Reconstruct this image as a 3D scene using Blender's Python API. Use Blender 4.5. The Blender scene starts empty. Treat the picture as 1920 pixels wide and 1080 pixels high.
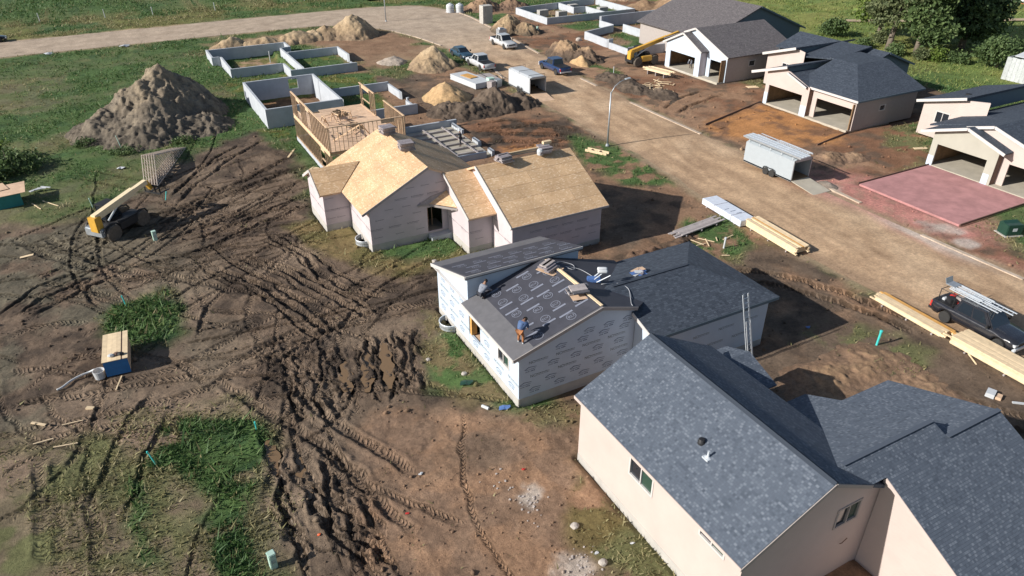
import bpy, bmesh, math, random
import numpy as np
from mathutils import Vector, Matrix
from mathutils.geometry import tessellate_polygon
random.seed(7); np.random.seed(7)
R = math.radians
scene = bpy.context.scene
COL = scene.collection

# ------------------------------------------------------------------ camera
YAW, PITCH, CAM_H = 28.4, 30.84, 26.0
cd = bpy.data.cameras.new('camera'); cam = bpy.data.objects.new('camera', cd); COL.objects.link(cam)
cd.sensor_width = 36.0; cd.lens = 1365 / 1920 * 36.0; cd.clip_start = 0.5; cd.clip_end = 4000
cam.location = (0, 0, CAM_H); cam.rotation_euler = (R(90 - PITCH), 0, R(-YAW))
scene.camera = cam

# ------------------------------------------------------------------ sky, sun, exposure
SUN_DIR = Vector((1.0, -0.13, -0.535)).normalized()
w = bpy.data.worlds.new('World'); scene.world = w; w.use_nodes = True
nt = w.node_tree; bg = nt.nodes['Background']
sky = nt.nodes.new('ShaderNodeTexSky'); sky.sky_type = 'NISHITA'; sky.sun_disc = False
sky.sun_elevation = math.asin(-SUN_DIR.z); sky.sun_rotation = math.atan2(-SUN_DIR.x, -SUN_DIR.y)
nt.links.new(sky.outputs[0], bg.inputs[0]); bg.inputs[1].default_value = 0.076
sd = bpy.data.lights.new('sun', 'SUN'); sun = bpy.data.objects.new('sun', sd); COL.objects.link(sun)
sd.energy = 5.0; sd.angle = R(0.5); sd.color = (1.0, 0.955, 0.885)
sun.rotation_euler = SUN_DIR.to_track_quat('-Z', 'Y').to_euler(); sun.location = (-60, 20, 60)
vs = scene.view_settings
vs.view_transform = 'Standard'; vs.look = 'None'; vs.gamma = 1.0; vs.exposure = 0.38; vs.use_curve_mapping = False
scene.render.engine = 'CYCLES'; scene.cycles.max_bounces = 6; scene.cycles.use_denoising = True

# ------------------------------------------------------------------ materials
def newmat(name):
    m = bpy.data.materials.new(name); m.use_nodes = True
    return m, m.node_tree, m.node_tree.nodes['Principled BSDF']
def N(nt, t, **kw):
    n = nt.nodes.new(t)
    for k, v in kw.items(): setattr(n, k, v)
    return n
def ramp(nt, fac, stops):
    r = N(nt, 'ShaderNodeValToRGB'); e = r.color_ramp.elements
    e[0].position, e[0].color = stops[0][0], (*stops[0][1], 1)
    e[1].position, e[1].color = stops[-1][0], (*stops[-1][1], 1)
    for p, c in stops[1:-1]:
        x = e.new(p); x.color = (*c, 1)
    nt.links.new(fac, r.inputs[0]); return r.outputs[0]
def bump(nt, bsdf, h, strength, dist=0.02):
    b = N(nt, 'ShaderNodeBump'); b.inputs['Strength'].default_value = strength; b.inputs['Distance'].default_value = dist
    nt.links.new(h, b.inputs['Height']); nt.links.new(b.outputs[0], bsdf.inputs['Normal']); return b
def sh(c, k): return tuple(min(1, v * k) for v in c)
MATS = {}
def plain(name, c, rough=0.7, metal=0.0, var=0.14, scale=3.0, bumps=0.0, bscale=20, rnd=0.0, spec=None, coat=0, lap=0):
    """a paint/wood/metal material with worn, uneven colour"""
    if name in MATS: return MATS[name]
    m, nt, b = newmat(name)
    tc = N(nt, 'ShaderNodeTexCoord'); n1 = N(nt, 'ShaderNodeTexNoise'); n1.inputs['Scale'].default_value = scale
    n1.inputs['Detail'].default_value = 8; n1.inputs['Roughness'].default_value = .65
    nt.links.new(tc.outputs['Object'], n1.inputs['Vector'])
    col = ramp(nt, n1.outputs[0], [(.3, sh(c, 1 - var)), (.7, sh(c, 1 + var))])
    if rnd:
        oi = N(nt, 'ShaderNodeObjectInfo'); hs = N(nt, 'ShaderNodeHueSaturation')
        mr = N(nt, 'ShaderNodeMapRange'); mr.inputs[3].default_value = 1 - rnd; mr.inputs[4].default_value = 1 + rnd
        nt.links.new(oi.outputs['Random'], mr.inputs[0]); nt.links.new(mr.outputs[0], hs.inputs['Value'])
        nt.links.new(col, hs.inputs['Color']); col = hs.outputs[0]
    nt.links.new(col, b.inputs['Base Color'])
    rr = N(nt, 'ShaderNodeMapRange'); rr.inputs[3].default_value = max(0.02, rough - .1); rr.inputs[4].default_value = min(1, rough + .1)
    nt.links.new(n1.outputs[0], rr.inputs[0]); nt.links.new(rr.outputs[0], b.inputs['Roughness'])
    b.inputs['Metallic'].default_value = metal
    if spec is not None: b.inputs['Specular IOR Level'].default_value = spec
    if coat: b.inputs['Coat Weight'].default_value = coat; b.inputs['Coat Roughness'].default_value = .08
    if bumps:
        n2 = N(nt, 'ShaderNodeTexNoise'); n2.inputs['Scale'].default_value = bscale; n2.inputs['Detail'].default_value = 5
        nt.links.new(tc.outputs['Object'], n2.inputs['Vector']); bump(nt, b, n2.outputs[0], bumps)
    if lap:
        sp = N(nt, 'ShaderNodeSeparateXYZ'); nt.links.new(tc.outputs['Object'], sp.inputs[0]); dv = N(nt, 'ShaderNodeMath', operation='DIVIDE'); dv.inputs[1].default_value = lap; nt.links.new(sp.outputs['Z'], dv.inputs[0])
        fr = N(nt, 'ShaderNodeMath', operation='FRACT'); nt.links.new(dv.outputs[0], fr.inputs[0]); iv = N(nt, 'ShaderNodeMath', operation='SUBTRACT'); iv.inputs[0].default_value = 1; nt.links.new(fr.outputs[0], iv.inputs[1]); bump(nt, b, iv.outputs[0], .5, .012)
    MATS[name] = m; return m
def shingle(name, dark, mid, light, lo=.62, hi=.8, bw=.26, rh=.145, rough=.85):
    """asphalt shingle courses laid on the roof's own metres (u along the eave, v up the slope)"""
    m, nt, b = newmat(name)
    uv = N(nt, 'ShaderNodeUVMap'); br = N(nt, 'ShaderNodeTexBrick'); br.offset = .37; br.squash_frequency = 3; br.squash = .7
    br.inputs['Color1'].default_value = (0, 0, 0, 1); br.inputs['Color2'].default_value = (1, 1, 1, 1); br.inputs['Mortar'].default_value = (0.1, .1, .1, 1)
    br.inputs['Scale'].default_value = 1; br.inputs['Mortar Size'].default_value = .012; br.inputs['Mortar Smooth'].default_value = .4
    br.inputs['Brick Width'].default_value = bw; br.inputs['Row Height'].default_value = rh
    nt.links.new(uv.outputs[0], br.inputs['Vector'])
    nz = N(nt, 'ShaderNodeTexNoise'); nz.inputs['Scale'].default_value = 1.3; nz.inputs['Detail'].default_value = 5
    nt.links.new(uv.outputs[0], nz.inputs['Vector'])
    ad = N(nt, 'ShaderNodeMath', operation='MULTIPLY_ADD'); ad.inputs[1].default_value = .45; ad.inputs[2].default_value = -.2
    nt.links.new(nz.outputs[0], ad.inputs[0])
    sm = N(nt, 'ShaderNodeMath', operation='ADD'); nt.links.new(br.outputs['Color'], sm.inputs[0]); nt.links.new(ad.outputs[0], sm.inputs[1])
    col = ramp(nt, sm.outputs[0], [(0, dark), (.3, mid), (lo, mid), (hi, light), (1, light)])
    gr = N(nt, 'ShaderNodeTexNoise'); gr.inputs['Scale'].default_value = 60; gr.inputs['Detail'].default_value = 3
    nt.links.new(uv.outputs[0], gr.inputs['Vector'])
    mx = N(nt, 'ShaderNodeMixRGB', blend_type='MULTIPLY'); mx.inputs[0].default_value = .55
    g2 = ramp(nt, gr.outputs[0], [(.3, (.6, .6, .6)), (.7, (1.25, 1.25, 1.25))])
    nt.links.new(col, mx.inputs[1]); nt.links.new(g2, mx.inputs[2]); nt.links.new(mx.outputs[0], b.inputs['Base Color'])
    b.inputs['Roughness'].default_value = rough
    # each course is a little ramp: thick butt edge below, thin above
    sp = N(nt, 'ShaderNodeSeparateXYZ'); nt.links.new(uv.outputs[0], sp.inputs[0])
    dv = N(nt, 'ShaderNodeMath', operation='DIVIDE'); dv.inputs[1].default_value = rh; nt.links.new(sp.outputs['Y'], dv.inputs[0])
    fr = N(nt, 'ShaderNodeMath', operation='FRACT'); nt.links.new(dv.outputs[0], fr.inputs[0])
    iv = N(nt, 'ShaderNodeMath', operation='SUBTRACT'); iv.inputs[0].default_value = 1; nt.links.new(fr.outputs[0], iv.inputs[1])
    s2 = N(nt, 'ShaderNodeMath', operation='MULTIPLY_ADD'); s2.inputs[1].default_value = .5
    nt.links.new(br.outputs['Color'], s2.inputs[0]); nt.links.new(iv.outputs[0], s2.inputs[2])
    bump(nt, b, s2.outputs[0], .8, .014)
    MATS[name] = m; return m
def osb(name, base, flake, dark):
    m, nt, b = newmat(name)
    uv = N(nt, 'ShaderNodeUVMap'); mp = N(nt, 'ShaderNodeMapping'); mp.inputs['Scale'].default_value = (1, 2.2, 1)
    nt.links.new(uv.outputs[0], mp.inputs[0])
    v = N(nt, 'ShaderNodeTexVoronoi'); v.inputs['Scale'].default_value = 7; nt.links.new(mp.outputs[0], v.inputs['Vector'])
    sp = N(nt, 'ShaderNodeSeparateColor'); nt.links.new(v.outputs['Color'], sp.inputs[0])
    col = ramp(nt, sp.outputs[0], [(0, dark), (.25, base), (.8, base), (.97, flake)])
    oi = N(nt, 'ShaderNodeObjectInfo'); hs = N(nt, 'ShaderNodeHueSaturation'); mr = N(nt, 'ShaderNodeMapRange')
    mr.inputs[3].default_value = .93; mr.inputs[4].default_value = 1.07
    nt.links.new(oi.outputs['Random'], mr.inputs[0]); nt.links.new(mr.outputs[0], hs.inputs['Value']); nt.links.new(col, hs.inputs['Color'])
    n2 = N(nt, 'ShaderNodeTexNoise'); n2.inputs['Scale'].default_value = .6; n2.inputs['Detail'].default_value = 6; nt.links.new(uv.outputs[0], n2.inputs['Vector'])
    mx = N(nt, 'ShaderNodeMixRGB', blend_type='MULTIPLY'); mx.inputs[0].default_value = .8
    g2 = ramp(nt, n2.outputs[0], [(.3, (.78, .76, .74)), (.7, (1.1, 1.1, 1.1))]); nt.links.new(hs.outputs[0], mx.inputs[1]); nt.links.new(g2, mx.inputs[2])
    nt.links.new(mx.outputs[0], b.inputs['Base Color']); b.inputs['Roughness'].default_value = .8
    bump(nt, b, sp.outputs[1], .25, .004); MATS[name] = m; return m
def glass(name, c):
    m, nt, b = newmat(name); b.inputs['Base Color'].default_value = (*c, 1); b.inputs['Roughness'].default_value = .04
    b.inputs['Specular IOR Level'].default_value = .7; MATS[name] = m; return m
def leafmat(name, c1, c2, c3, trans=.25):
    m, nt, b = newmat(name)
    g = N(nt, 'ShaderNodeNewGeometry'); tc = N(nt, 'ShaderNodeTexCoord'); n1 = N(nt, 'ShaderNodeTexNoise'); n1.inputs['Scale'].default_value = .35
    nt.links.new(tc.outputs['Object'], n1.inputs['Vector'])
    a = N(nt, 'ShaderNodeMath', operation='MULTIPLY_ADD'); a.inputs[1].default_value = .5
    s = N(nt, 'ShaderNodeMath', operation='MULTIPLY_ADD'); s.inputs[1].default_value = .9; s.inputs[2].default_value = -.2
    nt.links.new(n1.outputs[0], s.inputs[0]); nt.links.new(g.outputs['Random Per Island'], a.inputs[0]); nt.links.new(s.outputs[0], a.inputs[2])
    col = ramp(nt, a.outputs[0], [(.15, c1), (.5, c2), (.85, c3)])
    nt.links.new(col, b.inputs['Base Color']); b.inputs['Roughness'].default_value = .6; b.inputs['Specular IOR Level'].default_value = .25
    if trans:
        t = N(nt, 'ShaderNodeBsdfTranslucent'); nt.links.new(col, t.inputs[0]); mx = N(nt, 'ShaderNodeMixShader'); mx.inputs[0].default_value = trans
        nt.links.new(b.outputs[0], mx.inputs[1]); nt.links.new(t.outputs[0], mx.inputs[2]); nt.links.new(mx.outputs[0], nt.nodes['Material Output'].inputs[0])
    MATS[name] = m; return m

M_SHN = shingle('shingle_speckled', (.062, .078, .105), (.092, .112, .146), (.16, .185, .225), .62, 1.0, .15, .12)
M_SHD = shingle('shingle_charcoal', (.028, .038, .055), (.043, .055, .077), (.066, .083, .11), .5, .95)
M_SHB = shingle('shingle_brown', (.085, .075, .08), (.12, .108, .112), (.17, .155, .155), .55, .95)
M_OSB = osb('osb_sheathing', (.60, .405, .235), (.76, .58, .39), (.51, .33, .175))
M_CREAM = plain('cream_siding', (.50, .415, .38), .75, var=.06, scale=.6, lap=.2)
M_SAGE = plain('sage_siding', (.38, .365, .31), .75, var=.06, scale=.8)
M_BLUEWALL = plain('slate_siding_and_wall_shade', (.12, .165, .20), .7, var=.06)  # also put on clerestory walls, where its dark tone stands in for shadow
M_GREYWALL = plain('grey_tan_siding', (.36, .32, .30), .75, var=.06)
M_WRAP = plain('white_house_wrap', (.50, .575, .67), .5, var=.05, scale=1.2, bumps=.12, bscale=6)
M_FOAM = plain('pink_foam_sheathing', (.53, .465, .48), .6, var=.07, scale=.9, bumps=.08, bscale=8, rnd=.05)
M_PRINT = plain('dark_print', (.10, .13, .2), .7)
M_PRINTO = plain('grey_print', (.22, .2, .22), .7)
M_PRINTG = plain('green_print', (.10, .125, .13), .7)
M_CONC = plain('concrete', (.42, .40, .37), .9, var=.14, scale=1.2, bumps=.2)
M_FOUND = plain('poured_foundation', (.42, .445, .48), .85, var=.12, scale=.9, bumps=.1)
M_SLAB = plain('garage_slab', (.42, .38, .31), .85, var=.14, scale=.8)
M_STUD = plain('stud_lumber', (.60, .42, .27), .8, var=.18, scale=4, rnd=.14)
M_PLANK = plain('pale_lumber', (.72, .56, .36), .8, var=.14, scale=3, rnd=.12)
M_LVL = plain('orange_lumber', (.58, .31, .09), .7, var=.16, scale=3, rnd=.1)
M_GREYWOOD = plain('weathered_and_shaded_lumber', (.36, .32, .31), .85, var=.2, scale=4, rnd=.15)  # real grey boards, plus the porch slope whose shade is put into the colour
M_TRUSS = plain('truss_lumber', (.55, .47, .40), .85, var=.2, scale=4, rnd=.12)
M_DECKPLY = plain('plywood_deck', (.62, .43, .29), .8, var=.18, scale=1.5, rnd=.1)
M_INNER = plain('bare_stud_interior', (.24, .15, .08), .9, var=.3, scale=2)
M_UNDER = plain('roof_underlayment', (.052, .053, .068), .7, var=.16, scale=1.5, bumps=.1, bscale=5)
M_STARTER = plain('underlayment_starter', (.13, .128, .138), .8, var=.14, scale=2)
M_UPRINT = plain('underlayment_print', (.20, .215, .27), .7)
M_TRIM = plain('white_trim', (.54, .515, .50), .5, var=.05)
M_GLASS = glass('window_glass', (.016, .022, .03)); M_GLASSG = glass('green_glass', (.03, .065, .05))
M_ALU = plain('aluminium', (.62, .66, .70), .4, .25, var=.1)
M_GALV = plain('galvanised_steel', (.42, .45, .48), .5, .6, var=.14)
M_BLACK = plain('black_plastic', (.018, .018, .02), .6, var=.25)
M_TYRE = plain('tyre_rubber', (.03, .029, .028), .9, var=.3, scale=8)
M_TYREMUD = plain('muddy_tyre', (.12, .10, .08), .95, var=.4, scale=5)
M_YELLOW = plain('machine_yellow', (.60, .34, .05), .45, var=.14, scale=2)
M_CREAMPAINT = plain('pale_boom_paint', (.78, .64, .42), .5, var=.1)  # one even cream over boom and extension
M_RED = plain('red_plastic', (.5, .03, .025), .5); M_ORANGE = plain('orange_plastic', (.75, .12, .03), .5)
M_BLUEBOX = plain('blue_paint', (.02, .14, .36), .6, var=.15, scale=3)
M_TEALBOX = plain('teal_paint', (.02, .20, .20), .6, var=.15, scale=3)
M_TEAL = plain('turquoise_plastic', (.06, .55, .52), .5)
M_WHITE = plain('white_plastic', (.52, .54, .56), .5, var=.08)
M_TARPBLUE = plain('blue_tarp', (.08, .16, .38), .5, var=.25, scale=6)
M_PALEGREEN = plain('pale_green_plastic', (.42, .58, .50), .5)
M_DARKGREEN = plain('dark_green_paint', (.014, .05, .034), .45)
M_CABLE = plain('grey_cable', (.4, .41, .44), .6)
M_STONE = plain('field_stone', (.42, .38, .34), .95, var=.2, scale=3, bumps=.6, bscale=9)
M_SKIN = plain('skin', (.26, .14, .09), .6); M_HAIR = plain('dark_hair', (.02, .015, .012), .7)
M_SHIRTB = plain('blue_shirt', (.07, .12, .24), .85, var=.2, scale=12); M_SHIRTG = plain('grey_shirt', (.2, .22, .27), .85, var=.2, scale=12)
M_PANTS = plain('rust_trousers', (.32, .13, .05), .85, var=.2, scale=12); M_PANTSD = plain('dark_trousers', (.03, .033, .045), .85, var=.2)
M_RUST = plain('rust_brown_trim', (.16, .10, .075), .85)

# ------------------------------------------------------------------ mesh helpers
class MB:
    def __init__(s): s.v = []; s.f = []; s.m = []; s.uv = {}
    def add(s, vs, fs, mi=0):
        o = len(s.v); s.v += [tuple(v) for v in vs]
        for f in fs: s.f.append(tuple(o + i for i in f)); s.m.append(mi)
        return s
    def box(s, x0, x1, y0, y1, z0, z1, mi=0):
        v = [(x0, y0, z0), (x1, y0, z0), (x1, y1, z0), (x0, y1, z0), (x0, y0, z1), (x1, y0, z1), (x1, y1, z1), (x0, y1, z1)]
        return s.add(v, [(3, 2, 1, 0), (4, 5, 6, 7), (0, 1, 5, 4), (1, 2, 6, 5), (2, 3, 7, 6), (3, 0, 4, 7)], mi)
    def beam(s, p, q, w, h, up=(0, 0, 1), mi=0):
        p, q = Vector(p), Vector(q); d = (q - p).normalized(); u = Vector(up)
        a = d.cross(u)
        if a.length < 1e-4: a = d.cross(Vector((1, 0, 0)))
        a.normalize(); b = a.cross(d).normalized(); a *= w / 2; b *= h / 2
        v = [p - a - b, p + a - b, p + a + b, p - a + b, q - a - b, q + a - b, q + a + b, q - a + b]
        return s.add(v, [(0, 1, 2, 3), (7, 6, 5, 4), (4, 5, 1, 0), (5, 6, 2, 1), (6, 7, 3, 2), (7, 4, 0, 3)], mi)
    def tube(s, pts, r, n=8, mi=0, caps=True):
        pts = [Vector(p) for p in pts]; rs = r if isinstance(r, (list, tuple)) else [r] * len(pts); o = len(s.v); up = None
        for i, p in enumerate(pts):
            d = (pts[min(i + 1, len(pts) - 1)] - pts[max(i - 1, 0)]).normalized()
            if up is None: up = Vector((0, 0, 1)) if abs(d.z) < .9 else Vector((1, 0, 0))
            a = d.cross(up); a = a.normalized() if a.length > 1e-4 else d.orthogonal().normalized(); b = a.cross(d).normalized(); up = b
            for k in range(n):
                t = 2 * math.pi * k / n; s.v.append(tuple(p + a * math.cos(t) * rs[i] + b * math.sin(t) * rs[i]))
        for i in range(len(pts) - 1):
            for k in range(n):
                k2 = (k + 1) % n; s.f.append((o + i * n + k, o + (i + 1) * n + k, o + (i + 1) * n + k2, o + i * n + k2)); s.m.append(mi)
        if caps:
            s.f.append(tuple(o + k for k in range(n))); s.m.append(mi)
            s.f.append(tuple(o + (len(pts) - 1) * n + k for k in reversed(range(n)))); s.m.append(mi)
        return s
    def lathe(s, prof, n=16, c=(0, 0, 0), axis='z', mi=0):
        o = len(s.v)
        for r, h in prof:
            for k in range(n):
                t = 2 * math.pi * k / n; x, y = r * math.cos(t), r * math.sin(t)
                p = (x, y, h) if axis == 'z' else ((x, h, y) if axis == 'y' else (h, x, y))
                s.v.append((p[0] + c[0], p[1] + c[1], p[2] + c[2]))
        for i in range(len(prof) - 1):
            for k in range(n):
                k2 = (k + 1) % n; s.f.append((o + i * n + k, o + i * n + k2, o + (i + 1) * n + k2, o + (i + 1) * n + k)); s.m.append(mi)
        for i in (0, len(prof) - 1):
            if prof[i][0] > 1e-4: s.f.append(tuple(o + i * n + k for k in range(n))); s.m.append(mi)
        return s
    def slab(s, poly, t, uvs=True, mi=0):
        """a planar 3-D polygon given thickness t downwards; u runs level along it, v up its slope (metres)"""
        P = [Vector(p) for p in poly]; n = Vector((0, 0, 0))
        for i in range(len(P)):
            a, b = P[i], P[(i + 1) % len(P)]; n += Vector(((a.y - b.y) * (a.z + b.z), (a.z - b.z) * (a.x + b.x), (a.x - b.x) * (a.y + b.y)))
        n.normalize()
        if n.z < 0: P.reverse(); n = -n
        dn = -n * t; o = len(s.v); k = len(P)
        tris = tessellate_polygon([P]) if k > 4 else None
        e = Vector((0, 0, 1)).cross(n); e = e.normalized() if e.length > 1e-3 else Vector((1, 0, 0)); up = n.cross(e)
        s.v += [tuple(p) for p in P] + [tuple(p + dn) for p in P]
        faces = []
        faces.append(tuple(range(k))); faces.append(tuple(reversed(range(k, 2 * k))))
        for i in range(k):
            j = (i + 1) % k; faces.append((j, i, k + i, k + j))
        for f in faces:
            fi = len(s.f); s.f.append(tuple(o + i for i in f)); s.m.append(mi)
            s.uv[fi] = [(Vector(s.v[o + i]).dot(e), Vector(s.v[o + i]).dot(up)) for i in f]
        return s
    def build(s, name, mat, parent=None, local=False, smooth=False, loc=None, bevel=0):
        me = bpy.data.meshes.new(name); off = Vector((0, 0, 0))
        if parent is not None and not local: off = root_loc(parent)
        if loc is not None: off = off + Vector(loc) if parent is None else off
        me.from_pydata([tuple(Vector(v) - off) for v in s.v] if off.length else s.v, [], s.f)
        mats = mat if isinstance(mat, (list, tuple)) else [mat]
        for m in mats: me.materials.append(m)
        if len(mats) > 1: me.polygons.foreach_set('material_index', s.m)
        if s.uv:
            ul = me.uv_layers.new(name='UVMap')
            for fi, uvs in s.uv.items():
                for li, q in zip(me.polygons[fi].loop_indices, uvs): ul.data[li].uv = q
        if smooth: me.polygons.foreach_set('use_smooth', [True] * len(me.polygons))
        if bevel:
            bm = bmesh.new(); bm.from_mesh(me); bmesh.ops.remove_doubles(bm, verts=bm.verts, dist=1e-5)
            bmesh.ops.bevel(bm, geom=[e for e in bm.edges if len(e.link_faces) == 2 and e.calc_face_angle(0) > .5], offset=bevel, segments=2, affect='EDGES', clamp_overlap=True)
            bm.to_mesh(me); bm.free()
        me.update()
        return put(name, me, parent, off if parent is None and loc is not None else None)
WORLD_LOC = {}
def root_loc(o):
    while o.parent is not None: o = o.parent
    return WORLD_LOC.get(o.name, Vector((0, 0, 0)))
def put(name, me, parent=None, loc=None):
    o = bpy.data.objects.new(name, me); COL.objects.link(o)
    if parent is not None: o.parent = parent
    if loc is not None: o.location = loc
    return o
def thing(name, label, cat, loc=(0, 0, 0), rz=0.0, group=None):
    o = bpy.data.objects.new(name, None); COL.objects.link(o); o.location = loc; o.rotation_euler = (0, 0, rz); o.empty_display_size = .3
    WORLD_LOC[o.name] = Vector(loc); tag(o, label, cat, group); return o
def tag(o, label=None, cat=None, group=None, kind=None):
    if label: o['label'] = label
    if cat: o['category'] = cat
    if group: o['group'] = group
    if kind: o['kind'] = kind
    return o
def copy_tree(o, parent=None):
    c = o.copy(); COL.objects.link(c); c.parent = parent
    for ch in list(o.children): copy_tree(ch, c)
    return c
def B(*a): return MB().box(*a)

# ------------------------------------------------------------------ noise
_T = np.random.RandomState(11).rand(256, 256).astype(np.float32)
def vnoise(x, y):
    xi = np.floor(x).astype(int); yi = np.floor(y).astype(int); fx = (x - xi); fy = (y - yi)
    fx = fx * fx * (3 - 2 * fx); fy = fy * fy * (3 - 2 * fy)
    a = _T[xi & 255, yi & 255]; b = _T[(xi + 1) & 255, yi & 255]; c = _T[xi & 255, (yi + 1) & 255]; d = _T[(xi + 1) & 255, (yi + 1) & 255]
    return (a * (1 - fx) + b * fx) * (1 - fy) + (c * (1 - fx) + d * fx) * fy
def fbm(x, y, s, o=4, seed=0, g=.5):
    r = 0; a = 1; t = 0; x = x / s + seed * 17.3; y = y / s + seed * 9.1
    for i in range(o):
        r = r + a * vnoise(x, y); t += a; a *= g; x = x * 2.03 + 5.2; y = y * 2.03 + 1.3
    return r / t
def sdf(px, py, poly):
    """signed distance to a polygon, negative inside"""
    P = np.array(poly, float); d = np.full(px.shape, 1e9); ins = np.zeros(px.shape, bool)
    for i in range(len(P)):
        a = P[i]; b = P[(i + 1) % len(P)]; e = b - a; L = e @ e + 1e-12
        t = np.clip(((px - a[0]) * e[0] + (py - a[1]) * e[1]) / L, 0, 1)
        d = np.minimum(d, (px - a[0] - t * e[0]) ** 2 + (py - a[1] - t * e[1]) ** 2)
        c = (a[1] > py) != (b[1] > py)
        with np.errstate(divide='ignore', invalid='ignore'):
            ins ^= c & (px < (b[0] - a[0]) * (py - a[1]) / (b[1] - a[1] + 1e-12) + a[0])
    return np.where(ins, -1, 1) * np.sqrt(d)
def sstep(a, b, x): t = np.clip((x - a) / (b - a), 0, 1); return t * t * (3 - 2 * t)
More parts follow.
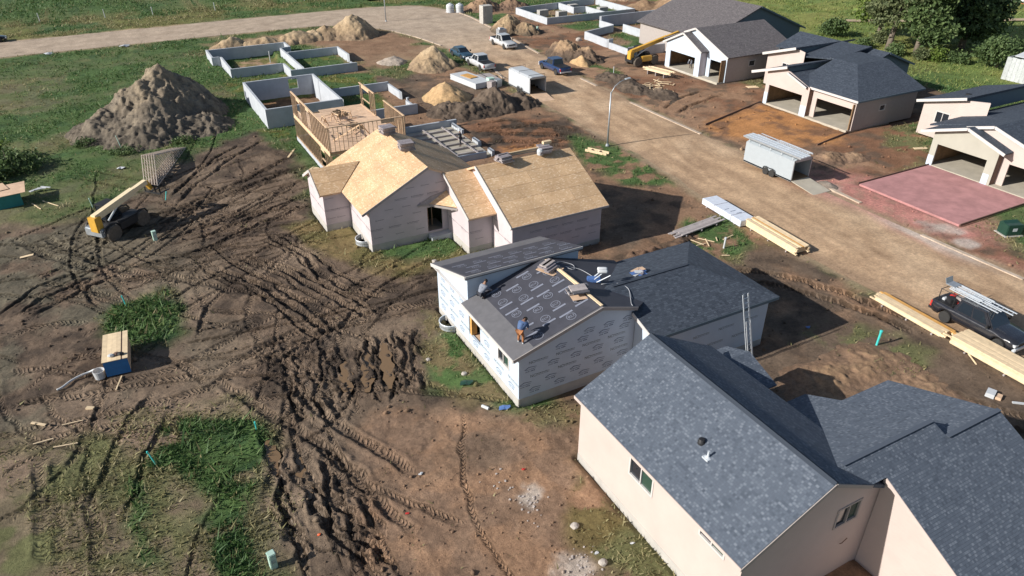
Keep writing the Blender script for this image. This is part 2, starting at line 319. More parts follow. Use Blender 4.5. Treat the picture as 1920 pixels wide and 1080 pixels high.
# ------------------------------------------------------------------ ground: one sheet with ruts, berms and clods
LEFT_EDGE = [(42.6, -60), (42.6, 10), (42.5, 23), (42.4, 31), (43, 44.6), (44.3, 57), (44.7, 76), (46, 95), (46.6, 105), (45.6, 115), (43.8, 122), (40, 130), (34, 133.4), (16, 133.4), (-14, 133), (-300, 120)]
RIGHT_EDGE = [(53.2, -60), (53.2, 10), (53.2, 22), (53.1, 31), (53.3, 42), (54.1, 59), (54.9, 80), (57.0, 97), (58.4, 108), (59.6, 119), (60.4, 127), (60.2, 136), (56, 144), (47, 146.2), (18, 146), (-300, 132)]
ROAD_POLY = LEFT_EDGE + RIGHT_EDGE[::-1]
TR = {
 'a': [(-8.3, 63.4), (-6.0, 58.6), (-3.0, 53.7), (0.3, 51.0), (3.6, 47.1), (7.3, 44.0), (9.4, 41.3)],
 'b': [(-10.4, 64.0), (-7.8, 59.0), (-5.3, 55.4), (-2.4, 52.1), (2.7, 49.8), (6.3, 46.1), (9.0, 40.0)],
 'c': [(-10.5, 50.9), (-8.7, 53.8), (-6.4, 55.1), (-3.6, 54.9)], 'd': [(-9.8, 50.2), (-8.0, 52.2), (-5.4, 53.7), (-3.0, 53.5)],
 'd2': [(-8.9, 49.7), (-7.1, 50.9), (-5.1, 52.7), (-2.7, 52.7)],
 'f': [(-10.0, 40.5), (-6.1, 39.6), (-2.0, 38.7), (1.4, 38.3), (4.8, 39.6), (9.0, 40.0), (13.9, 39.2), (15.9, 39.4)],
 'g': [(-9.8, 38.0), (-6.9, 37.2), (-2.8, 36.6), (0.6, 36.8), (3.8, 37.9), (7.3, 38.9), (11.7, 39.3)],
 'g2': [(-9.8, 36.7), (-6.7, 36.2), (-3.1, 35.4)],
 'h': [(0.7, 37.3), (1.4, 36.2), (3.1, 32.1), (4.7, 29.4), (5.8, 25.8), (6.4, 23.2), (6.9, 21.2)],
 'h2': [(3.1, 37.4), (4.7, 33.7), (6.0, 30.0), (7.3, 27.1), (8.4, 24.8)],
 'j1': [(2.6, 32.3), (2.4, 30.6), (2.0, 27.8), (2.2, 25.5), (2.1, 23.5), (1.5, 22.0)],
 'j2': [(3.5, 30.0), (3.2, 27.6), (3.2, 24.9), (3.7, 22.6), (4.2, 20.5)], 'j3': [(4.4, 29.5), (4.1, 27.5), (4.3, 24.4), (4.8, 21.4), (5.0, 20.0)],
 'j4': [(4.9, 28.3), (5.1, 26.2), (5.3, 23.8), (5.4, 21.7)],
 'k1': [(8.3, 37.7), (7.6, 34.4), (6.9, 31.5)], 'k2': [(9.7, 37.6), (8.9, 34.2), (7.9, 31.5)], 'k3': [(10.9, 37.6), (9.9, 33.7), (9.1, 30.8)],
 'k4': [(12.1, 37.3), (10.7, 33.3), (9.8, 30.5)], 'k5': [(13.0, 37.3), (11.5, 32.8), (10.7, 30.2)], 'k6': [(7.2, 38.3), (6.3, 33.9), (6.0, 30.0)],
 'k7': [(5.8, 38.1), (5.5, 34.4), (5.1, 31.0)], 'k8': [(4.4, 37.9), (4.4, 34.4), (4.3, 31.0)],
 'l1': [(14.5, 72.3), (9.5, 68.4), (5.1, 65.5), (1.7, 63.1), (-1.6, 62.9)], 'l2': [(13.8, 68.5), (8.5, 66.0), (4.0, 63.5), (0.3, 61.2)],
 'l3': [(13.1, 65.0), (9.0, 61.7), (5.0, 59.0), (1.5, 58.1)], 'l4': [(11.8, 58.9), (8.0, 57.3), (4.3, 55.3), (1.1, 54.3), (-1.9, 54.0)],
 'l5': [(12.6, 61.1), (8.0, 59.1), (3.8, 57.1), (1.0, 56.8)], 'l6': [(9.9, 77.4), (6.5, 74.0), (3.4, 69.5), (1.7, 66.3)],
 'l7': [(12.5, 77.9), (7.9, 73.3), (4.2, 68.4), (1.9, 64.3)],
 'm': [(7.5, 54.8), (9.2, 49.9), (9.7, 46.0), (10.5, 43.4), (13.0, 40.9)], 'm2': [(4.2, 52.5), (7.0, 49.2), (8.8, 44.3), (10.9, 39.0)],
 'm3': [(2.9, 51.4), (5.2, 47.5), (6.9, 42.3), (8.2, 37.1)],
 'n1': [(-8.0, 35.3), (-7.8, 30.9), (-7.7, 26.9)], 'n2': [(-7.3, 35.0), (-7.3, 30.6), (-7.2, 26.6)], 'n3': [(-5.9, 34.2), (-5.8, 29.8), (-5.6, 25.8)],
 'o1': [(-2.1, 38.2), (-3.4, 36.8), (-4.6, 33.9), (-5.4, 31.8), (-6.0, 29.9)], 'o2': [(-1.5, 36.0), (-2.8, 33.6), (-4.0, 30.3), (-4.6, 28.4)],
 'p1': [(-10.3, 47.7), (-8.3, 48.7), (-5.0, 47.6)], 'p2': [(-10.1, 44.0), (-7.7, 43.2), (-4.7, 39.9), (-1.0, 39.6), (2.2, 41.0), (4.8, 42.3), (7.1, 43.3)],
 # across the street side: churned clay behind the framed house, yard tracks, the lots opposite
 'y1': [(33, 70), (36, 69), (40, 68), (43, 64)], 'y2': [(33, 68), (37, 66.5), (42, 63)], 'y3': [(32.5, 66), (36, 64), (41, 61.5)], 'y4': [(33, 63.5), (37, 62), (40, 60)],
 'y5': [(34, 71.5), (38, 71), (42, 67.5)], 'y6': [(35.5, 33), (38.5, 31), (40.5, 27), (41.5, 22)], 'y7': [(33.5, 32.5), (37.3, 30), (39.5, 26), (40.5, 21)],
 'y8': [(56, 66), (60, 68.5), (66, 70)], 'y9': [(56, 64), (61, 66), (67, 67.5)], 'z1': [(34, 20), (37, 16), (39, 12)], 'z2': [(32, 20.5), (35.5, 15.5), (38, 11)],
}
ZONE = {
 'mud': [(-11.2, 66.6), (-7.4, 64.5), (-3.4, 65.9), (3.3, 75.8), (8.5, 79.7), (12.1, 81.1), (14.5, 72.3), (11.5, 53.8), (12.7, 52.0), (13.4, 47.6), (13.5, 46.6), (18.4, 44.0), (15.2, 35.3), (13.9, 37.4), (11.6, 31.1), (14.5, 26.9), (17.9, 24.6), (15.7, 21.3), (15.6, 12), (1.7, 16), (1.2, 26.0), (2.0, 32.2), (0.8, 34.8), (-2.3, 36.0), (-6.2, 35.7), (-13, 36.3), (-14, 66)],
 'dryL': [(-14, 38.6), (-2.3, 36.0), (2.5, 31.9), (1.5, 25.9), (1.3, 20), (-14, 20)],
 'greenA': [(-2.4, 34.6), (-0.3, 34.9), (2.1, 32.4), (2.2, 29.8), (1.0, 27.2), (0.8, 24.9), (0.8, 22.3), (-2.3, 22.0), (-1.8, 26.2), (-0.9, 28.2), (-2.1, 30.9), (-3.2, 31.5)],
 'greenB': [(-4.2, 30.8), (-3.6, 30.1), (-3.9, 24.8), (-4.3, 25.1)],
 'greenC': [(-4.6, 48.8), (-0.2, 49.2), (0.4, 44.7), (-0.8, 41.9), (-4.2, 44.4)],
 'grassOH': [(8.5, 55.4), (12.4, 55.5), (14.2, 51.2), (14.2, 46.2), (19.4, 44.3), (21.3, 47.4), (21.6, 45.1), (19.8, 43.2), (14.7, 43.2), (12.5, 46.2), (10.5, 50.1)],
 'grassWH': [(13.5, 38.3), (14.6, 36.3), (14.8, 32.9), (14.8, 26.5), (18.2, 25.4), (17.0, 23.6), (14.1, 26.1), (12.4, 29.1), (11.9, 33.3)],
 'grassNH': [(13.2, 19.7), (15.3, 20.6), (16.2, 14.9), (16, 11), (12.9, 13)],
 'warm': [(7.8, 30.0), (14.1, 26.1), (17.6, 24.2), (15.7, 21.3), (15.6, 12), (5.2, 16), (4.7, 24.1)],
 'yard': [(34.0, 92.8), (43.8, 104), (44.6, 76.2), (44.3, 56.9), (43.0, 44.6), (42.4, 31.0), (42.6, 22.6), (42.6, -10), (20.1, -10), (15.5, 12), (17.3, 25.9), (22, 45.2), (25, 62), (22, 72), (24, 80), (29, 100)],
 'clay': [(32.2, 72.8), (41.5, 71.6), (44, 65.2), (40.2, 59.3), (31.7, 61.1)],
 'dirtN': [(23, 101), (30, 99), (44, 104), (44, 120), (40, 128), (22, 129), (14, 128), (26, 122), (30, 116), (31, 104)],
 'orange': [(55.5, 58.7), (68.8, 62.9), (68.2, 49.7), (64.0, 48.2), (57.5, 50.8)],
 'yardR': [(58.4, 121.2), (64, 131), (82.4, 133), (99, 128), (112, 110), (94, 96), (84, 68), (92, 50), (67.3, 39.5), (58.8, 38.9), (56.6, 22.2), (66, 10), (53.2, 0), (53.3, 42), (54.9, 82.0), (57.4, 99.2)],
 'dirtR2': [(88, 59), (92, 57), (90, 48), (84, 46), (80, 49)],
 'sideR1': [(73, 70.8), (84, 70), (84, 66), (74, 65)],
 'sideR2': [(73, 48.8), (79, 49), (76, 42), (68, 41), (68.5, 45)],
 'street_grass': [(43.4, 63), (45, 56), (42.5, 47), (38.5, 50), (38, 56), (41, 63)],
 'lumber_grass': [(36.5, 40), (41.5, 41), (42, 36), (38, 33.5), (35, 36)],
 'pipe_grass': [(35, 24.5), (39, 23.5), (39.5, 19), (36.5, 18), (34.5, 21)],
 'blue_grass': [(58.5, 86), (61, 87.5), (62.5, 83), (60, 80)],
 'F1in': [(13.6, 81), (22, 81), (22, 93), (13.6, 93)], 'F1green': [(23, 79.5), (28.5, 79.5), (28.5, 88.5), (23, 88.5)],
 'F2green': [(21.5, 101), (29, 101), (29.5, 110.5), (23, 113)], 'F2dirt': [(15.5, 106), (20.5, 106), (22, 116), (16, 116)],
 'F1strip': [(13, 95), (30, 91), (31, 98), (20, 103.5), (12, 103.5)],
 'F1south': [(12, 81), (20, 78.6), (20, 77.4), (13.5, 77.5)],
}
def seg(a, b, n): return np.linspace(a, b, n, endpoint=False)
GX = np.concatenate([-np.geomspace(2600, 60, 24), seg(-60, -14, 90), seg(-14, 16.2, 340), seg(16.2, 44, 130), seg(44, 60, 50), seg(60, 125, 120), np.geomspace(125, 2600, 40)])
GY = np.concatenate([-np.geomspace(1500, 12, 14), seg(-10, 13, 24), seg(13, 62, 520), seg(62, 104, 190), seg(104, 160, 100), np.geomspace(160, 2600, 50)])
gx, gy = np.meshgrid(GX, GY)
FOOT = [[(15.8, 11.5), (23.6, 11.5), (23.6, 22.1), (15.8, 22.1)], [(23.1, 6.8), (30.3, 6.8), (30.3, 16.3), (23.1, 16.3)], [(15.2, 27.2), (22.6, 25.3), (31.1, 25.3), (31.1, 32.8), (22.8, 32.8), (22.8, 37.9), (15.2, 37.9)],
        [(14.1, 48.3), (20.4, 48.3), (20.4, 44.6), (22.4, 44.6), (22.4, 41.4), (29.8, 41.4), (29.8, 51), (24.3, 51), (24.3, 58), (14.1, 58), (14.1, 57.4), (12, 57.4), (12, 53.4), (14.1, 53.4)],
        [(15.6, 63.2), (24, 63.2), (24, 62), (31, 62), (31, 72), (22.5, 72), (22.5, 76), (15.6, 76)],
        [(69.4, 71.6), (93, 71.6), (93, 96), (74.8, 96), (69.4, 82)], [(68.5, 50.1), (79, 50.1), (87, 57.5), (87, 71), (75.1, 69), (75.1, 62.4), (68.5, 62.4)], [(67.5, 26), (86, 26), (86, 47), (75.1, 46.9), (75.1, 39.6), (67.5, 39.6)]]
BASEMENT = [[(13.7, 81), (22, 81), (22, 93), (13.7, 93)], [(14, 105), (22, 105), (22, 117.6), (13, 117.6)]]
def zone_mask(n, soft=.6, warp=1.2, seed=1, g=None):
    x, y = g if g else (gx, gy)
    wx = x + (fbm(x, y, 2.2, 3, seed) - .5) * 2 * warp; wy = y + (fbm(x, y, 2.2, 3, seed + 5) - .5) * 2 * warp
    return sstep(soft, -soft, sdf(wx, wy, ZONE[n] if isinstance(n, str) else n))
mud = zone_mask('mud', 1.2, 1.8)
clay = zone_mask('clay', 1.0, 1.2); yard = zone_mask('yard', 1.0, 1.6); yardR = zone_mask('yardR', 1.0, 1.6); warm = zone_mask('warm', 1.5, 1.5)
road_d = sdf(gx, gy, ROAD_POLY)
rough = np.maximum.reduce([mud, clay, yard * .7, yardR * .7])
near = sstep(220, 100, np.hypot(gx, gy))
H = (fbm(gx, gy, 14, 3, 2) - .5) * .35 * near
H += rough * ((fbm(gx, gy, 1.6, 4, 3) - .5) * .22 + (np.abs(fbm(gx, gy, .7, 4, 4) - .5)) * .10 + (fbm(gx, gy, .3, 2, 6) - .5) * .05)
H += (1 - rough) * near * (fbm(gx, gy, 2.5, 4, 5) - .5) * .16
wetness = np.zeros(gx.shape); TS = np.zeros(gx.shape); TD = np.zeros(gx.shape); TM = np.zeros(gx.shape)
def smooth_line(p, step=.5):
    P = np.array(p, float); t = np.r_[0, np.cumsum(np.hypot(*np.diff(P, axis=0).T))]; n = max(4, int(t[-1] / step)); tt = np.linspace(0, t[-1], n)
    Q = np.c_[np.interp(tt, t, P[:, 0]), np.interp(tt, t, P[:, 1])]
    for _ in range(4): Q[1:-1] = (Q[:-2] + 2 * Q[1:-1] + Q[2:]) / 4
    return Q
def carve(line, depth, wid, tread=.03, berm=.55, wet=0.0, seed=0, wob=.5):
    Q = smooth_line(line); s0 = 0.0; m = wid * 4
    i0, i1 = np.searchsorted(GX, Q[:, 0].min() - m), np.searchsorted(GX, Q[:, 0].max() + m)
    j0, j1 = np.searchsorted(GY, Q[:, 1].min() - m), np.searchsorted(GY, Q[:, 1].max() + m)
    if i1 - i0 < 2 or j1 - j0 < 2: return
    x = gx[j0:j1, i0:i1]; y = gy[j0:j1, i0:i1]
    wx = x + (fbm(x, y, 1.1, 3, 20 + seed) - .5) * wob; wy = y + (fbm(x, y, 1.1, 3, 30 + seed) - .5) * wob
    D = np.full(x.shape, 1e9); S = np.zeros(x.shape); sg = np.ones(x.shape); total = np.hypot(*np.diff(Q, axis=0).T).sum()
    for a, b in zip(Q[:-1], Q[1:]):
        e = b - a; L = math.hypot(*e) + 1e-9; t = np.clip(((wx - a[0]) * e[0] + (wy - a[1]) * e[1]) / L / L, 0, 1)
        d = np.hypot(wx - a[0] - t * e[0], wy - a[1] - t * e[1]); k = d < D
        D = np.where(k, d, D); S = np.where(k, s0 + t * L, S); sg = np.where(k, np.sign((wx - a[0]) * e[1] - (wy - a[1]) * e[0]), sg); s0 += L
    fade = sstep(0, 1.5, S) * sstep(0, 1.5, total - S); mod = np.clip(-.15 + 2.3 * fbm(x, y, 1.7, 3, 40 + seed), .1, 1.7) if wob > 1 else .62 + .76 * fbm(x, y, 2.4, 3, 40 + seed)
    inside = sstep(wid, wid * .6, D)
    depth = depth * .8
    h = -depth * inside * mod + depth * berm * np.exp(-((D - wid * 1.35) / (wid * .38)) ** 2) * mod * (.6 + .8 * fbm(x, y, .35, 3, 50 + seed))
    lug = np.sin(2 * np.pi * (S / .34 + sg * .5 * (D < wid) + D * .9)) * inside
    h += tread * .5 * lug
    H[j0:j1, i0:i1] += h * fade
    k = (inside * fade > TM[j0:j1, i0:i1] * .8) & (D < wid * 1.6); m_ = inside * fade * min(1, tread / .03)
    TS[j0:j1, i0:i1] = np.where(k, S, TS[j0:j1, i0:i1]); TD[j0:j1, i0:i1] = np.where(k, D * sg / wid, TD[j0:j1, i0:i1]); TM[j0:j1, i0:i1] = np.where(k, m_, TM[j0:j1, i0:i1])
    wetness[j0:j1, i0:i1] = np.maximum(wetness[j0:j1, i0:i1], inside * fade * wet * mod)
rs = np.random.RandomState(3)
DEEP = {'k': (.14, .2, .03, .9), 'j': (.15, .24, .03, .9), 'h': (.12, .34, .045, .3), 'm': (.16, .26, .03, .5), 'l': (.115, .22, .03, .6), 'a': (.08, .36, .045, .2), 'b': (.08, .36, .045, .2),
        'f': (.1, .34, .045, .3), 'g': (.09, .34, .045, .3), 'c': (.18, .2, .02, .5), 'd': (.16, .2, .02, .5), 'n': (.07, .3, .03, .1), 'o': (.12, .2, .03, .3), 'p': (.07, .32, .04, .2), 'y': (.22, .3, .03, .4), 'z': (.16, .3, .03, .3)}
for i, (k, l) in enumerate(TR.items()):
    d, wd, tr_, wt = DEEP[k[0]]; carve(l, d, wd, tr_, wet=wt, seed=i, wob=1.5 if k[0] in 'kj' else .6)
for k in ('k1', 'k2', 'k3', 'k4', 'k6', 'k7', 'l1', 'l2', 'l3', 'l4', 'l5', 'j2', 'j3', 'm', 'm2', 'm3', 'y1', 'y2', 'y3'):   # each rut was driven more than once
    l = np.array(TR[k]); d, wd, tr_, wt = DEEP[k[0]]
    for r_ in range(2):
        o = rs.uniform(.45, .95) * (1 if r_ else -1); q = l + rs.uniform(-.35, .35, l.shape) + np.array([o, o * .2]); carve(q, d * rs.uniform(.4, .9), wd * rs.uniform(.5, .9), tr_, wet=wt * .7, seed=60 + i + r_, wob=1.6 if k[0] in 'kj' else .6); i += 1
for q in range(80):                                                                            # turning tracks all over the churned yard
    cx, cy, a, L, cv = rs.uniform(-11, 13), rs.uniform(24, 66), rs.uniform(0, 6.28), rs.uniform(7, 18), rs.uniform(-.22, .22)
    pts = [];
    for s_ in range(9): pts.append((cx, cy)); cx += math.cos(a) * L / 8; cy += math.sin(a) * L / 8; a += cv
    wq = rs.uniform(.13, .24); dq = rs.uniform(.03, .08); carve(pts, dq, wq, .03, wet=.2, seed=100 + q)
for q in range(26):
    cx, cy, a, L, cv = rs.uniform(-12, 10), rs.uniform(34, 70), rs.choice([-.5, .35, 2.5, .8]) + rs.uniform(-.35, .35), rs.uniform(12, 26), rs.uniform(-.1, .1); pts = []
    for s_ in range(12): pts.append((cx, cy)); cx += math.cos(a) * L / 11; cy += math.sin(a) * L / 11; a += cv
    P_ = np.array(pts); tg = np.gradient(P_, axis=0); nn = np.c_[-tg[:, 1], tg[:, 0]] / np.hypot(*tg.T)[:, None]
    for o in (-.95, .95): carve(P_ + nn * o, rs.uniform(.05, .11), rs.uniform(.12, .2), .035, wet=.2, seed=300 + q, wob=.25)
flat = np.zeros(gx.shape)
for fp in FOOT: flat = np.maximum(flat, sstep(.5, 0, sdf(gx, gy, fp)))
H = H * (1 - flat) - .25 * flat
for fp in BASEMENT: k = sstep(.1, -.1, sdf(gx, gy, fp)); H = H * (1 - k) + (-.55 + (fbm(gx, gy, 1.2, 3, 8) - .5) * .25) * k
slabm = sstep(.35, 0, sdf(gx, gy, [(57.4, 29.6), (67.4, 29.6), (67.4, 39.6), (57.4, 39.6)])); H = H * (1 - slabm) - .12 * slabm
H -= sstep(1.2, -1.2, road_d) * .16 * 1.0; H = np.where(road_d < -1.5, -.25, H)
nH = sstep(.9, .1, road_d) * (road_d > -1); H = H * (1 - .7 * nH) + .03 * nH

def C(*c): return np.array(c)[None, None, :]
def mixc(a, b, k): return a * (1 - k[..., None]) + b * k[..., None]
n1 = fbm(gx, gy, 6, 5, 7); n2 = fbm(gx, gy, 1.5, 5, 8); n3 = fbm(gx, gy, .5, 3, 9); nbig = fbm(gx, gy, 30, 4, 10)
G_GREEN, G_LUSH, G_DRY, G_OLIVE = C(.078, .135, .045), C(.05, .10, .04), C(.25, .21, .115), C(.15, .155, .072)
C_MUD, C_MUDD, C_WARM, C_TAN, C_OR, C_CLAY = C(.168, .122, .09), C(.086, .064, .05), C(.33, .205, .132), C(.38, .26, .17), C(.45, .22, .09), C(.225, .12, .073)
col = mixc(G_GREEN, G_OLIVE, sstep(.42, .62, n1 * .6 + nbig * .4)); col = mixc(col, G_LUSH, sstep(.55, .7, n2) * .7)
grass = np.ones(gx.shape) * (.75 + .25 * n2)
farR = sstep(92, 108, gx); col = mixc(col, mixc(C(.15, .21, .06), C(.23, .245, .075), sstep(.4, .6, n1)), farR)
wild = sstep(.45, .56, fbm(gx, gy, 9, 4, 14)) * sstep(20, 8, gx) * sstep(60, 70, gy) * sstep(128, 116, gy); col = mixc(col, mixc(C(.17, .145, .1), G_OLIVE, sstep(.35, .55, n2)), wild * .55); grass *= 1 - wild * .6
byroad = sstep(30, 60, gy) * sstep(20, 3, np.abs(gy - 150)) * sstep(.4, .6, n1); col = mixc(col, C(.17, .17, .05), byroad * .6)
def lay(m, c, g_=None):
    global col, grass
    col = mixc(col, c, m)
    if g_ is not None: grass = grass * (1 - m) + g_ * m
mudcol = mixc(mixc(C_MUD, C_MUDD, sstep(.42, .6, n2)), C(.215, .16, .118), sstep(.5, .66, n1))
leftgrey = sstep(6, -6, gx) * sstep(.4, .55, fbm(gx, gy, 4, 4, 15)); mudcol = mixc(mudcol, C(.145, .132, .098), leftgrey * .8)
lay(mud, mudcol, .02)
lay(zone_mask('dryL', 1.5, 1.8, 2), mixc(mixc(G_OLIVE * .95, C(.185, .15, .10), sstep(.46, .62, n2)), C(.26, .19, .14), sstep(.52, .68, n1)), .7)
lay(yard, mixc(mixc(C_WARM * .82, C_MUD * .95, sstep(.45, .6, n1)), C_MUDD, sstep(.56, .7, n2) * .7), .02)
lay(zone_mask('dirtN', 2, 3, 3), mixc(C_TAN * .85, C_WARM * .8, sstep(.4, .6, n1)), .08)
lay(yardR, mixc(mixc(C_WARM * .95, C_CLAY, sstep(.45, .6, n1)), C_MUD * .8, sstep(.55, .66, n2) * .8), .03)
lay(warm, mixc(mixc(C_WARM, C(.25, .165, .115), sstep(.4, .6, n2)), C_MUD, sstep(.56, .7, n1) * .6), .03)
lay(clay, mixc(C_CLAY, mixc(C_MUDD, C_OR, sstep(.55, .62, n1)), sstep(.42, .6, n2)), 0)
lay(zone_mask('orange', 1.5, 1.5, 4), mixc(C_OR, C(.24, .13, .075), sstep(.5, .65, n2)), 0)
pk = sstep(6.4, 1.4, np.hypot((gx - 56.6) / 1.0, (gy - 34.5) / 2.0) + (n2 - .5) * 5); lay(pk * .95, mixc(C(.54, .25, .22), C(.42, .23, .19), sstep(.45, .65, n3)), 0)
for (x, y, r) in ((55.6, 30.3, 1.8), (54.2, 40.2, 1.3), (12.1, 20.8, .9), (12.4, 16.7, 1.1), (54.7, 27.5, 1.3)): lay(sstep(r, r * .3, np.hypot(gx - x, gy - y) + (n2 - .5) * 2.5) * .8, C(.5, .45, .41), 0)
lay(zone_mask('dirtR2', 1, 1, 5), C(.16, .11, .075), .05)
for n_, g_ in (('greenA', 1), ('greenB', .9), ('greenC', .9)): lay(zone_mask(n_, .7, 1.1, 6) * sstep(.3, .5, n2 + .12), mixc(G_LUSH, G_GREEN, sstep(.4, .6, n2)), g_)
lay(zone_mask('grassOH', .8, 1.2, 7) * .9, mixc(C(.21, .16, .075), C(.13, .115, .045), sstep(.4, .62, n2)), .45)
lay(zone_mask('grassWH', .8, 1.2, 8) * sstep(.35, .5, n2), mixc(C(.19, .15, .08), G_OLIVE, sstep(.45, .6, n1)), .55)
lay(zone_mask('grassNH', .6, 1.0, 9) * sstep(.38, .5, n2), mixc(C(.17, .135, .06), G_OLIVE, sstep(.45, .6, n1)), .55)
for n_ in ('sideR1', 'sideR2', 'street_grass', 'lumber_grass', 'pipe_grass', 'blue_grass'): lay(zone_mask(n_, .8, 1.2, 10) * sstep(.36, .5, n2), mixc(G_GREEN, G_OLIVE, sstep(.45, .6, n1)), .8)
lay(zone_mask('F1in', .1, .3), mixc(C(.26, .155, .09), C(.16, .1, .065), sstep(.4, .6, n2)), 0); lay(zone_mask('F2dirt', .5, .8), mixc(C_TAN, C(.17, .16, .06), sstep(.5, .65, n2)), .1)
for n_ in ('F1green', 'F2green', 'F1strip', 'F1south'): lay(zone_mask(n_, .6, .8, 12), mixc(G_GREEN, C(.14, .15, .04), sstep(.5, .65, n2)), .8)
for fp in ([(69.5, 115.5), (88, 115.5), (88, 127), (69.5, 127)], [(69.5, 91), (77, 96), (77, 103), (69.5, 102)], [(72, 108), (90, 108), (86, 114.5), (70, 114.5)], [(57.5, 112), (68, 128), (58.5, 128)]): lay(sstep(.8, -.8, sdf(gx, gy, fp) + (n2 - .5) * 2), mixc(G_GREEN, C_TAN * .7, sstep(.55, .7, n1)), .7)
lay(sstep(1.2, -.4, road_d + (n2 - .5) * 2), C(.38, .285, .195), 0)
col = col * (.86 + .28 * n3[..., None]); wetk = np.clip(wetness * sstep(.35, .6, n2 + .1), 0, 1); col = mixc(col, col * .62, wetk)
rut_wet = (zone_mask([(5, 29), (13, 29), (14, 38.5), (4, 38.5)], .5, .5) + zone_mask([(1, 20), (6, 20), (5, 30), (1.6, 30)], .5, .5)) * wetness
ny_, nx_ = gx.shape
verts = np.c_[gx.ravel(), gy.ravel(), H.ravel()].astype(np.float32)
ii = np.arange(nx_ * ny_).reshape(ny_, nx_); quads = np.c_[ii[:-1, :-1].ravel(), ii[:-1, 1:].ravel(), ii[1:, 1:].ravel(), ii[1:, :-1].ravel()].astype(np.int32)
def np_mesh(name, verts, faces, smooth=True):
    me = bpy.data.meshes.new(name); k = faces.shape[1]; me.vertices.add(len(verts)); me.vertices.foreach_set('co', verts.astype(np.float32).ravel())
    me.loops.add(faces.size); me.loops.foreach_set('vertex_index', faces.astype(np.int32).ravel()); me.polygons.add(len(faces))
    me.polygons.foreach_set('loop_start', np.arange(0, faces.size, k, dtype=np.int32)); me.polygons.foreach_set('loop_total', np.full(len(faces), k, np.int32))
    if smooth: me.polygons.foreach_set('use_smooth', np.ones(len(faces), bool))
    me.update(calc_edges=True); return me
def set_attr(me, name, arr, typ='FLOAT'):
    a = me.attributes.new(name, typ, 'POINT')
    if typ == 'FLOAT': a.data.foreach_set('value', arr.astype(np.float32).ravel())
    else: a.data.foreach_set('color', np.c_[arr.reshape(-1, 3), np.ones(arr.size // 3)].astype(np.float32).ravel())
gme = np_mesh('ground', verts, quads); set_attr(gme, 'soil', np.clip(col, 0, 1), 'FLOAT_COLOR'); set_attr(gme, 'wet', np.clip(rut_wet, 0, 1)); set_attr(gme, 'track_s', TS); set_attr(gme, 'track_d', TD); set_attr(gme, 'track_m', TM)
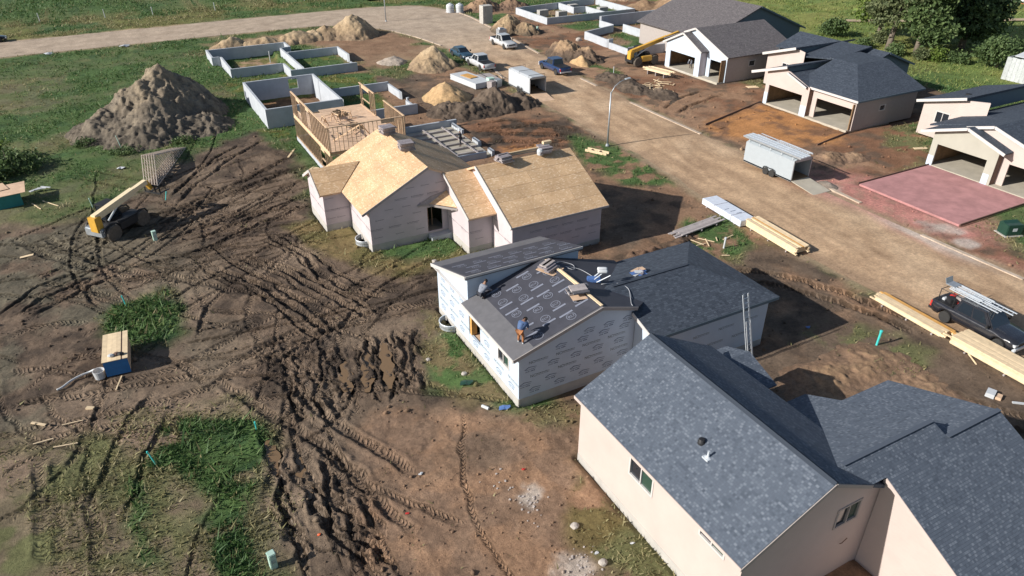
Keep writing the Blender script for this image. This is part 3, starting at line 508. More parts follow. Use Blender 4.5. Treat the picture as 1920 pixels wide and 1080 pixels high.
def soil_material(name, bump_s=1.0, treads=False):
    m, nt, b = newmat(name)
    at = N(nt, 'ShaderNodeAttribute', attribute_name='soil'); wt = N(nt, 'ShaderNodeAttribute', attribute_name='wet'); tc = N(nt, 'ShaderNodeTexCoord')
    a = N(nt, 'ShaderNodeTexNoise'); a.inputs['Scale'].default_value = 5; a.inputs['Detail'].default_value = 9; a.inputs['Roughness'].default_value = .7
    c_ = N(nt, 'ShaderNodeTexNoise'); c_.inputs['Scale'].default_value = 22; c_.inputs['Detail'].default_value = 6; c_.inputs['Roughness'].default_value = .75
    for n_ in (a, c_): nt.links.new(tc.outputs['Object'], n_.inputs['Vector'])
    mx = N(nt, 'ShaderNodeMixRGB', blend_type='MULTIPLY'); mx.inputs[0].default_value = 1
    nt.links.new(at.outputs['Color'], mx.inputs[1]); nt.links.new(ramp(nt, a.outputs[0], [(.28, (.66, .66, .66)), (.72, (1.32, 1.30, 1.26))]), mx.inputs[2])
    mx2 = N(nt, 'ShaderNodeMixRGB', blend_type='MULTIPLY'); mx2.inputs[0].default_value = .7
    nt.links.new(mx.outputs[0], mx2.inputs[1]); nt.links.new(ramp(nt, c_.outputs[0], [(.3, (.6, .6, .6)), (.7, (1.4, 1.4, 1.4))]), mx2.inputs[2])
    f_ = N(nt, 'ShaderNodeTexNoise'); f_.inputs['Scale'].default_value = .45; f_.inputs['Detail'].default_value = 7; f_.inputs['Roughness'].default_value = .7; nt.links.new(tc.outputs['Object'], f_.inputs['Vector'])
    mx3 = N(nt, 'ShaderNodeMixRGB', blend_type='MULTIPLY'); mx3.inputs[0].default_value = 1; nt.links.new(mx2.outputs[0], mx3.inputs[1]); nt.links.new(ramp(nt, f_.outputs[0], [(.3, (.74, .72, .7)), (.7, (1.24, 1.24, 1.22))]), mx3.inputs[2]); mx2 = mx3
    nt.links.new(mx2.outputs[0], b.inputs['Base Color']); b.inputs['Specular IOR Level'].default_value = .2
    rr = N(nt, 'ShaderNodeMapRange'); rr.inputs[1].default_value = .15; rr.inputs[2].default_value = .8; rr.inputs[3].default_value = .95; rr.inputs[4].default_value = .35
    nt.links.new(wt.outputs['Fac'], rr.inputs[0]); nt.links.new(rr.outputs[0], b.inputs['Roughness'])
    s_ = N(nt, 'ShaderNodeMath', operation='ADD'); nt.links.new(a.outputs[0], s_.inputs[0]); nt.links.new(c_.outputs[0], s_.inputs[1])
    if treads:
        A = {k: N(nt, 'ShaderNodeAttribute', attribute_name='track_' + k) for k in 'sdm'}
        def mth(op, a, b_=None, c3=None):
            n_ = N(nt, 'ShaderNodeMath', operation=op)
            for i, q in enumerate((a, b_, c3)):
                if q is None: continue
                if isinstance(q, (int, float)): n_.inputs[i].default_value = q
                else: nt.links.new(q, n_.inputs[i])
            return n_.outputs[0]
        ad = mth('ABSOLUTE', A['d'].outputs['Fac']); side = mth('MULTIPLY', mth('GREATER_THAN', A['d'].outputs['Fac'], 0.0), .5)
        ph = mth('ADD', mth('MULTIPLY_ADD', A['s'].outputs['Fac'], 1 / .27, side), mth('MULTIPLY', ad, .75))
        lug = mth('SINE', mth('MULTIPLY', ph, 6.2832)); lug = mth('MULTIPLY', mth('SMOOTH_MAX', mth('MULTIPLY', lug, 1.6), -.6), A['m'].outputs['Fac'])
        tot = mth('MULTIPLY_ADD', lug, .75, s_.outputs[0]); bump(nt, b, tot, bump_s, .055)
    else: bump(nt, b, s_.outputs[0], bump_s, .05)
    MATS[name] = m; return m
M_SOIL = soil_material('soil', 1.0, True); gme.materials.append(M_SOIL)
tag(put('ground', gme), 'churned construction site ground of ruts, bare soil and grass', kind='structure')
def ground_z(x, y):
    i = int(np.clip(np.searchsorted(GX, x), 1, nx_ - 1)); j = int(np.clip(np.searchsorted(GY, y), 1, ny_ - 1)); return float(H[j, i])
# puddles standing in the deepest ruts
m_pud, nt_, b_ = newmat('rut_water'); b_.inputs['Base Color'].default_value = (.19, .122, .066, 1); b_.inputs['Roughness'].default_value = .16
for k_, (a, b) in (('k2', (.3, .95)), ('k3', (.2, .9)), ('k1', (.35, .9)), ('j1', (.12, .42)), ('j2', (.1, .45))):
    Q = smooth_line(TR[k_], .3); n = len(Q); Q = Q[int(a * n):int(b * n)]; mb = MB(); L = []
    for q, p in enumerate(Q):
        t = Q[min(q + 1, len(Q) - 1)] - Q[max(q - 1, 0)]; t = t / (np.hypot(*t) + 1e-6); wv = .36 * math.sin(math.pi * (q + .3) / (len(Q) - .4)) ** .5 * (1 + .3 * math.sin(q * 1.7)); L.append((p + np.array([-t[1], t[0]]) * wv, p - np.array([-t[1], t[0]]) * wv))
    zz = float(np.percentile([ground_z(*p) for p in Q], 55)) + .03
    for (a1, b1), (a2, b2) in zip(L[:-1], L[1:]): mb.add([(*a1, zz), (*b1, zz), (*b2, zz), (*a2, zz)], [(0, 1, 2, 3)])
    tag(mb.build('puddle', m_pud), 'muddy water lying in a deep wheel rut', kind='structure')

# ------------------------------------------------------------------ street and kerbs
def resample(p, n):
    P = np.array(p, float); t = np.r_[0, np.cumsum(np.hypot(*np.diff(P, axis=0).T))]; tt = np.linspace(0, t[-1], n); Q = np.c_[np.interp(tt, t, P[:, 0]), np.interp(tt, t, P[:, 1])]
    for _ in range(10): Q[1:-1] = (Q[:-2] + 2 * Q[1:-1] + Q[2:]) / 4
    return Q
nR, nC = 420, 20
Le, Re = resample(LEFT_EDGE, nR), resample(RIGHT_EDGE, nR)
tt = np.linspace(0, 1, nC)[None, :, None]; RP = Le[:, None, :] * (1 - tt) + Re[:, None, :] * tt
zr = .03 + (fbm(RP[..., 0], RP[..., 1], 3, 4, 12) - .5) * .05 + .06 * np.sin(np.linspace(0, np.pi, nC))[None, :]
ii = np.arange(nR * nC).reshape(nR, nC); q_ = np.c_[ii[:-1, :-1].ravel(), ii[:-1, 1:].ravel(), ii[1:, 1:].ravel(), ii[1:, :-1].ravel()]
rme = np_mesh('street', np.c_[RP.reshape(-1, 2), zr.ravel()], q_)
al = np.cumsum(np.r_[0, np.hypot(*np.diff(Le, axis=0).T)])[:, None] + 0 * tt[..., 0]; ac = tt[..., 0] * 10.8 + 0 * al
st = fbm(ac * 5, al * .22, 1, 5, 13); st2 = fbm(ac, al, 4, 5, 14); edge_ = np.minimum(ac, 10.8 - ac)
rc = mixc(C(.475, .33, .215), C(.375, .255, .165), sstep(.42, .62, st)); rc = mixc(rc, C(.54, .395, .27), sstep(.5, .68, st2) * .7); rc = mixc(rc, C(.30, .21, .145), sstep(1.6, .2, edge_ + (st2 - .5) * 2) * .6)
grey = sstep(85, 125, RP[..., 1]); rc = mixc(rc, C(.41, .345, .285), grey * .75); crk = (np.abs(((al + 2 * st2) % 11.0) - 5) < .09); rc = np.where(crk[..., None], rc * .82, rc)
pinkr = sstep(2.4, .3, 10.8 - ac + (st2 - .5) * 3) * sstep(11, 4, np.abs(RP[..., 1] - 34)); rc = mixc(rc, C(.52, .28, .24), pinkr * .85); rc = mixc(rc, C(.52, .47, .42), sstep(1.4, .2, 10.8 - ac + (st - .5) * 3) * sstep(6, 2, np.abs(RP[..., 1] - 29)) * .8)
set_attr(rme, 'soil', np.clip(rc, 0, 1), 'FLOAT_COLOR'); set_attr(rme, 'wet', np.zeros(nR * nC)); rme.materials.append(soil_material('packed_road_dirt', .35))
tag(put('street', rme), 'wide dirt covered street between the building lots', kind='structure')
def kerb(pts, name='kerb', h=.1, wdt=.35):
    Q = smooth_line(pts, 1.0); mb = MB()
    for a, b in zip(Q[:-1], Q[1:]): mb.beam((a[0], a[1], h - .12), (b[0], b[1], h - .12), wdt, .26)
    return tag(mb.build(name, M_CONCK), 'pale concrete kerb along the dirt street', kind='structure')
M_CONCK = plain('kerb_concrete', (.45, .36, .28), .9, var=.3, scale=1.5)
for pts in ([(53.95, 57), (54.05, 63), (54.2, 70)], [(53.15, 22), (53.1, 30)], [(57.1, 97), (58.5, 109), (59.7, 120), (60.5, 128), (60.2, 134)], [(54.9, 82), (54.7, 78)], [(43.3, 123), (45.3, 116.5), (46.3, 109)], [(46.8, 92), (45.8, 87)], [(54.3, 41.2), (54.0, 36.5)]): kerb(pts)
# ------------------------------------------------------------------ building helpers
def wall(parent, name, mat, p0, p1, prof, holes=(), t=.15):
    """upright wall from p0 to p1, outward face on the right-hand side; prof is its outline (s, z); holes are real openings"""
    p0, p1 = Vector((*p0, 0)), Vector((*p1, 0)); d = (p1 - p0).normalized(); n = Vector((d.y, -d.x, 0))
    def P(s_, z, o): return tuple(p0 + d * s_ - n * o + Vector((0, 0, z)))
    loops = [list(prof)] + [[(a, c), (a, e), (b, e), (b, c)] for a, b, c, e in holes]
    flatp = [q for l in loops for q in l]; tris = tessellate_polygon([[Vector((q[0], q[1], 0)) for q in l] for l in loops]); k = len(flatp)
    mb = MB(); o = 0; Lw = (p1 - p0).length; n0 = len(loops[0])
    mb.v = [P(s_, z, 0) for s_, z in flatp] + [P(min(max(s_, t), Lw - t) if i < n0 else s_, z, t) for i, (s_, z) in enumerate(flatp)]
    def area(a, b, c): return (b[0] - a[0]) * (c[1] - a[1]) - (c[0] - a[0]) * (b[1] - a[1])
    for a, b, c in tris:
        if area(flatp[a], flatp[b], flatp[c]) < 0: b, c = c, b
        mb.f.append((a, b, c)); mb.f.append((c + k, b + k, a + k))
    st_ = 0
    for li, l in enumerate(loops):
        for i in range(len(l)):
            a, b = st_ + i, st_ + (i + 1) % len(l)
            mb.f.append((a, a + k, b + k, b))
        st_ += len(l)
    mb.m = [0] * len(mb.f)
    ob = mb.build(name, mat, parent)
    bm = bmesh.new(); bm.from_mesh(ob.data); bmesh.ops.recalc_face_normals(bm, faces=bm.faces); bm.to_mesh(ob.data); bm.free()
    return ob
def rect(L, z0, z1): return [(0, z0), (L, z0), (L, z1), (0, z1)]
def on_wall(p0, p1):
    a, b = Vector((*p0, 0)), Vector((*p1, 0)); d = (b - a).normalized(); n = Vector((d.y, -d.x, 0))
    return lambda s_, z, o=0.0: a + d * s_ + n * o + Vector((0, 0, z))
def window(parent, p0, p1, s0, s1, z0, z1, panes=2, fr=.06, mat=None, open_first=False, glass_mats=None):
    """a slider window filling an opening: frame, meeting rail and panes set back in it"""
    P = on_wall(p0, p1); mb = MB(); mat = mat or M_TRIM
    def bar(a, b, c, e, o0=-.09, o1=.03):
        pts = [P(a, c, o0), P(b, c, o0), P(b, e, o0), P(a, e, o0), P(a, c, o1), P(b, c, o1), P(b, e, o1), P(a, e, o1)]
        mb.add(pts, [(0, 3, 2, 1), (4, 5, 6, 7), (0, 1, 5, 4), (1, 2, 6, 5), (2, 3, 7, 6), (3, 0, 4, 7)])
    bar(s0 - .03, s1 + .03, z0 - .03, z0 + fr); bar(s0 - .03, s1 + .03, z1 - fr, z1 + .03); bar(s0 - .03, s0 + fr, z0 + fr, z1 - fr); bar(s1 - fr, s1 + .03, z0 + fr, z1 - fr)
    wd = (s1 - s0 - 2 * fr) / panes
    for k in range(1, panes): bar(s0 + fr + wd * k - .03, s0 + fr + wd * k + .03, z0 + fr, z1 - fr)
    wo = mb.build('window', mat, parent)
    for k in range(panes):
        a, b = s0 + fr + wd * k + .032, s0 + fr + wd * (k + 1) - .032; m2 = MB()
        o0, o1 = -.06, -.05
        pts = [P(a, z0 + fr, o0), P(b, z0 + fr, o0), P(b, z1 - fr, o0), P(a, z1 - fr, o0), P(a, z0 + fr, o1), P(b, z0 + fr, o1), P(b, z1 - fr, o1), P(a, z1 - fr, o1)]
        m2.add(pts, [(0, 3, 2, 1), (4, 5, 6, 7), (0, 1, 5, 4), (1, 2, 6, 5), (2, 3, 7, 6), (3, 0, 4, 7)])
        m2.build('pane', (glass_mats or [M_GLASS, M_GLASSG])[k % 2], wo)
    return wo
def roof(parent, mat, poly, t=.16, name='roof'): return MB().slab(poly, t).build(name, mat, parent)
def roof_xy(parent, mat, xy, zf, t=.16, name='roof'): return roof(parent, mat, [(x, y, zf(x, y)) for x, y in xy], t, name)
def fascia(parent, pts, mat=None, w_=.05, h=.2, dz=-.1, name='fascia'):
    mb = MB()
    for a, b in zip(pts[:-1], pts[1:]): mb.beam((a[0], a[1], a[2] + dz), (b[0], b[1], b[2] + dz), w_, h)
    return mb.build(name, mat or M_TRIM, parent)
def clip_poly(poly, axis, lo, hi):
    for sgn, lim in ((1, lo), (-1, -hi)):
        out = []
        for i in range(len(poly)):
            a, b = poly[i], poly[(i + 1) % len(poly)]; da, db = sgn * a[axis] - lim, sgn * b[axis] - lim
            if da >= 0: out.append(a)
            if (da >= 0) != (db >= 0): k = da / (da - db); out.append((a[0] + (b[0] - a[0]) * k, a[1] + (b[1] - a[1]) * k))
        poly = out
        if len(poly) < 3: return []
    return poly
def area2(p): return abs(sum(p[i][0] * p[(i + 1) % len(p)][1] - p[(i + 1) % len(p)][0] * p[i][1] for i in range(len(p)))) / 2
def sheets(parent, mat, poly, pw=2.44, ph=1.22, t=.014, gap=.02, lift=.0, name='panel'):
    """sheet goods covering a planar polygon in staggered rows, every sheet its own piece"""
    P = [Vector(p) for p in poly]; n = (P[1] - P[0]).cross(P[2] - P[0]).normalized(); n = -n if n.z < 0 else n
    e = Vector((0, 0, 1)).cross(n); e = e.normalized() if e.length > 1e-3 else Vector((1, 0, 0)); up = n.cross(e); o = P[0]
    q = [((p - o).dot(e), (p - o).dot(up)) for p in P]; v0 = min(b for a, b in q); v1 = max(b for a, b in q); u0 = min(a for a, b in q); u1 = max(a for a, b in q)
    r = 0; v = v0; made = []
    while v < v1 - .02:
        u = u0 - (pw / 2 if r % 2 else 0)
        while u < u1:
            c = clip_poly(clip_poly(q, 1, v + gap / 2, min(v + ph, v1 + 1) - gap / 2), 0, u + gap / 2, u + pw - gap / 2) if True else []
            if len(c) >= 3 and area2(c) > .03:
                dz = random.uniform(0, .004) + lift; made.append(MB().slab([o + e * a + up * b + n * (dz + t) for a, b in c], t).build(name, mat, parent))
            u += pw
        v += ph; r += 1
    return made
def text_mesh(txt, size):
    cu = bpy.data.curves.new('t', 'FONT'); cu.body = txt; cu.size = size; cu.align_x = 'CENTER'; cu.align_y = 'CENTER'
    o = bpy.data.objects.new('t', cu); COL.objects.link(o); bpy.context.view_layer.update(); me = bpy.data.meshes.new_from_object(o.evaluated_get(bpy.context.evaluated_depsgraph_get()))
    bpy.data.objects.remove(o); bpy.data.curves.remove(cu); v = [tuple(x.co) for x in me.vertices]; f = [tuple(p.vertices) for p in me.polygons]; bpy.data.meshes.remove(me); return v, f
def print_mesh(name, pieces, mat):
    """flat print: text pieces ('txt', string, size, x, y) and bars ('bar', x0, x1, y0, y1)"""
    mb = MB()
    for p in pieces:
        if p[0] == 'txt':
            v, f = text_mesh(p[1], p[2]); mb.add([(a + p[3], b + p[4], 0) for a, b, c in v], f)
        elif p[0] == 'bar': mb.add([(p[1], p[3], 0), (p[2], p[3], 0), (p[2], p[4], 0), (p[1], p[4], 0)], [(0, 1, 2, 3)])
        elif p[0] == 'poly': mb.add([(x, y, 0) for x, y in p[1]], [tuple(range(len(p[1])))])
        elif p[0] == 'ring':
            _, x, y, r0, r1 = p; n = 20; vv = []
            for k in range(n): a = 2 * math.pi * k / n; vv += [(x + r0 * math.cos(a), y + r0 * math.sin(a), 0), (x + r1 * math.cos(a), y + r1 * math.sin(a), 0)]
            mb.add(vv, [(2 * k, 2 * k + 1, (2 * k + 3) % (2 * n), (2 * k + 2) % (2 * n)) for k in range(n)])
    me = bpy.data.meshes.new(name); me.from_pydata(mb.v, [], mb.f); me.materials.append(mat); return me
def stick(me, name, parent, origin, ex, ey, lift=.006):
    ex, ey = Vector(ex).normalized(), Vector(ey).normalized(); ez = ex.cross(ey); o = put(name, me, parent)
    M = Matrix((ex, ey, ez)).transposed().to_4x4(); M.translation = Vector(origin) - root_loc(parent) + ez * lift; o.matrix_local = M; return o
def words(x0, x1, y, h, sd): 
    rr_ = random.Random(sd); out = []; x = x0
    while x < x1: w_ = rr_.uniform(.03, .09); out.append(('bar', x, min(x + w_, x1), y, y + h * rr_.uniform(.6, 1))); x += w_ + .02
    return out
PRINT_NC = print_mesh('print_nc', [('txt', 'NC', .25, -.42, 0)] + words(-.24, .6, .03, .05, 1) + words(-.24, .6, -.05, .03, 2), M_PRINTG)
PRINT_ROOF = print_mesh('print_roof', [('poly', [(-.38, .06), (-.1, .2), (.38, .13), (.38, .10), (-.08, .155), (-.33, .04)])] + words(-.3, .34, .0, .045, 3) + words(-.32, -.06, -.13, .06, 4) + words(.02, .28, -.13, .06, 5), M_PRINT)
PRINT_N = print_mesh('print_n', [('txt', 'N', .26, -.42, 0)] + words(-.3, .5, .02, .06, 6) + words(-.3, .42, -.07, .04, 7), M_PRINTO)
PRINT_NS = print_mesh('print_n_small', [('txt', 'N', .2, -.3, 0), ('bar', -.2, .3, -.01, .025)], M_PRINTO)
PRINT_U1 = print_mesh('print_elv', [('ring', 0, .14, .25, .285), ('txt', 'ELV', .25, 0, .14), ('bar', -.42, .42, -.32, -.19)], M_UPRINT)
PRINT_U2 = print_mesh('print_ru', [('ring', .08, -.14, .25, .285), ('txt', 'RU', .3, .08, -.14), ('bar', -.44, .4, .17, .3)], M_UPRINT)

FZ = .38
def found(parent, p0, p1, h=FZ, t=.22, out=.02, name='foundation_wall', mat=None):
    P = on_wall(p0, p1); L = (Vector(p1) - Vector(p0)).length; mb = MB()
    pts = [P(0, -.5, out), P(L, -.5, out), P(L, -.5, -t), P(0, -.5, -t), P(0, h, out), P(L, h, out), P(L, h, -t), P(0, h, -t)]
    return mb.add(pts, [(3, 2, 1, 0), (4, 5, 6, 7), (0, 1, 5, 4), (1, 2, 6, 5), (2, 3, 7, 6), (3, 0, 4, 7)]).build(name, mat or M_CONC, parent)
# ================================================================== near house (cream, speckled grey shingles)
nh = thing('finished_house', 'cream sided house with speckled grey shingle roof nearest the camera', 'house', (19.7, 14, 0))
WX0, WX1, WS, WN = 15.75, 23.7, 11.45, 22.2
rz = lambda x: 6.12 - .517 * abs(x - 19.7)
gable = [(0, 0), (WX1 - WX0, 0), (WX1 - WX0, rz(WX1) - .15), (19.7 - WX0, rz(19.7) - .15), (0, rz(WX0) - .15)]
wa = wall(nh, 'wall', M_CREAM, (WX0, WN), (WX0, WS), rect(WN - WS, -.3, rz(WX0) - .15), [(WN - 18.22, WN - 16.6, 2.42, 3.45), (WN - 13.72, WN - 12.33, 3.12, 3.62)])
window(nh, (WX0, WN), (WX0, WS), WN - 18.22, WN - 16.6, 2.42, 3.45); window(nh, (WX0, WN), (WX0, WS), WN - 13.72, WN - 12.33, 3.12, 3.62)
wall(nh, 'wall', M_CREAM, (WX0, WS), (WX1, WS), [(a, b - .3 if b == 0 else b) for a, b in gable], [(20.66 - WX0, 22.0 - WX0, 2.97, 4.03)])
window(nh, (WX0, WS), (WX1, WS), 20.66 - WX0, 22.0 - WX0, 2.97, 4.03, mat=M_GREYWALL)
wall(nh, 'wall', M_CREAM, (WX1, WN), (WX0, WN), [(WX1 - WX0 - a, b) for a, b in gable]); wall(nh, 'wall', M_CREAM, (WX1, WS), (WX1, WN), rect(WN - WS, -.3, rz(WX1) - .15))
roof(nh, M_SHN, [(15.47, 11.29, 3.94), (15.47, 22.36, 3.94), (19.7, 22.36, 6.12), (19.7, 11.29, 6.12)]); roof(nh, M_SHN, [(19.7, 11.29, 6.12), (19.7, 22.36, 6.12), (23.95, 22.36, 3.92), (23.95, 11.29, 3.92)])
MB().add([(19.55, 11.3, 6.065), (19.7, 11.3, 6.145), (19.85, 11.3, 6.065), (19.55, 22.35, 6.065), (19.7, 22.35, 6.145), (19.85, 22.35, 6.065)], [(0, 1, 4, 3), (1, 2, 5, 4)]).build('ridge_cap', M_SHD, nh)
found(nh, (15.75, 22.2), (15.75, 11.45), .28, .2, .015)
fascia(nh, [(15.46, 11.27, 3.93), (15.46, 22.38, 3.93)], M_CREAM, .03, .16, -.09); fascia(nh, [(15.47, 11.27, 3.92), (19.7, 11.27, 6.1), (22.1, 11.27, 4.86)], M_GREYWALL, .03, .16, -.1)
# east wing and garage, ridge running toward the street, its second half lower
zs = lambda y: 5.37 - .517 * (12.3 - y); zn = lambda y: 5.37 - .517 * (y - 12.3); zn2 = lambda y: 5.0 - .364 * (y - 11.57)
roof_xy(nh, M_SHN, [(22.93, 5.6), (30.6, 5.6), (30.6, 11.57), (27.0, 11.57), (26.9, 12.3), (21.2, 12.3), (22.17, 11.3), (22.93, 11.3)], lambda x, y: zs(y))
roof_xy(nh, M_SHN, [(21.2, 12.3), (26.9, 12.3), (26.9, 16.65), (21.2, 16.65)], lambda x, y: zn(y)); roof_xy(nh, M_SHN, [(24.2, 16.66), (27.3, 16.66), (27.3, 18.7), (24.2, 18.7)], lambda x, y: zn(y))
roof_xy(nh, M_SHN, [(26.91, 11.57), (30.6, 11.57), (30.6, 16.65), (26.91, 16.65)], lambda x, y: zn2(y))
MB().add([(26.9, 11.57, 4.9), (26.9, 12.3, 5.36), (26.9, 16.6, 3.1), (26.9, 12.3, 4.6)], [(0, 1, 2, 3)]).build('gable_step', M_GREYWALL, nh)
fascia(nh, [(21.4, 12.3, 5.39), (26.9, 12.3, 5.39)], M_SHN, .2, .02, 0, 'ridge_cap'); fascia(nh, [(27.0, 11.57, 5.03), (30.6, 11.57, 5.03)], M_SHN, .2, .02, 0, 'ridge_cap')
wall(nh, 'wall', M_CREAM, (23.02, WS - .02), (23.02, 6.0), [(0, -.3), (5.4, -.3), (5.4, zs(6.03) - .18), (0, zs(WS) - .18)])
wall(nh, 'wall', M_CREAM, (23.02, 6.0), (30.3, 6.0), rect(7.28, -.3, zs(6.0) - .18)); wall(nh, 'wall', M_CREAM, (30.3, 6.0), (30.3, 16.3), [(0, -.3), (10.3, -.3), (10.3, 3.0), (5.6, 4.75), (0, 2.0)]); wall(nh, 'wall', M_CREAM, (30.3, 16.3), (23.7, 16.3), rect(6.6, -.3, 3.0))
fascia(nh, [(22.91, 5.6, zs(5.6)), (22.91, 11.3, zs(11.3))], M_CREAM, .03, .18, -.1)
roof_xy(nh, M_SHN, [(23.1, 21.3), (25.6, 21.3), (25.6, 22.9), (23.6, 22.9)], lambda x, y: 3.7 - .42 * (y - 21.3), .12); roof_xy(nh, M_SHN, [(23.1, 21.3), (25.6, 21.3), (25.6, 19.2), (23.6, 19.2)], lambda x, y: 3.7 - .36 * (21.3 - y), .12)
MB().box(25.3, 25.45, 19.5, 19.65, 0, 2.9).build('porch_post', M_TRIM, nh); MB().box(25.3, 25.45, 22.4, 22.55, 0, 3.05).build('porch_post', M_TRIM, nh)
def roof_vent(x, y, z, metal): 
    mb = MB()
    if metal: mb.lathe([(.16, 0), (.05, .06), (.045, .3), (.05, .3), (.05, .33), (0, .33)], 12, (x, y, z)); mb.box(x - .17, x + .17, y - .17, y + .17, z - .06, z + .01); mb.build('vent_pipe', M_ALU, nh, smooth=False)
    else: mb.lathe([(.17, -.05), (.16, .05), (.1, .1), (.1, .13), (.15, .14), (.12, .19), (0, .2)], 12, (x, y, z)).build('roof_vent', M_BLACK, nh)
roof_vent(17.4, 15.45, rz(17.4), True); roof_vent(17.65, 16.15, rz(17.65), False)
MB().lathe([(.0, 0), (.13, 0), (.13, .06), (.0, .1)], 10, (0, 0, 0), 'y').build('outdoor_lamp', M_TRIM, nh).location = Vector((22.53, 11.38, 1.76)) - WORLD_LOC[nh.name]
MB().tube([(21.4, 11.4, 1.75), (21.42, 11.34, 1.85), (21.55, 11.33, 1.95), (21.7, 11.35, 1.98)], .02, 5).build('wall_cable', M_RUST, nh)

# ================================================================== white wrapped house being roofed
wh = thing('wrapped_house', 'house in white printed wrap with black roof underlayment being shingled', 'house', (20, 31, 0))
def zl(x): return 5.0 - .30 * abs(x - 20.1)
w1 = ((15.06, 33.3), (15.06, 27.08)); L1 = 6.22
wW = wall(wh, 'wall', M_WRAP, *w1, rect(L1, FZ, zl(15.06) - .14), [(.0 + .05, 1.55, 1.05, 2.35), (33.3 - 29.48, 33.3 - 28.2, 1.66, 2.5)])
MB().box(15.1, 15.45, 33.0, 33.2, 1.05, 2.36).build('opening_jamb', M_LVL, wh); MB().box(15.1, 15.4, 31.66, 31.74, 1.05, 2.36).build('opening_jamb', M_RUST, wh); MB().box(15.24, 18.5, 31.5, 33.2, .9, 1.0).build('floor_deck', M_DECKPLY, wh); MB().box(18.5, 18.6, 31.2, 33.2, 1.0, 2.6).build('inner_wall', M_INNER, wh)
window(wh, *w1, 33.3 - 29.48, 33.3 - 28.2, 1.66, 2.5)
wN = wall(wh, 'wall', M_WRAP, (15.05, 37.9), (15.05, 33.3), [(0, FZ), (4.6, FZ), (4.6, 4.92), (0, 3.55)])
wS = wall(wh, 'wall', M_WRAP, (15.06, 27.08), (22.6, 27.08), [(0, FZ), (7.54, FZ), (7.54, zl(22.6) - .14), (5.04, zl(20.1) - .14), (0, zl(15.06) - .14)])
wC = wall(wh, 'wall', M_WRAP, (15.05, 33.3), (22.7, 33.3), rect(7.65, 3.2, 4.93)); wall(wh, 'wall', M_WRAP, (22.7, 33.3), (22.7, 37.9), [(0, FZ), (4.6, FZ), (4.6, 3.55), (0, 4.92)]); wall(wh, 'wall', M_WRAP, (22.7, 37.9), (15.05, 37.9), rect(7.65, FZ, 3.55))
wG = wall(wh, 'wall', M_WRAP, (22.6, 25.3), (31.2, 25.3), rect(8.6, .2, 3.22)); wall(wh, 'wall', M_WRAP, (22.6, 27.06), (22.6, 25.3), [(0, .2), (1.76, .2), (1.76, 3.25), (0, 3.7)]); wall(wh, 'wall', M_WRAP, (31.2, 25.3), (31.2, 32.85), rect(7.55, .2, 3.22)); wall(wh, 'wall', M_WRAP, (31.2, 32.85), (22.7, 32.85), rect(8.5, .2, 3.22))
for a, b in (((15.06, 37.9), (15.06, 27.08)), ((15.06, 27.08), (22.6, 27.08)), ((22.6, 27.08), (22.6, 25.3)), ((22.6, 25.3), (31.2, 25.3)), ((31.2, 25.3), (31.2, 32.85))): found(wh, a, b, .40 if a[0] < 22 else .22)
# lower gable: starter strip along the west eave, then underlayment in rolled-out strips
Y0, Y1 = 26.85, 33.27
roof(wh, M_STARTER, [(14.6, Y0, zl(14.6)), (14.6, Y1, zl(14.6)), (20.1, Y1, 5.0), (20.1, Y0, 5.0)]); roof(wh, M_UNDER, [(20.1, Y0, 5.0), (20.1, Y1, 5.0), (25.5, Y1, zl(25.5)), (25.5, 29, zl(25.5)), (22.55, Y0, zl(22.55))])
for k, (a, b) in enumerate(((15.85, 16.95), (16.9, 17.95), (17.9, 18.95), (18.9, 20.05))):
    st_ = roof(wh, M_UNDER, [(a, Y0 + .12, zl(a) + .016 + .004 * k), (a, Y1, zl(a) + .016 + .004 * k), (b, Y1, zl(b) + .016 + .004 * k), (b, Y0 + .12, zl(b) + .016 + .004 * k)], .008, 'underlayment_strip')
    xc = (a + b) / 2 - .02; up_ = Vector((1, 0, .30)).normalized(); yy = Y0 + .75 + (k % 2) * .62; q = k
    while yy < Y1 - .4:
        stick(PRINT_U1 if q % 2 else PRINT_U2, 'print', st_, (xc, yy, zl(xc) + .026 + .004 * k), up_, (0, 1, 0)); yy += 1.22; q += 1
MB().beam((20.1, Y0 + .1, 5.03), (20.1, Y1 - .4, 5.03), .16, .04).build('ridge_board', M_PLANK, wh)
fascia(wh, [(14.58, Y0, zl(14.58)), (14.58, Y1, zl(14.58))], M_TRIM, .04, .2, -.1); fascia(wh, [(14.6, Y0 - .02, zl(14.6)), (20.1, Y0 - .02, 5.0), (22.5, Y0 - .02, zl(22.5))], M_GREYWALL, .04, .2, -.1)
# upper shed roof sloping away to the north
zsh = lambda y: 5.1 - .311 * (y - 33.15)
roof(wh, M_STARTER, [(14.85, 33.15, zsh(33.15)), (22.9, 33.15, zsh(33.15)), (22.9, 38.35, zsh(38.35)), (14.85, 38.35, zsh(38.35))], .2)
for k, (a, b) in enumerate(((33.2, 34.25), (34.2, 35.25), (35.2, 36.25), (36.2, 37.0))):
    st_ = roof(wh, M_UNDER, [(14.95, a, zsh(a) + .012 + .003 * (3 - k)), (22.88, a, zsh(a) + .012 + .003 * (3 - k)), (22.88, b, zsh(b) + .012 + .003 * (3 - k)), (14.95, b, zsh(b) + .012 + .003 * (3 - k))], .008, 'underlayment_strip')
    yc = (a + b) / 2
    for q in range(6):
        xx = 15.7 + q * 1.25 + (k % 2) * .5
        if k < 3: stick(PRINT_U1 if q % 2 else PRINT_U2, 'print', st_, (xx, yc, zsh(yc) + .03), (1, 0, 0), (0, 1, -.311))
fascia(wh, [(14.85, 33.13, 5.1), (22.9, 33.13, 5.1)], M_TRIM, .04, .2, -.09); fascia(wh, [(14.83, 33.12, 5.1), (14.83, 38.36, zsh(38.36))], M_TRIM, .04, .22, -.1)
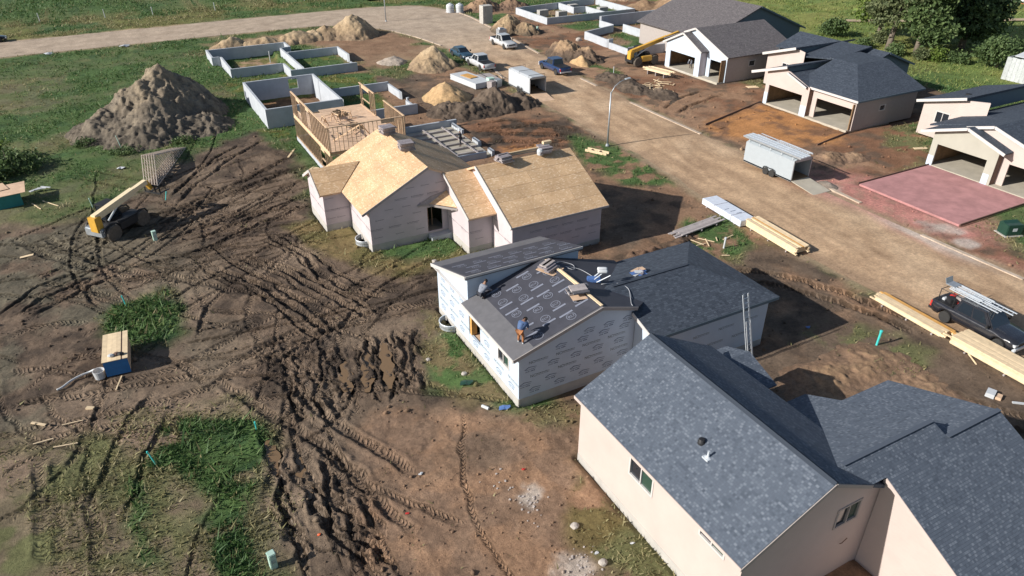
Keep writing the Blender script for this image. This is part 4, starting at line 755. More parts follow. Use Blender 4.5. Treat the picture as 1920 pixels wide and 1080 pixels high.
MB().box(14.87, 15.04, 33.2, 38.2, 3.3, 3.36).build('soffit', M_TRIM, wh)
# garage hip roof, shingled
ze = 3.3
A_, B_, C_, D_ = (22.3, 25.0, ze), (31.65, 25.0, ze), (31.65, 33.15, ze), (22.9, 33.15, ze); R0, R1 = (20.8, 29.08, 4.5), (27.87, 29.08, 4.5)
roof(wh, M_SHD, [A_, B_, R1, (22.3, 29.08, 4.5)]); roof(wh, M_SHD, [(22.31, 27.4, ze + .2945 * 2.4), (22.31, 29.08, 4.5), R0, (21.8, 28.0, ze + .2945 * 3)]) ; roof(wh, M_SHD, [B_, C_, R1]); roof(wh, M_SHD, [C_, (21.0, 33.15, ze), (21.0, 29.08, 4.5), R1])
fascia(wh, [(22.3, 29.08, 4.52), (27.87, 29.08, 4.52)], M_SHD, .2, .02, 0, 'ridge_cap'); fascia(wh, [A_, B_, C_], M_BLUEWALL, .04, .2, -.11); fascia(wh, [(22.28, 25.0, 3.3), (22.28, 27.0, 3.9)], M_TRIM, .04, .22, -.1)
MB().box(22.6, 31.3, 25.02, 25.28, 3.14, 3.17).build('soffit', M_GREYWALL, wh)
# wrap print
def print_rows(parent, p0, p1, rows, clipf):
    P = on_wall(p0, p1); d = (Vector((*p1, 0)) - Vector((*p0, 0))); L = d.length; k = 0
    for z, me, s0, step in rows:
        s_ = s0
        while s_ < L - .45:
            if clipf(s_, z): stick(me, 'print', parent, P(s_, z, .0), d, (0, 0, 1))
            s_ += step
rowsW = [(.75, PRINT_ROOF, 1.0, 1.6), (1.25, PRINT_ROOF, .4, 1.6), (1.72, PRINT_NC, 1.3, 1.75), (2.2, PRINT_ROOF, .7, 1.45), (2.65, PRINT_NC, 1.2, 1.7), (3.1, PRINT_ROOF, 2.6, 1.4), (3.55, PRINT_ROOF, 4.4, 1.3)]
print_rows(wS, (15.06, 27.08), (22.6, 27.08), rowsW, lambda s_, z: z < zl(15.06 + s_) - .55 and z < zl(15.6 + s_) - .45)
print_rows(wW, *w1, [(.8, PRINT_ROOF, .9, 1.5), (1.25, PRINT_NC, 2.2, 1.7), (1.75, PRINT_ROOF, 2.4, 1.3), (2.3, PRINT_NC, 2.1, 1.6), (2.75, PRINT_ROOF, .8, 1.5)], lambda s_, z: not (s_ < 2.1 and .8 < z < 2.6) and not (3.3 < s_ < 5.6 and 1.4 < z < 2.8))
print_rows(wN, (15.05, 37.9), (15.05, 33.3), [(.8, PRINT_ROOF, .8, 1.4), (1.3, PRINT_NC, .9, 1.6), (1.85, PRINT_ROOF, .8, 1.4), (2.4, PRINT_NC, 1.1, 1.6), (2.95, PRINT_ROOF, .9, 1.4)], lambda s_, z: True)
print_rows(wG, (22.6, 25.3), (31.2, 25.3), [(1.2, PRINT_NC, .9, 1.9), (2.1, PRINT_NC, 1.6, 1.9)], lambda s_, z: True)
def window_well(x, y, label, rz_=0):
    t = thing('window_well', label, 'window well', (x, y, 0), rz_); mb = MB(); n = 14
    for r0, r1, z0, z1 in ((.72, .68, -.1, .42),):
        vo = []; 
        for k in range(n + 1):
            a = math.pi / 2 + math.pi * k / n; vo.append((math.cos(a), math.sin(a)))
        for j in range(5):
            za = z0 + (z1 - z0) * j / 4
            for (c, s_) in vo: rr = r0 + (.02 if j % 2 else 0); mb.v.append((c * rr * .95, s_ * rr, za))
        for j in range(4):
            for k in range(n): a = j * (n + 1) + k; mb.f.append((a, a + 1, a + n + 2, a + n + 1)); mb.m.append(0)
    mb.build('corrugated_wall', M_GALV, t, local=True); MB().tube([(math.cos(math.pi / 2 + math.pi * k / n) * .69, math.sin(math.pi / 2 + math.pi * k / n) * .73, .43) for k in range(n + 1)], .03, 6).build('rim', M_ALU, t, local=True)
    MB().lathe([(.0, .02), (.66, .02)], 14).build('gravel_floor', M_STONE, t, local=True); return t
window_well(14.98, 36.0, 'galvanised steel window well against the white wrapped wall'); window_well(13.92, 49.8, 'galvanised steel window well against the pink sheathed wall')

# ================================================================== OSB-roofed house in pink sheathing
oh = thing('sheathed_house', 'house in pink foam sheathing with a bare wood panel roof', 'house', (20, 50, 0))
FO = .45
def ow(p0, p1, prof, holes=(), **k): return wall(oh, 'wall', M_FOAM, p0, p1, prof, holes, **k)
zm = lambda x: 5.95 - .51 * (18.82 - x) if x < 18.82 else 5.95 - .485 * (x - 18.82)
oW = ow((14.0, 58.3), (14.0, 48.15), rect(10.15, FO, zm(14.0) - .1)); oS = ow((14.0, 48.15), (20.4, 48.15), [(0, FO), (6.4, FO), (6.4, zm(20.4) - .1), (18.82 - 14, zm(18.82) - .1), (0, zm(14) - .1)], [(4.6, 5.85, .55, 2.6)])
ow((24.4, 58.3), (14.0, 58.3), [(0, FO), (10.4, FO), (10.4, zm(14) - .1), (24.4 - 18.82, zm(18.82) - .1), (0, zm(24.4) - .1)]); ow((24.4, 51.4), (24.4, 58.3), rect(6.9, FO, zm(24.4) - .1))
MB().box(18.3, 20.2, 48.45, 50.5, .3, .45).build('floor', M_SLAB, oh)
def sheeted(parent, poly, **k):
    roof(parent, M_DECKPLY, [(x, y, z - .03) for x, y, z in poly], .14, 'roof'); return sheets(parent, M_OSB, [(x, y, z - .028) for x, y, z in poly], **k)
sheeted(oh, [(13.42, 48.0, zm(13.42)), (13.42, 58.5, zm(13.42)), (18.82, 58.5, 5.95), (18.82, 48.0, 5.95)]); sheeted(oh, [(18.82, 48.0, 5.95), (18.82, 58.5, 5.95), (24.9, 58.5, zm(24.9)), (24.9, 48.6, zm(24.9)), (23, 48.0, zm(23.0))])
fascia(oh, [(13.42, 47.98, zm(13.42)), (18.82, 47.98, 5.95)], M_GREYWOOD, .04, .18, -.09)
# west bump-out
zw = lambda y: 4.5 - .52 * abs(y - 55.4)
oB = ow((11.95, 57.7), (11.95, 53.2), [(0, FO), (4.5, FO), (4.5, zw(53.2) - .1), (2.3, zw(55.4) - .1), (0, zw(57.7) - .1)]); oB2 = ow((11.95, 53.2), (14.0, 53.2), rect(2.05, FO, zw(53.2) - .1)); ow((14, 57.7), (11.95, 57.7), rect(2.05, FO, zw(57.7) - .1))
sheeted(oh, [(11.65, 52.9, zw(52.9)), (13.3, 52.9, zw(52.9)), (15.8, 55.4, 4.5), (11.65, 55.4, 4.5)]); sheeted(oh, [(11.65, 57.95, zw(57.95)), (13.3, 57.95, zw(57.95)), (15.8, 55.4, 4.5), (11.65, 55.4, 4.5)])
fascia(oh, [(11.63, 52.9, zw(52.9)), (11.63, 55.4, 4.5), (11.63, 57.95, zw(57.95))], M_TRIM, .04, .2, -.1)
# two stepped wings on the right
za = lambda y: 3.2 + .477 * (y - 43.6); zb = lambda y: 3.3 + .474 * (y - 40.7)
sheeted(oh, [(20.0, 43.6, za(43.6)), (22.28, 43.6, za(43.6)), (22.28, 47.95, za(47.95)), (20.0, 47.95, za(47.95))]); roof(oh, M_OSB, [(20.0, 47.95, za(47.95)), (22.28, 47.95, za(47.95)), (22.28, 52, 3.3), (20.0, 52, 3.3)])
sheeted(oh, [(21.95, 40.7, zb(40.7)), (30.3, 40.7, zb(40.7)), (30.3, 46.4, zb(46.4)), (21.95, 46.4, zb(46.4))]); sheeted(oh, [(21.95, 46.4, zb(46.4)), (30.3, 46.4, zb(46.4)), (30.3, 52.1, 3.3), (21.95, 52.1, 3.3)])
oR1 = ow((20.3, 48.1), (20.3, 44.3), [(0, FO), (3.8, FO), (3.8, za(44.3) - .1), (0, za(47.9) - .1)]); oR1s = ow((20.3, 44.3), (22.3, 44.3), rect(2.0, FO, za(44.3) - .1))
oR2 = ow((22.3, 51.5), (22.3, 41.2), [(0, .3), (10.3, .3), (10.3, zb(41.2) - .1), (51.5 - 46.4, zb(46.4) - .12), (0, 3.4)]); oR2s = ow((22.3, 41.2), (30.0, 41.2), rect(7.7, .3, zb(41.2) - .1)); ow((30.0, 41.2), (30.0, 51.5), [(0, .3), (10.3, .3), (10.3, 3.4), (5.2, zb(46.4) - .12), (0, zb(41.2) - .1)]); ow((30, 51.5), (24.4, 51.5), rect(5.6, .3, 3.4))
fascia(oh, [(19.98, 43.6, za(43.6)), (19.98, 47.95, za(47.95))], M_TRIM, .04, .22, -.1); fascia(oh, [(21.93, 40.7, zb(40.7)), (21.93, 46.4, zb(46.4))], M_TRIM, .05, .24, -.1); fascia(oh, [(21.95, 40.68, zb(40.7)), (30.3, 40.68, zb(40.7))], M_GREYWOOD, .04, .16, -.09)
# angled entry porch between the gable and the stepped wing
sheets(oh, M_OSB, [(18.75, 47.95, 3.0), (20.28, 46.2, 3.0), (20.28, 48.1, 3.75)]); roof(oh, M_GREYWOOD, [(17.85, 48.1, 3.0), (18.72, 47.95, 3.0), (20.28, 48.12, 3.75), (19.0, 48.13, 3.55)], .1); fascia(oh, [(18.7, 47.95, 3.0), (20.28, 46.15, 3.0)], M_GREYWALL, .05, .16, -.12); fascia(oh, [(17.85, 48.08, 3.0), (18.7, 47.93, 3.0)], M_GREYWALL, .05, .12, -.1)  # grey wood on the left slope paints in its shade; other slope stays OSB
MB().box(18.6, 20.28, 47.4, 48.1, -.2, .42).build('porch_step', M_FOUND, oh)
for a, b, h in (((14, 58.3), (14, 48.15), .5), ((14, 48.15), (20.4, 48.15), .5), ((11.95, 57.7), (11.95, 53.2), .5), ((11.95, 53.2), (14, 53.2), .5), ((20.3, 48.1), (20.3, 44.3), .5), ((20.3, 44.3), (22.3, 44.3), .5), ((22.3, 44.2), (22.3, 41.2), .35), ((22.3, 41.2), (30, 41.2), .35), ((30, 41.2), (30, 51.5), .35)): found(oh, a, b, h)
for x in (18.75, 19.05, 19.4): MB().box(x, x + .05, 49.3, 49.44, .46, 2.6).build('stud', M_STUD, oh)
rowsO = [(1.0, PRINT_NS, .6, 1.7), (1.65, PRINT_N, .5, 1.45), (2.4, PRINT_NS, .8, 1.5), (3.1, PRINT_NS, 1.6, 1.4), (3.75, PRINT_N, 2.6, 1.3), (4.5, PRINT_NS, 3.4, 1.2)]
print_rows(oS, (14, 48.15), (20.4, 48.15), rowsO, lambda s_, z: z < zm(14 + s_ - .4) - .5 and not (s_ > 4.0 and z < 2.9))
print_rows(oB2, (11.95, 53.2), (14, 53.2), [(1.7, PRINT_N, .6, .95), (2.7, PRINT_NS, .5, 1.2), (1.0, PRINT_NS, .5, .8)], lambda s_, z: True)
print_rows(oR1s, (20.3, 44.3), (22.3, 44.3), [(1.7, PRINT_N, .6, 1.0), (2.7, PRINT_NS, .7, 1.2), (1.1, PRINT_NS, .9, 1.2)], lambda s_, z: True)
print_rows(oR2s, (22.3, 41.2), (30, 41.2), [(1.6, PRINT_N, 3.3, 1.3), (2.3, PRINT_N, 2.0, 1.35), (1.0, PRINT_NS, 4.0, 1.5), (2.9, PRINT_NS, .9, 1.6)], lambda s_, z: True)
for wo, a, b in ((oW, (14, 58.3), (14, 48.15)), (oB, (11.95, 57.7), (11.95, 53.2)), (oR1, (20.3, 48.1), (20.3, 44.3)), (oR2, (22.3, 51.5), (22.3, 41.2))): print_rows(wo, a, b, [(1.65, PRINT_N, .8, 2.2), (2.6, PRINT_NS, 1.2, 2.2)], lambda s_, z: True)
# seams between the foam sheets
for (a, b, L, zt) in (((14, 58.3), (14, 48.15), 10.15, 3.2), ((11.95, 57.7), (11.95, 53.2), 4.5, 3.1), ((20.3, 48.1), (20.3, 44.3), 3.8, 3.1), ((22.3, 51.5), (22.3, 41.2), 10.3, 3.2)):
    P = on_wall(a, b); mb = MB()
    for z in (1.7,): mb.beam(P(.02, z, .002), P(L - .02, z, .002), .02, .03)
    mb.build('tape_seam', M_PRINTO, oh)

# ================================================================== framed house: stud walls on a deck
fh = thing('framed_house', 'open stud framing of a house on its plywood floor deck', 'house frame', (19, 69, 0))
def stud_wall(p0, p1, z0, z1, step=.41, gaps=(), plates=True, mat=M_STUD):
    a, b = Vector((*p0, 0)), Vector((*p1, 0)); L = (b - a).length; d = (b - a) / L; s_ = 0.0
    while s_ <= L + .01:
        if not any(g0 < s_ < g1 for g0, g1 in gaps): p = a + d * min(s_, L - .02); MB().beam(p + Vector((0, 0, z0 + .04)), p + Vector((0, 0, z1 - .08)), .045, .1, up=d.cross(Vector((0, 0, 1)))).build('stud', mat, fh)
        s_ += step
    MB().beam(a + Vector((0, 0, z0 + .02)), b + Vector((0, 0, z0 + .02)), .14, .04).build('bottom_plate', mat, fh); MB().beam(a + Vector((0, 0, z1 - .04)), b + Vector((0, 0, z1 - .04)), .14, .08).build('top_plate', mat, fh)
    for g0, g1 in gaps:
        p, q = a + d * g0, a + d * g1; MB().beam(p + Vector((0, 0, z1 - .25)), q + Vector((0, 0, z1 - .25)), .12, .28).build('header', mat, fh); MB().beam(p + Vector((0, 0, z0 + .85)), q + Vector((0, 0, z0 + .85)), .12, .05).build('sill_plate', mat, fh)
F0, F1z = 2.45, 2.72
stud_wall((15.4, 63.0), (15.4, 76.2), .35, F0, .6, ((2.0, 3.2),)); stud_wall((15.4, 63.0), (15.4, 76.2), F1z + .02, 5.1, .6, ((6.2, 7.4), (9.6, 11.0)))
stud_wall((15.5, 63.0), (22.7, 63.0), F1z + .02, 5.1, .41, ((4.9, 6.2),)); stud_wall((15.5, 63.0), (22.7, 63.0), .35, F0, .41); stud_wall((22.7, 63.1), (22.7, 68.7), F1z + .02, 5.1, .36); stud_wall((22.65, 71.4), (22.65, 76.2), F1z + .02, 5.1, .5, ((1.6, 4.0),))
for y in np.arange(63.1, 76.2, .41): MB().box(15.5, 22.8, y, y + .045, F0 + .02, F1z - .03).build('joist', M_STUD, fh)
MB().box(15.36, 15.42, 63, 76.2, F0 + .02, F1z - .01).build('rim_board', M_STUD, fh)
for i, x in enumerate(np.arange(15.5, 22.7, 1.22)):
    for j, y in enumerate(np.arange(63.1, 76.2, 2.44)):
        if (i, j) in ((3, 2), (1, 5), (3, 4)): continue
        MB().box(x + .008, min(x + 1.212, 22.8), y + .008, min(y + 2.432, 76.25), F1z - .02 + .002 * ((i + j) % 2), F1z + .005 + .002 * ((i + j) % 2)).build('deck_panel', M_DECKPLY, fh)
for a, b in (((15.3, 76.3), (15.3, 62.9)), ((15.3, 62.9), (23.3, 62.9)), ((23.3, 76.3), (15.3, 76.3)), ((22.9, 72.2), (22.9, 76.3))): found(fh, a, b, .33, .25, 0, mat=M_FOUND)
# street-side garage foundation: low walls round a slab in bays
MB().box(24, 31.2, 62.2, 71.8, -.3, .12).build('slab', M_SLAB, fh)
for a, b, h in (((24, 72.2), (32, 72.2), .75), ((31.4, 72), (31.4, 69.2), .5), ((31.4, 66.6), (31.4, 65), .5), ((30.6, 62), (27, 62), .55), ((31.4, 63), (31.4, 62), .5)):
    P = on_wall(a, b); L = (Vector(a) - Vector(b)).length; MB().beam(P(0, h / 2 - .1, 0), P(L, h / 2 - .1, 0), .28, h + .2).build('foundation_wall', M_FOUND, fh)
for k in range(6): MB().box(24.2, 30.9, 63.2 + k * 1.45, 63.34 + k * 1.45, .13, .3 + .03 * (k % 2)).build('joist', M_GREYWOOD, fh)
for k in range(3): MB().box(25.5 + k * 2.2, 25.68 + k * 2.2, 62.6, 71.6, .31, .36).build('plank', M_GREYWOOD, fh)

# ================================================================== poured foundations
def foundation(name, label, segs, h, loc, t=.25, z0=-.7, holes={}):
    r = thing(name, label, 'foundation', loc)
    for i, (a, b) in enumerate(segs):
        hh = h[i] if isinstance(h, list) else h; L = (Vector(a) - Vector(b)).length
        wall(r, 'foundation_wall', M_FOUND, a, b, [(-.0, z0), (L, z0), (L, hh), (0, hh)], holes.get(i, ()), t)
    return r
foundation('house_foundation', 'poured basement foundation with a window opening beside the stud framing', [((13.35, 93.3), (13.35, 80.8)), ((13.35, 80.8), (22.0, 80.8)), ((22.0, 80.7), (22.0, 90.2)), ((22.0, 93.3), (13.35, 93.3)), ((22.0, 90.2), (22.0, 93.3)), ((22.0, 78.5), (30.0, 78.5)), ((30.4, 89.3), (22.2, 89.3)), ((30.0, 78.5), (30.0, 82)), ((30.4, 84.6), (30.4, 89.3)), ((22.0, 78.5), (22.0, 80.7)), ((30.0, 81.8), (30.4, 82.2))],
           [2.2, 2.2, 2.15, 2.2, 2.2, 1.1, 1.1, .7, .9, 1.1, .9], (19, 86, 0), holes={3: [(22 - 19.87, 22 - 18.73, .7, 1.95)], 0: [(.3, 1.0, .3, 1.3)]})
foundation('house_foundation', 'poured L shaped foundation beside the far heaps of sand', [((12.55, 117.8), (12.55, 112.3)), ((12.6, 112.3), (13.7, 112.3)), ((13.7, 112.3), (13.7, 104.4)), ((13.7, 104.4), (20.65, 104.4)), ((20.65, 104.4), (20.65, 100)), ((20.65, 100.0), (29.8, 100)), ((29.8, 100.0), (29.8, 103)), ((30.4, 105.5), (30.4, 111)), ((30.4, 111), (22.7, 111)), ((22.7, 101), (22.7, 114.2)), ((24.1, 114.2), (24.1, 117.8)), ((24.1, 117.8), (12.55, 117.8)), ((22.7, 114.2), (24.1, 114.2)), ((29.8, 103), (29.8, 104.2))],
           [1.25] * 6 + [.8] + [1.2] * 6 + [.3], (20, 109, 0), z0=-1.2)
foundation('house_foundation', 'farthest poured foundation holding grey block pallets', [((69.2, 126.5), (69.2, 115)), ((69.2, 115), (88.3, 115)), ((88.3, 115), (88.3, 128)), ((88.3, 128.5), (69.2, 126.5)), ((78.9, 127), (78.9, 121.5)), ((78.9, 121.5), (81.5, 121.5)), ((81.5, 121.5), (81.5, 115.2))], 1.15, (78, 121, 0))
foundation('house_foundation', 'poured foundation between the street and the brown roofed house', [((76, 108.8), (76, 104.6)), ((76, 104.6), (68.7, 102.3)), ((68.7, 102.3), (68.4, 95.6)), ((68.4, 95), (68.3, 90)), ((88.5, 109), (76, 108.8)), ((77.6, 96.3), (77.6, 104)), ((88.5, 96), (88.5, 109)), ((77.6, 96.3), (82, 96)), ((68.3, 90), (77, 89.5)), ((69.5, 95.4), (68.4, 95.6))], [1.2, 1.2, 1.2, .9, 1.9, 1.3, 1.9, 1.3, 1.1, 1.3], (76, 99, 0))
def block_pallet(x, y, label, nz=4, w_=1.9, d_=1.1, group='pallets of concrete blocks', bh=.26):
    t = thing('block_pallet', label, 'blocks', (x, y, 0), 0, group)
    MB().box(-w_ / 2, w_ / 2, -d_ / 2, d_ / 2, .0, .1).build('pallet', M_GREYWOOD, t, local=True)
    base = None
    for k in range(nz):
        for i in range(4):
            for s_ in (-1, 1):
                b = B(-w_ / 2 + i * w_ / 4 + .01, -w_ / 2 + (i + 1) * w_ / 4 - .01, s_ * d_ / 4 - d_ / 4 + .01, s_ * d_ / 4 + d_ / 4 - .01, .105 + k * bh, .1 + k * bh + bh - .012).build('concrete_block', M_CONC, t, local=True)
    return t
block_pallet(72.6, 122.3, 'left block pallet of the near pair inside the farthest foundation'); block_pallet(75, 119.6, 'right block pallet of the near pair inside the farthest foundation'); block_pallet(80.6, 124.5, 'block pallet at the top edge inside the farthest foundation'); block_pallet(84, 119.5, 'block pallet nearest the east corner inside the farthest foundation')
block_pallet(60.4, 121.4, 'tall stack of grey blocks standing beside the street', 11, 1.9, 1.5, bh=.27)

# ================================================================== houses across the street
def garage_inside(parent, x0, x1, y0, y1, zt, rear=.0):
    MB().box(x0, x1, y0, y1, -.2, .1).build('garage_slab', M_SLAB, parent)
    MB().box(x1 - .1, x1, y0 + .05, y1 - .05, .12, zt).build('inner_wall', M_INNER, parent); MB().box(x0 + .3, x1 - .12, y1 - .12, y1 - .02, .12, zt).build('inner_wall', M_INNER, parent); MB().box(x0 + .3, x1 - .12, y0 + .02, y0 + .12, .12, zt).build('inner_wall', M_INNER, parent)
r1 = thing('brown_roofed_house', 'house with brown shingle roof and white wrapped double garage front', 'house', (80, 80, 0))
def rw(par, mat, p0, p1, prof, holes=(), **k): return wall(par, 'wall', mat, p0, p1, prof, holes, **k)
zg = lambda y: 5.9 - .382 * abs(y - 77.8)
rw(r1, M_WRAP, (69.3, 82.4), (69.3, 75.3), [(0, 0), (7.1, 0), (7.1, 3.3), (3.5, 5.0), (0, 3.5)], [(.95, 6.1, .02, 2.35)])
rw(r1, M_FOAM, (69.3, 75.3), (70.4, 75.3), rect(1.1, 0, 3.4))
rw(r1, M_WRAP, (70.4, 75.25), (70.4, 71.4), [(0, 0), (3.85, 0), (3.85, zg(71.4) - .15), (0, zg(75.25) - .15)], [(.75, 3.6, .02, 2.4)])
rw(r1, M_WRAP, (70.42, 80.5), (70.42, 75.2), [(0, 3.4), (5.3, 3.4), (5.3, zg(75.2) - .15), (80.5 - 77.8, 5.75), (0, zg(80.5) - .15)])
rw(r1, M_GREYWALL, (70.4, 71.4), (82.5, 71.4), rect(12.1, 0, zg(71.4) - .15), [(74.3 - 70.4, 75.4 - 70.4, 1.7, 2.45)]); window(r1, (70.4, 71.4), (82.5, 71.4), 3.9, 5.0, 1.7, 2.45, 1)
roof(r1, M_SHB, [(70.1, 71.0, zg(71)), (82.5, 71.0, zg(71)), (82.5, 77.8, 5.9), (70.1, 77.8, 5.9)]); roof(r1, M_SHB, [(70.1, 84.6, zg(84.6)), (82.5, 84.6, zg(84.6)), (82.5, 77.8, 5.9), (70.1, 77.8, 5.9)])
z1 = lambda y: 5.2 - .46 * abs(y - 78.9)
roof(r1, M_SHB, [(69.0, 74.9, z1(74.9)), (72, 74.9, z1(74.9)), (72, 78.9, 5.2), (69.0, 78.9, 5.2)]); roof(r1, M_SHB, [(69.0, 82.9, z1(82.9)), (72, 82.9, z1(82.9)), (72, 78.9, 5.2), (69.0, 78.9, 5.2)])
fascia(r1, [(68.98, 74.9, z1(74.9)), (68.98, 78.9, 5.2), (68.98, 82.9, z1(82.9))], M_TRIM, .06, .24, -.1); fascia(r1, [(70.08, 71.0, zg(71)), (70.08, 77.8, 5.9), (70.08, 80, zg(80))], M_TRIM, .06, .24, -.1)
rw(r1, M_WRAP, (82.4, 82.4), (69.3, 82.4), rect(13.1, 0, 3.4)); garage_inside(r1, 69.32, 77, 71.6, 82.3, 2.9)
zk = lambda x: 7.15 - .39 * abs(x - 84.2)
rw(r1, M_BLUEWALL, (75, 80.5), (93.2, 80.5), [(0, 0), (18.2, 0), (18.2, zk(93.2) - .15), (9.2, 7.0), (0, zk(75) - .15)]); rw(r1, M_BLUEWALL, (93.2, 80.5), (93.2, 96), rect(15.5, 0, zk(93.2) - .15)); rw(r1, M_GREYWALL, (75, 96), (75, 80.5), rect(15.5, 0, zk(75) - .15)); rw(r1, M_BLUEWALL, (93.2, 96), (75, 96), [(0, 0), (18.2, 0), (18.2, zk(75) - .15), (9, 7.0), (0, zk(93.2) - .15)])
roof(r1, M_SHB, [(74.4, 80.1, zk(74.4)), (74.4, 96.3, zk(74.4)), (84.2, 96.3, 7.15), (84.2, 80.1, 7.15)]); roof(r1, M_SHB, [(84.2, 80.1, 7.15), (84.2, 96.3, 7.15), (94, 96.3, zk(94)), (94, 80.1, zk(94))])
fascia(r1, [(84.2, 80.08, 7.15), (94, 80.08, zk(94))], M_BLUEWALL, .06, .22, -.12)
MB().box(93.5, 93.6, 80.3, 80.4, 0, 2.2).build('downpipe', M_TRIM, r1); MB().tube([(82.9, 71.6, .2), (82.9, 71.6, 4.1)], .05, 6).build('vent_pipe', M_TRIM, r1)

r2 = thing('charcoal_roofed_house', 'cream house with charcoal hip roof and two open garage bays over orange clay', 'house', (77, 60, 0))
front = (68.4, 62.5), (68.4, 56.0)
rw(r2, M_CREAM, *front, [(0, 0), (6.5, 0), (6.5, 3.3), (2.9, 4.55), (2.85, 4.85), (0, 3.9)], [(.55, 5.6, .02, 2.3)])
rw(r2, M_RUST, (68.4, 55.98), (69.0, 55.98), rect(.6, 0, 3.3)); rw(r2, M_CREAM, (69.0, 55.95), (69.0, 50.1), rect(5.85, 0, 3.3), [(.65, 5.5, .02, 2.3)])
for y in (62.5, 56.88): MB().box(68.37, 68.395, y - .55 if y > 60 else y - .85, y, 0, 1.35 if y > 60 else 1.2).build('wrap_panel', M_WRAP, r2)
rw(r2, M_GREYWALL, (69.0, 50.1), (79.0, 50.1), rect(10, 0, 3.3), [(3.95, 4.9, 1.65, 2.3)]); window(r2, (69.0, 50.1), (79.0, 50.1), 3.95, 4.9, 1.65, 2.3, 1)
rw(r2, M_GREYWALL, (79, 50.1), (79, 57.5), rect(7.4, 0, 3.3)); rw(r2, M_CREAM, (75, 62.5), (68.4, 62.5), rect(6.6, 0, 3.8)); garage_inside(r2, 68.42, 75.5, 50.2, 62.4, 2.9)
zh = lambda y: 5.05 - .31 * (y - 59.3)
roof(r2, M_SHD, [(67.9, 64.5, zh(64.5)), (80, 64.5, zh(64.5)), (80, 59.3, 5.05), (67.9, 59.3, 5.05)], .2); fascia(r2, [(67.88, 64.55, zh(64.5)), (67.88, 59.3, 5.05)], M_TRIM, .06, .3, -.1)
rw(r2, M_BLUEWALL, (68.4, 59.5), (79, 59.5), rect(10.6, 3.9, 4.85))  # clerestory wall with its shadow painted in as a dark slate tone
SE, SW, AP, A2 = (68.6, 49.7, 3.4), (79.6, 49.7, 3.4), (74.7, 55.4, 5.35), (75.2, 59.0, 5.35)
roof(r2, M_SHD, [SE, SW, (80, 55.4, 5.35), AP]); roof(r2, M_SHD, [SE, AP, (74.7, 58.6, 5.35), (69.9, 58.6, 3.8), (68.6, 56.3, 3.4)]); roof(r2, M_SHD, [(68.1, 56.3, 3.38), (68.1, 59.3, 4.35), (74, 59.3, 4.35), (74, 56.3, 3.38)], .12); roof(r2, M_SHD, [AP, (80, 55.4, 5.35), (80, 59.6, 5.4), (74.7, 59.3, 5.35)])
fascia(r2, [(68.58, 49.7, 3.4), (68.58, 56.2, 3.4)], M_TRIM, .06, .24, -.1); fascia(r2, [(68.6, 49.68, 3.4), (79.6, 49.68, 3.4)], M_BLUEWALL, .05, .2, -.1); fascia(r2, [(68.08, 56.3, 3.38), (68.08, 59.3, 4.4)], M_TRIM, .05, .2, -.1)
# upper half with its own shed roof, and the rear wing
zu = lambda y: 5.5 - .31 * (y - 64.2)
rw(r2, M_CREAM, (75, 69), (75, 63.2), [(0, 0), (5.8, 0), (5.8, 5.05), (4.7, 5.2), (0, 3.85)], [(2.6, 4.0, 2.2, 3.2)]); window(r2, (75, 69), (75, 63.2), 2.6, 4.0, 2.2, 3.2, 2, glass_mats=[M_GLASS, M_GLASS])
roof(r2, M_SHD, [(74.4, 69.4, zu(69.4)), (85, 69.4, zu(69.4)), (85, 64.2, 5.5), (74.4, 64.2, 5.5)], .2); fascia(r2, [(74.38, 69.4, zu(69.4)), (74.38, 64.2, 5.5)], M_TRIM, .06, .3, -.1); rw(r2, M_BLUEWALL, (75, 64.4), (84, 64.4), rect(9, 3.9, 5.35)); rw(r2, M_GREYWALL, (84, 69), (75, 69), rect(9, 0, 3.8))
roof(r2, M_SHD, [(75.0, 64.2, 4.5), (82, 64.2, 5.45), (82, 59.4, 5.8), (76, 59.4, 5.0)], .15)
zr2 = lambda x: 5.5 - .36 * abs(x - 82.4)
roof(r2, M_SHD, [(78.3, 57.0, zr2(78.3)), (78.3, 71, zr2(78.3)), (82.4, 71, 5.5), (82.4, 57.0, 5.5)]); roof(r2, M_SHD, [(82.4, 57.0, 5.5), (82.4, 71, 5.5), (87.6, 71, zr2(87.6)), (87.6, 57.0, zr2(87.6))])
rw(r2, M_BLUEWALL, (79, 57.4), (87.2, 57.4), [(0, 0), (8.2, 0), (8.2, zr2(87.2) - .15), (3.4, 5.35), (0, zr2(79) - .15)]); rw(r2, M_BLUEWALL, (87.2, 57.4), (87.2, 71), rect(13.6, 0, zr2(87.2) - .15)); rw(r2, M_BLUEWALL, (87.2, 71), (79, 71), [(0, 0), (8.2, 0), (8.2, zr2(79) - .15), (4.8, 5.35), (0, zr2(87.2) - .15)])
fascia(r2, [(82.4, 56.98, 5.5), (87.6, 56.98, zr2(87.6))], M_BLUEWALL, .05, .22, -.11)

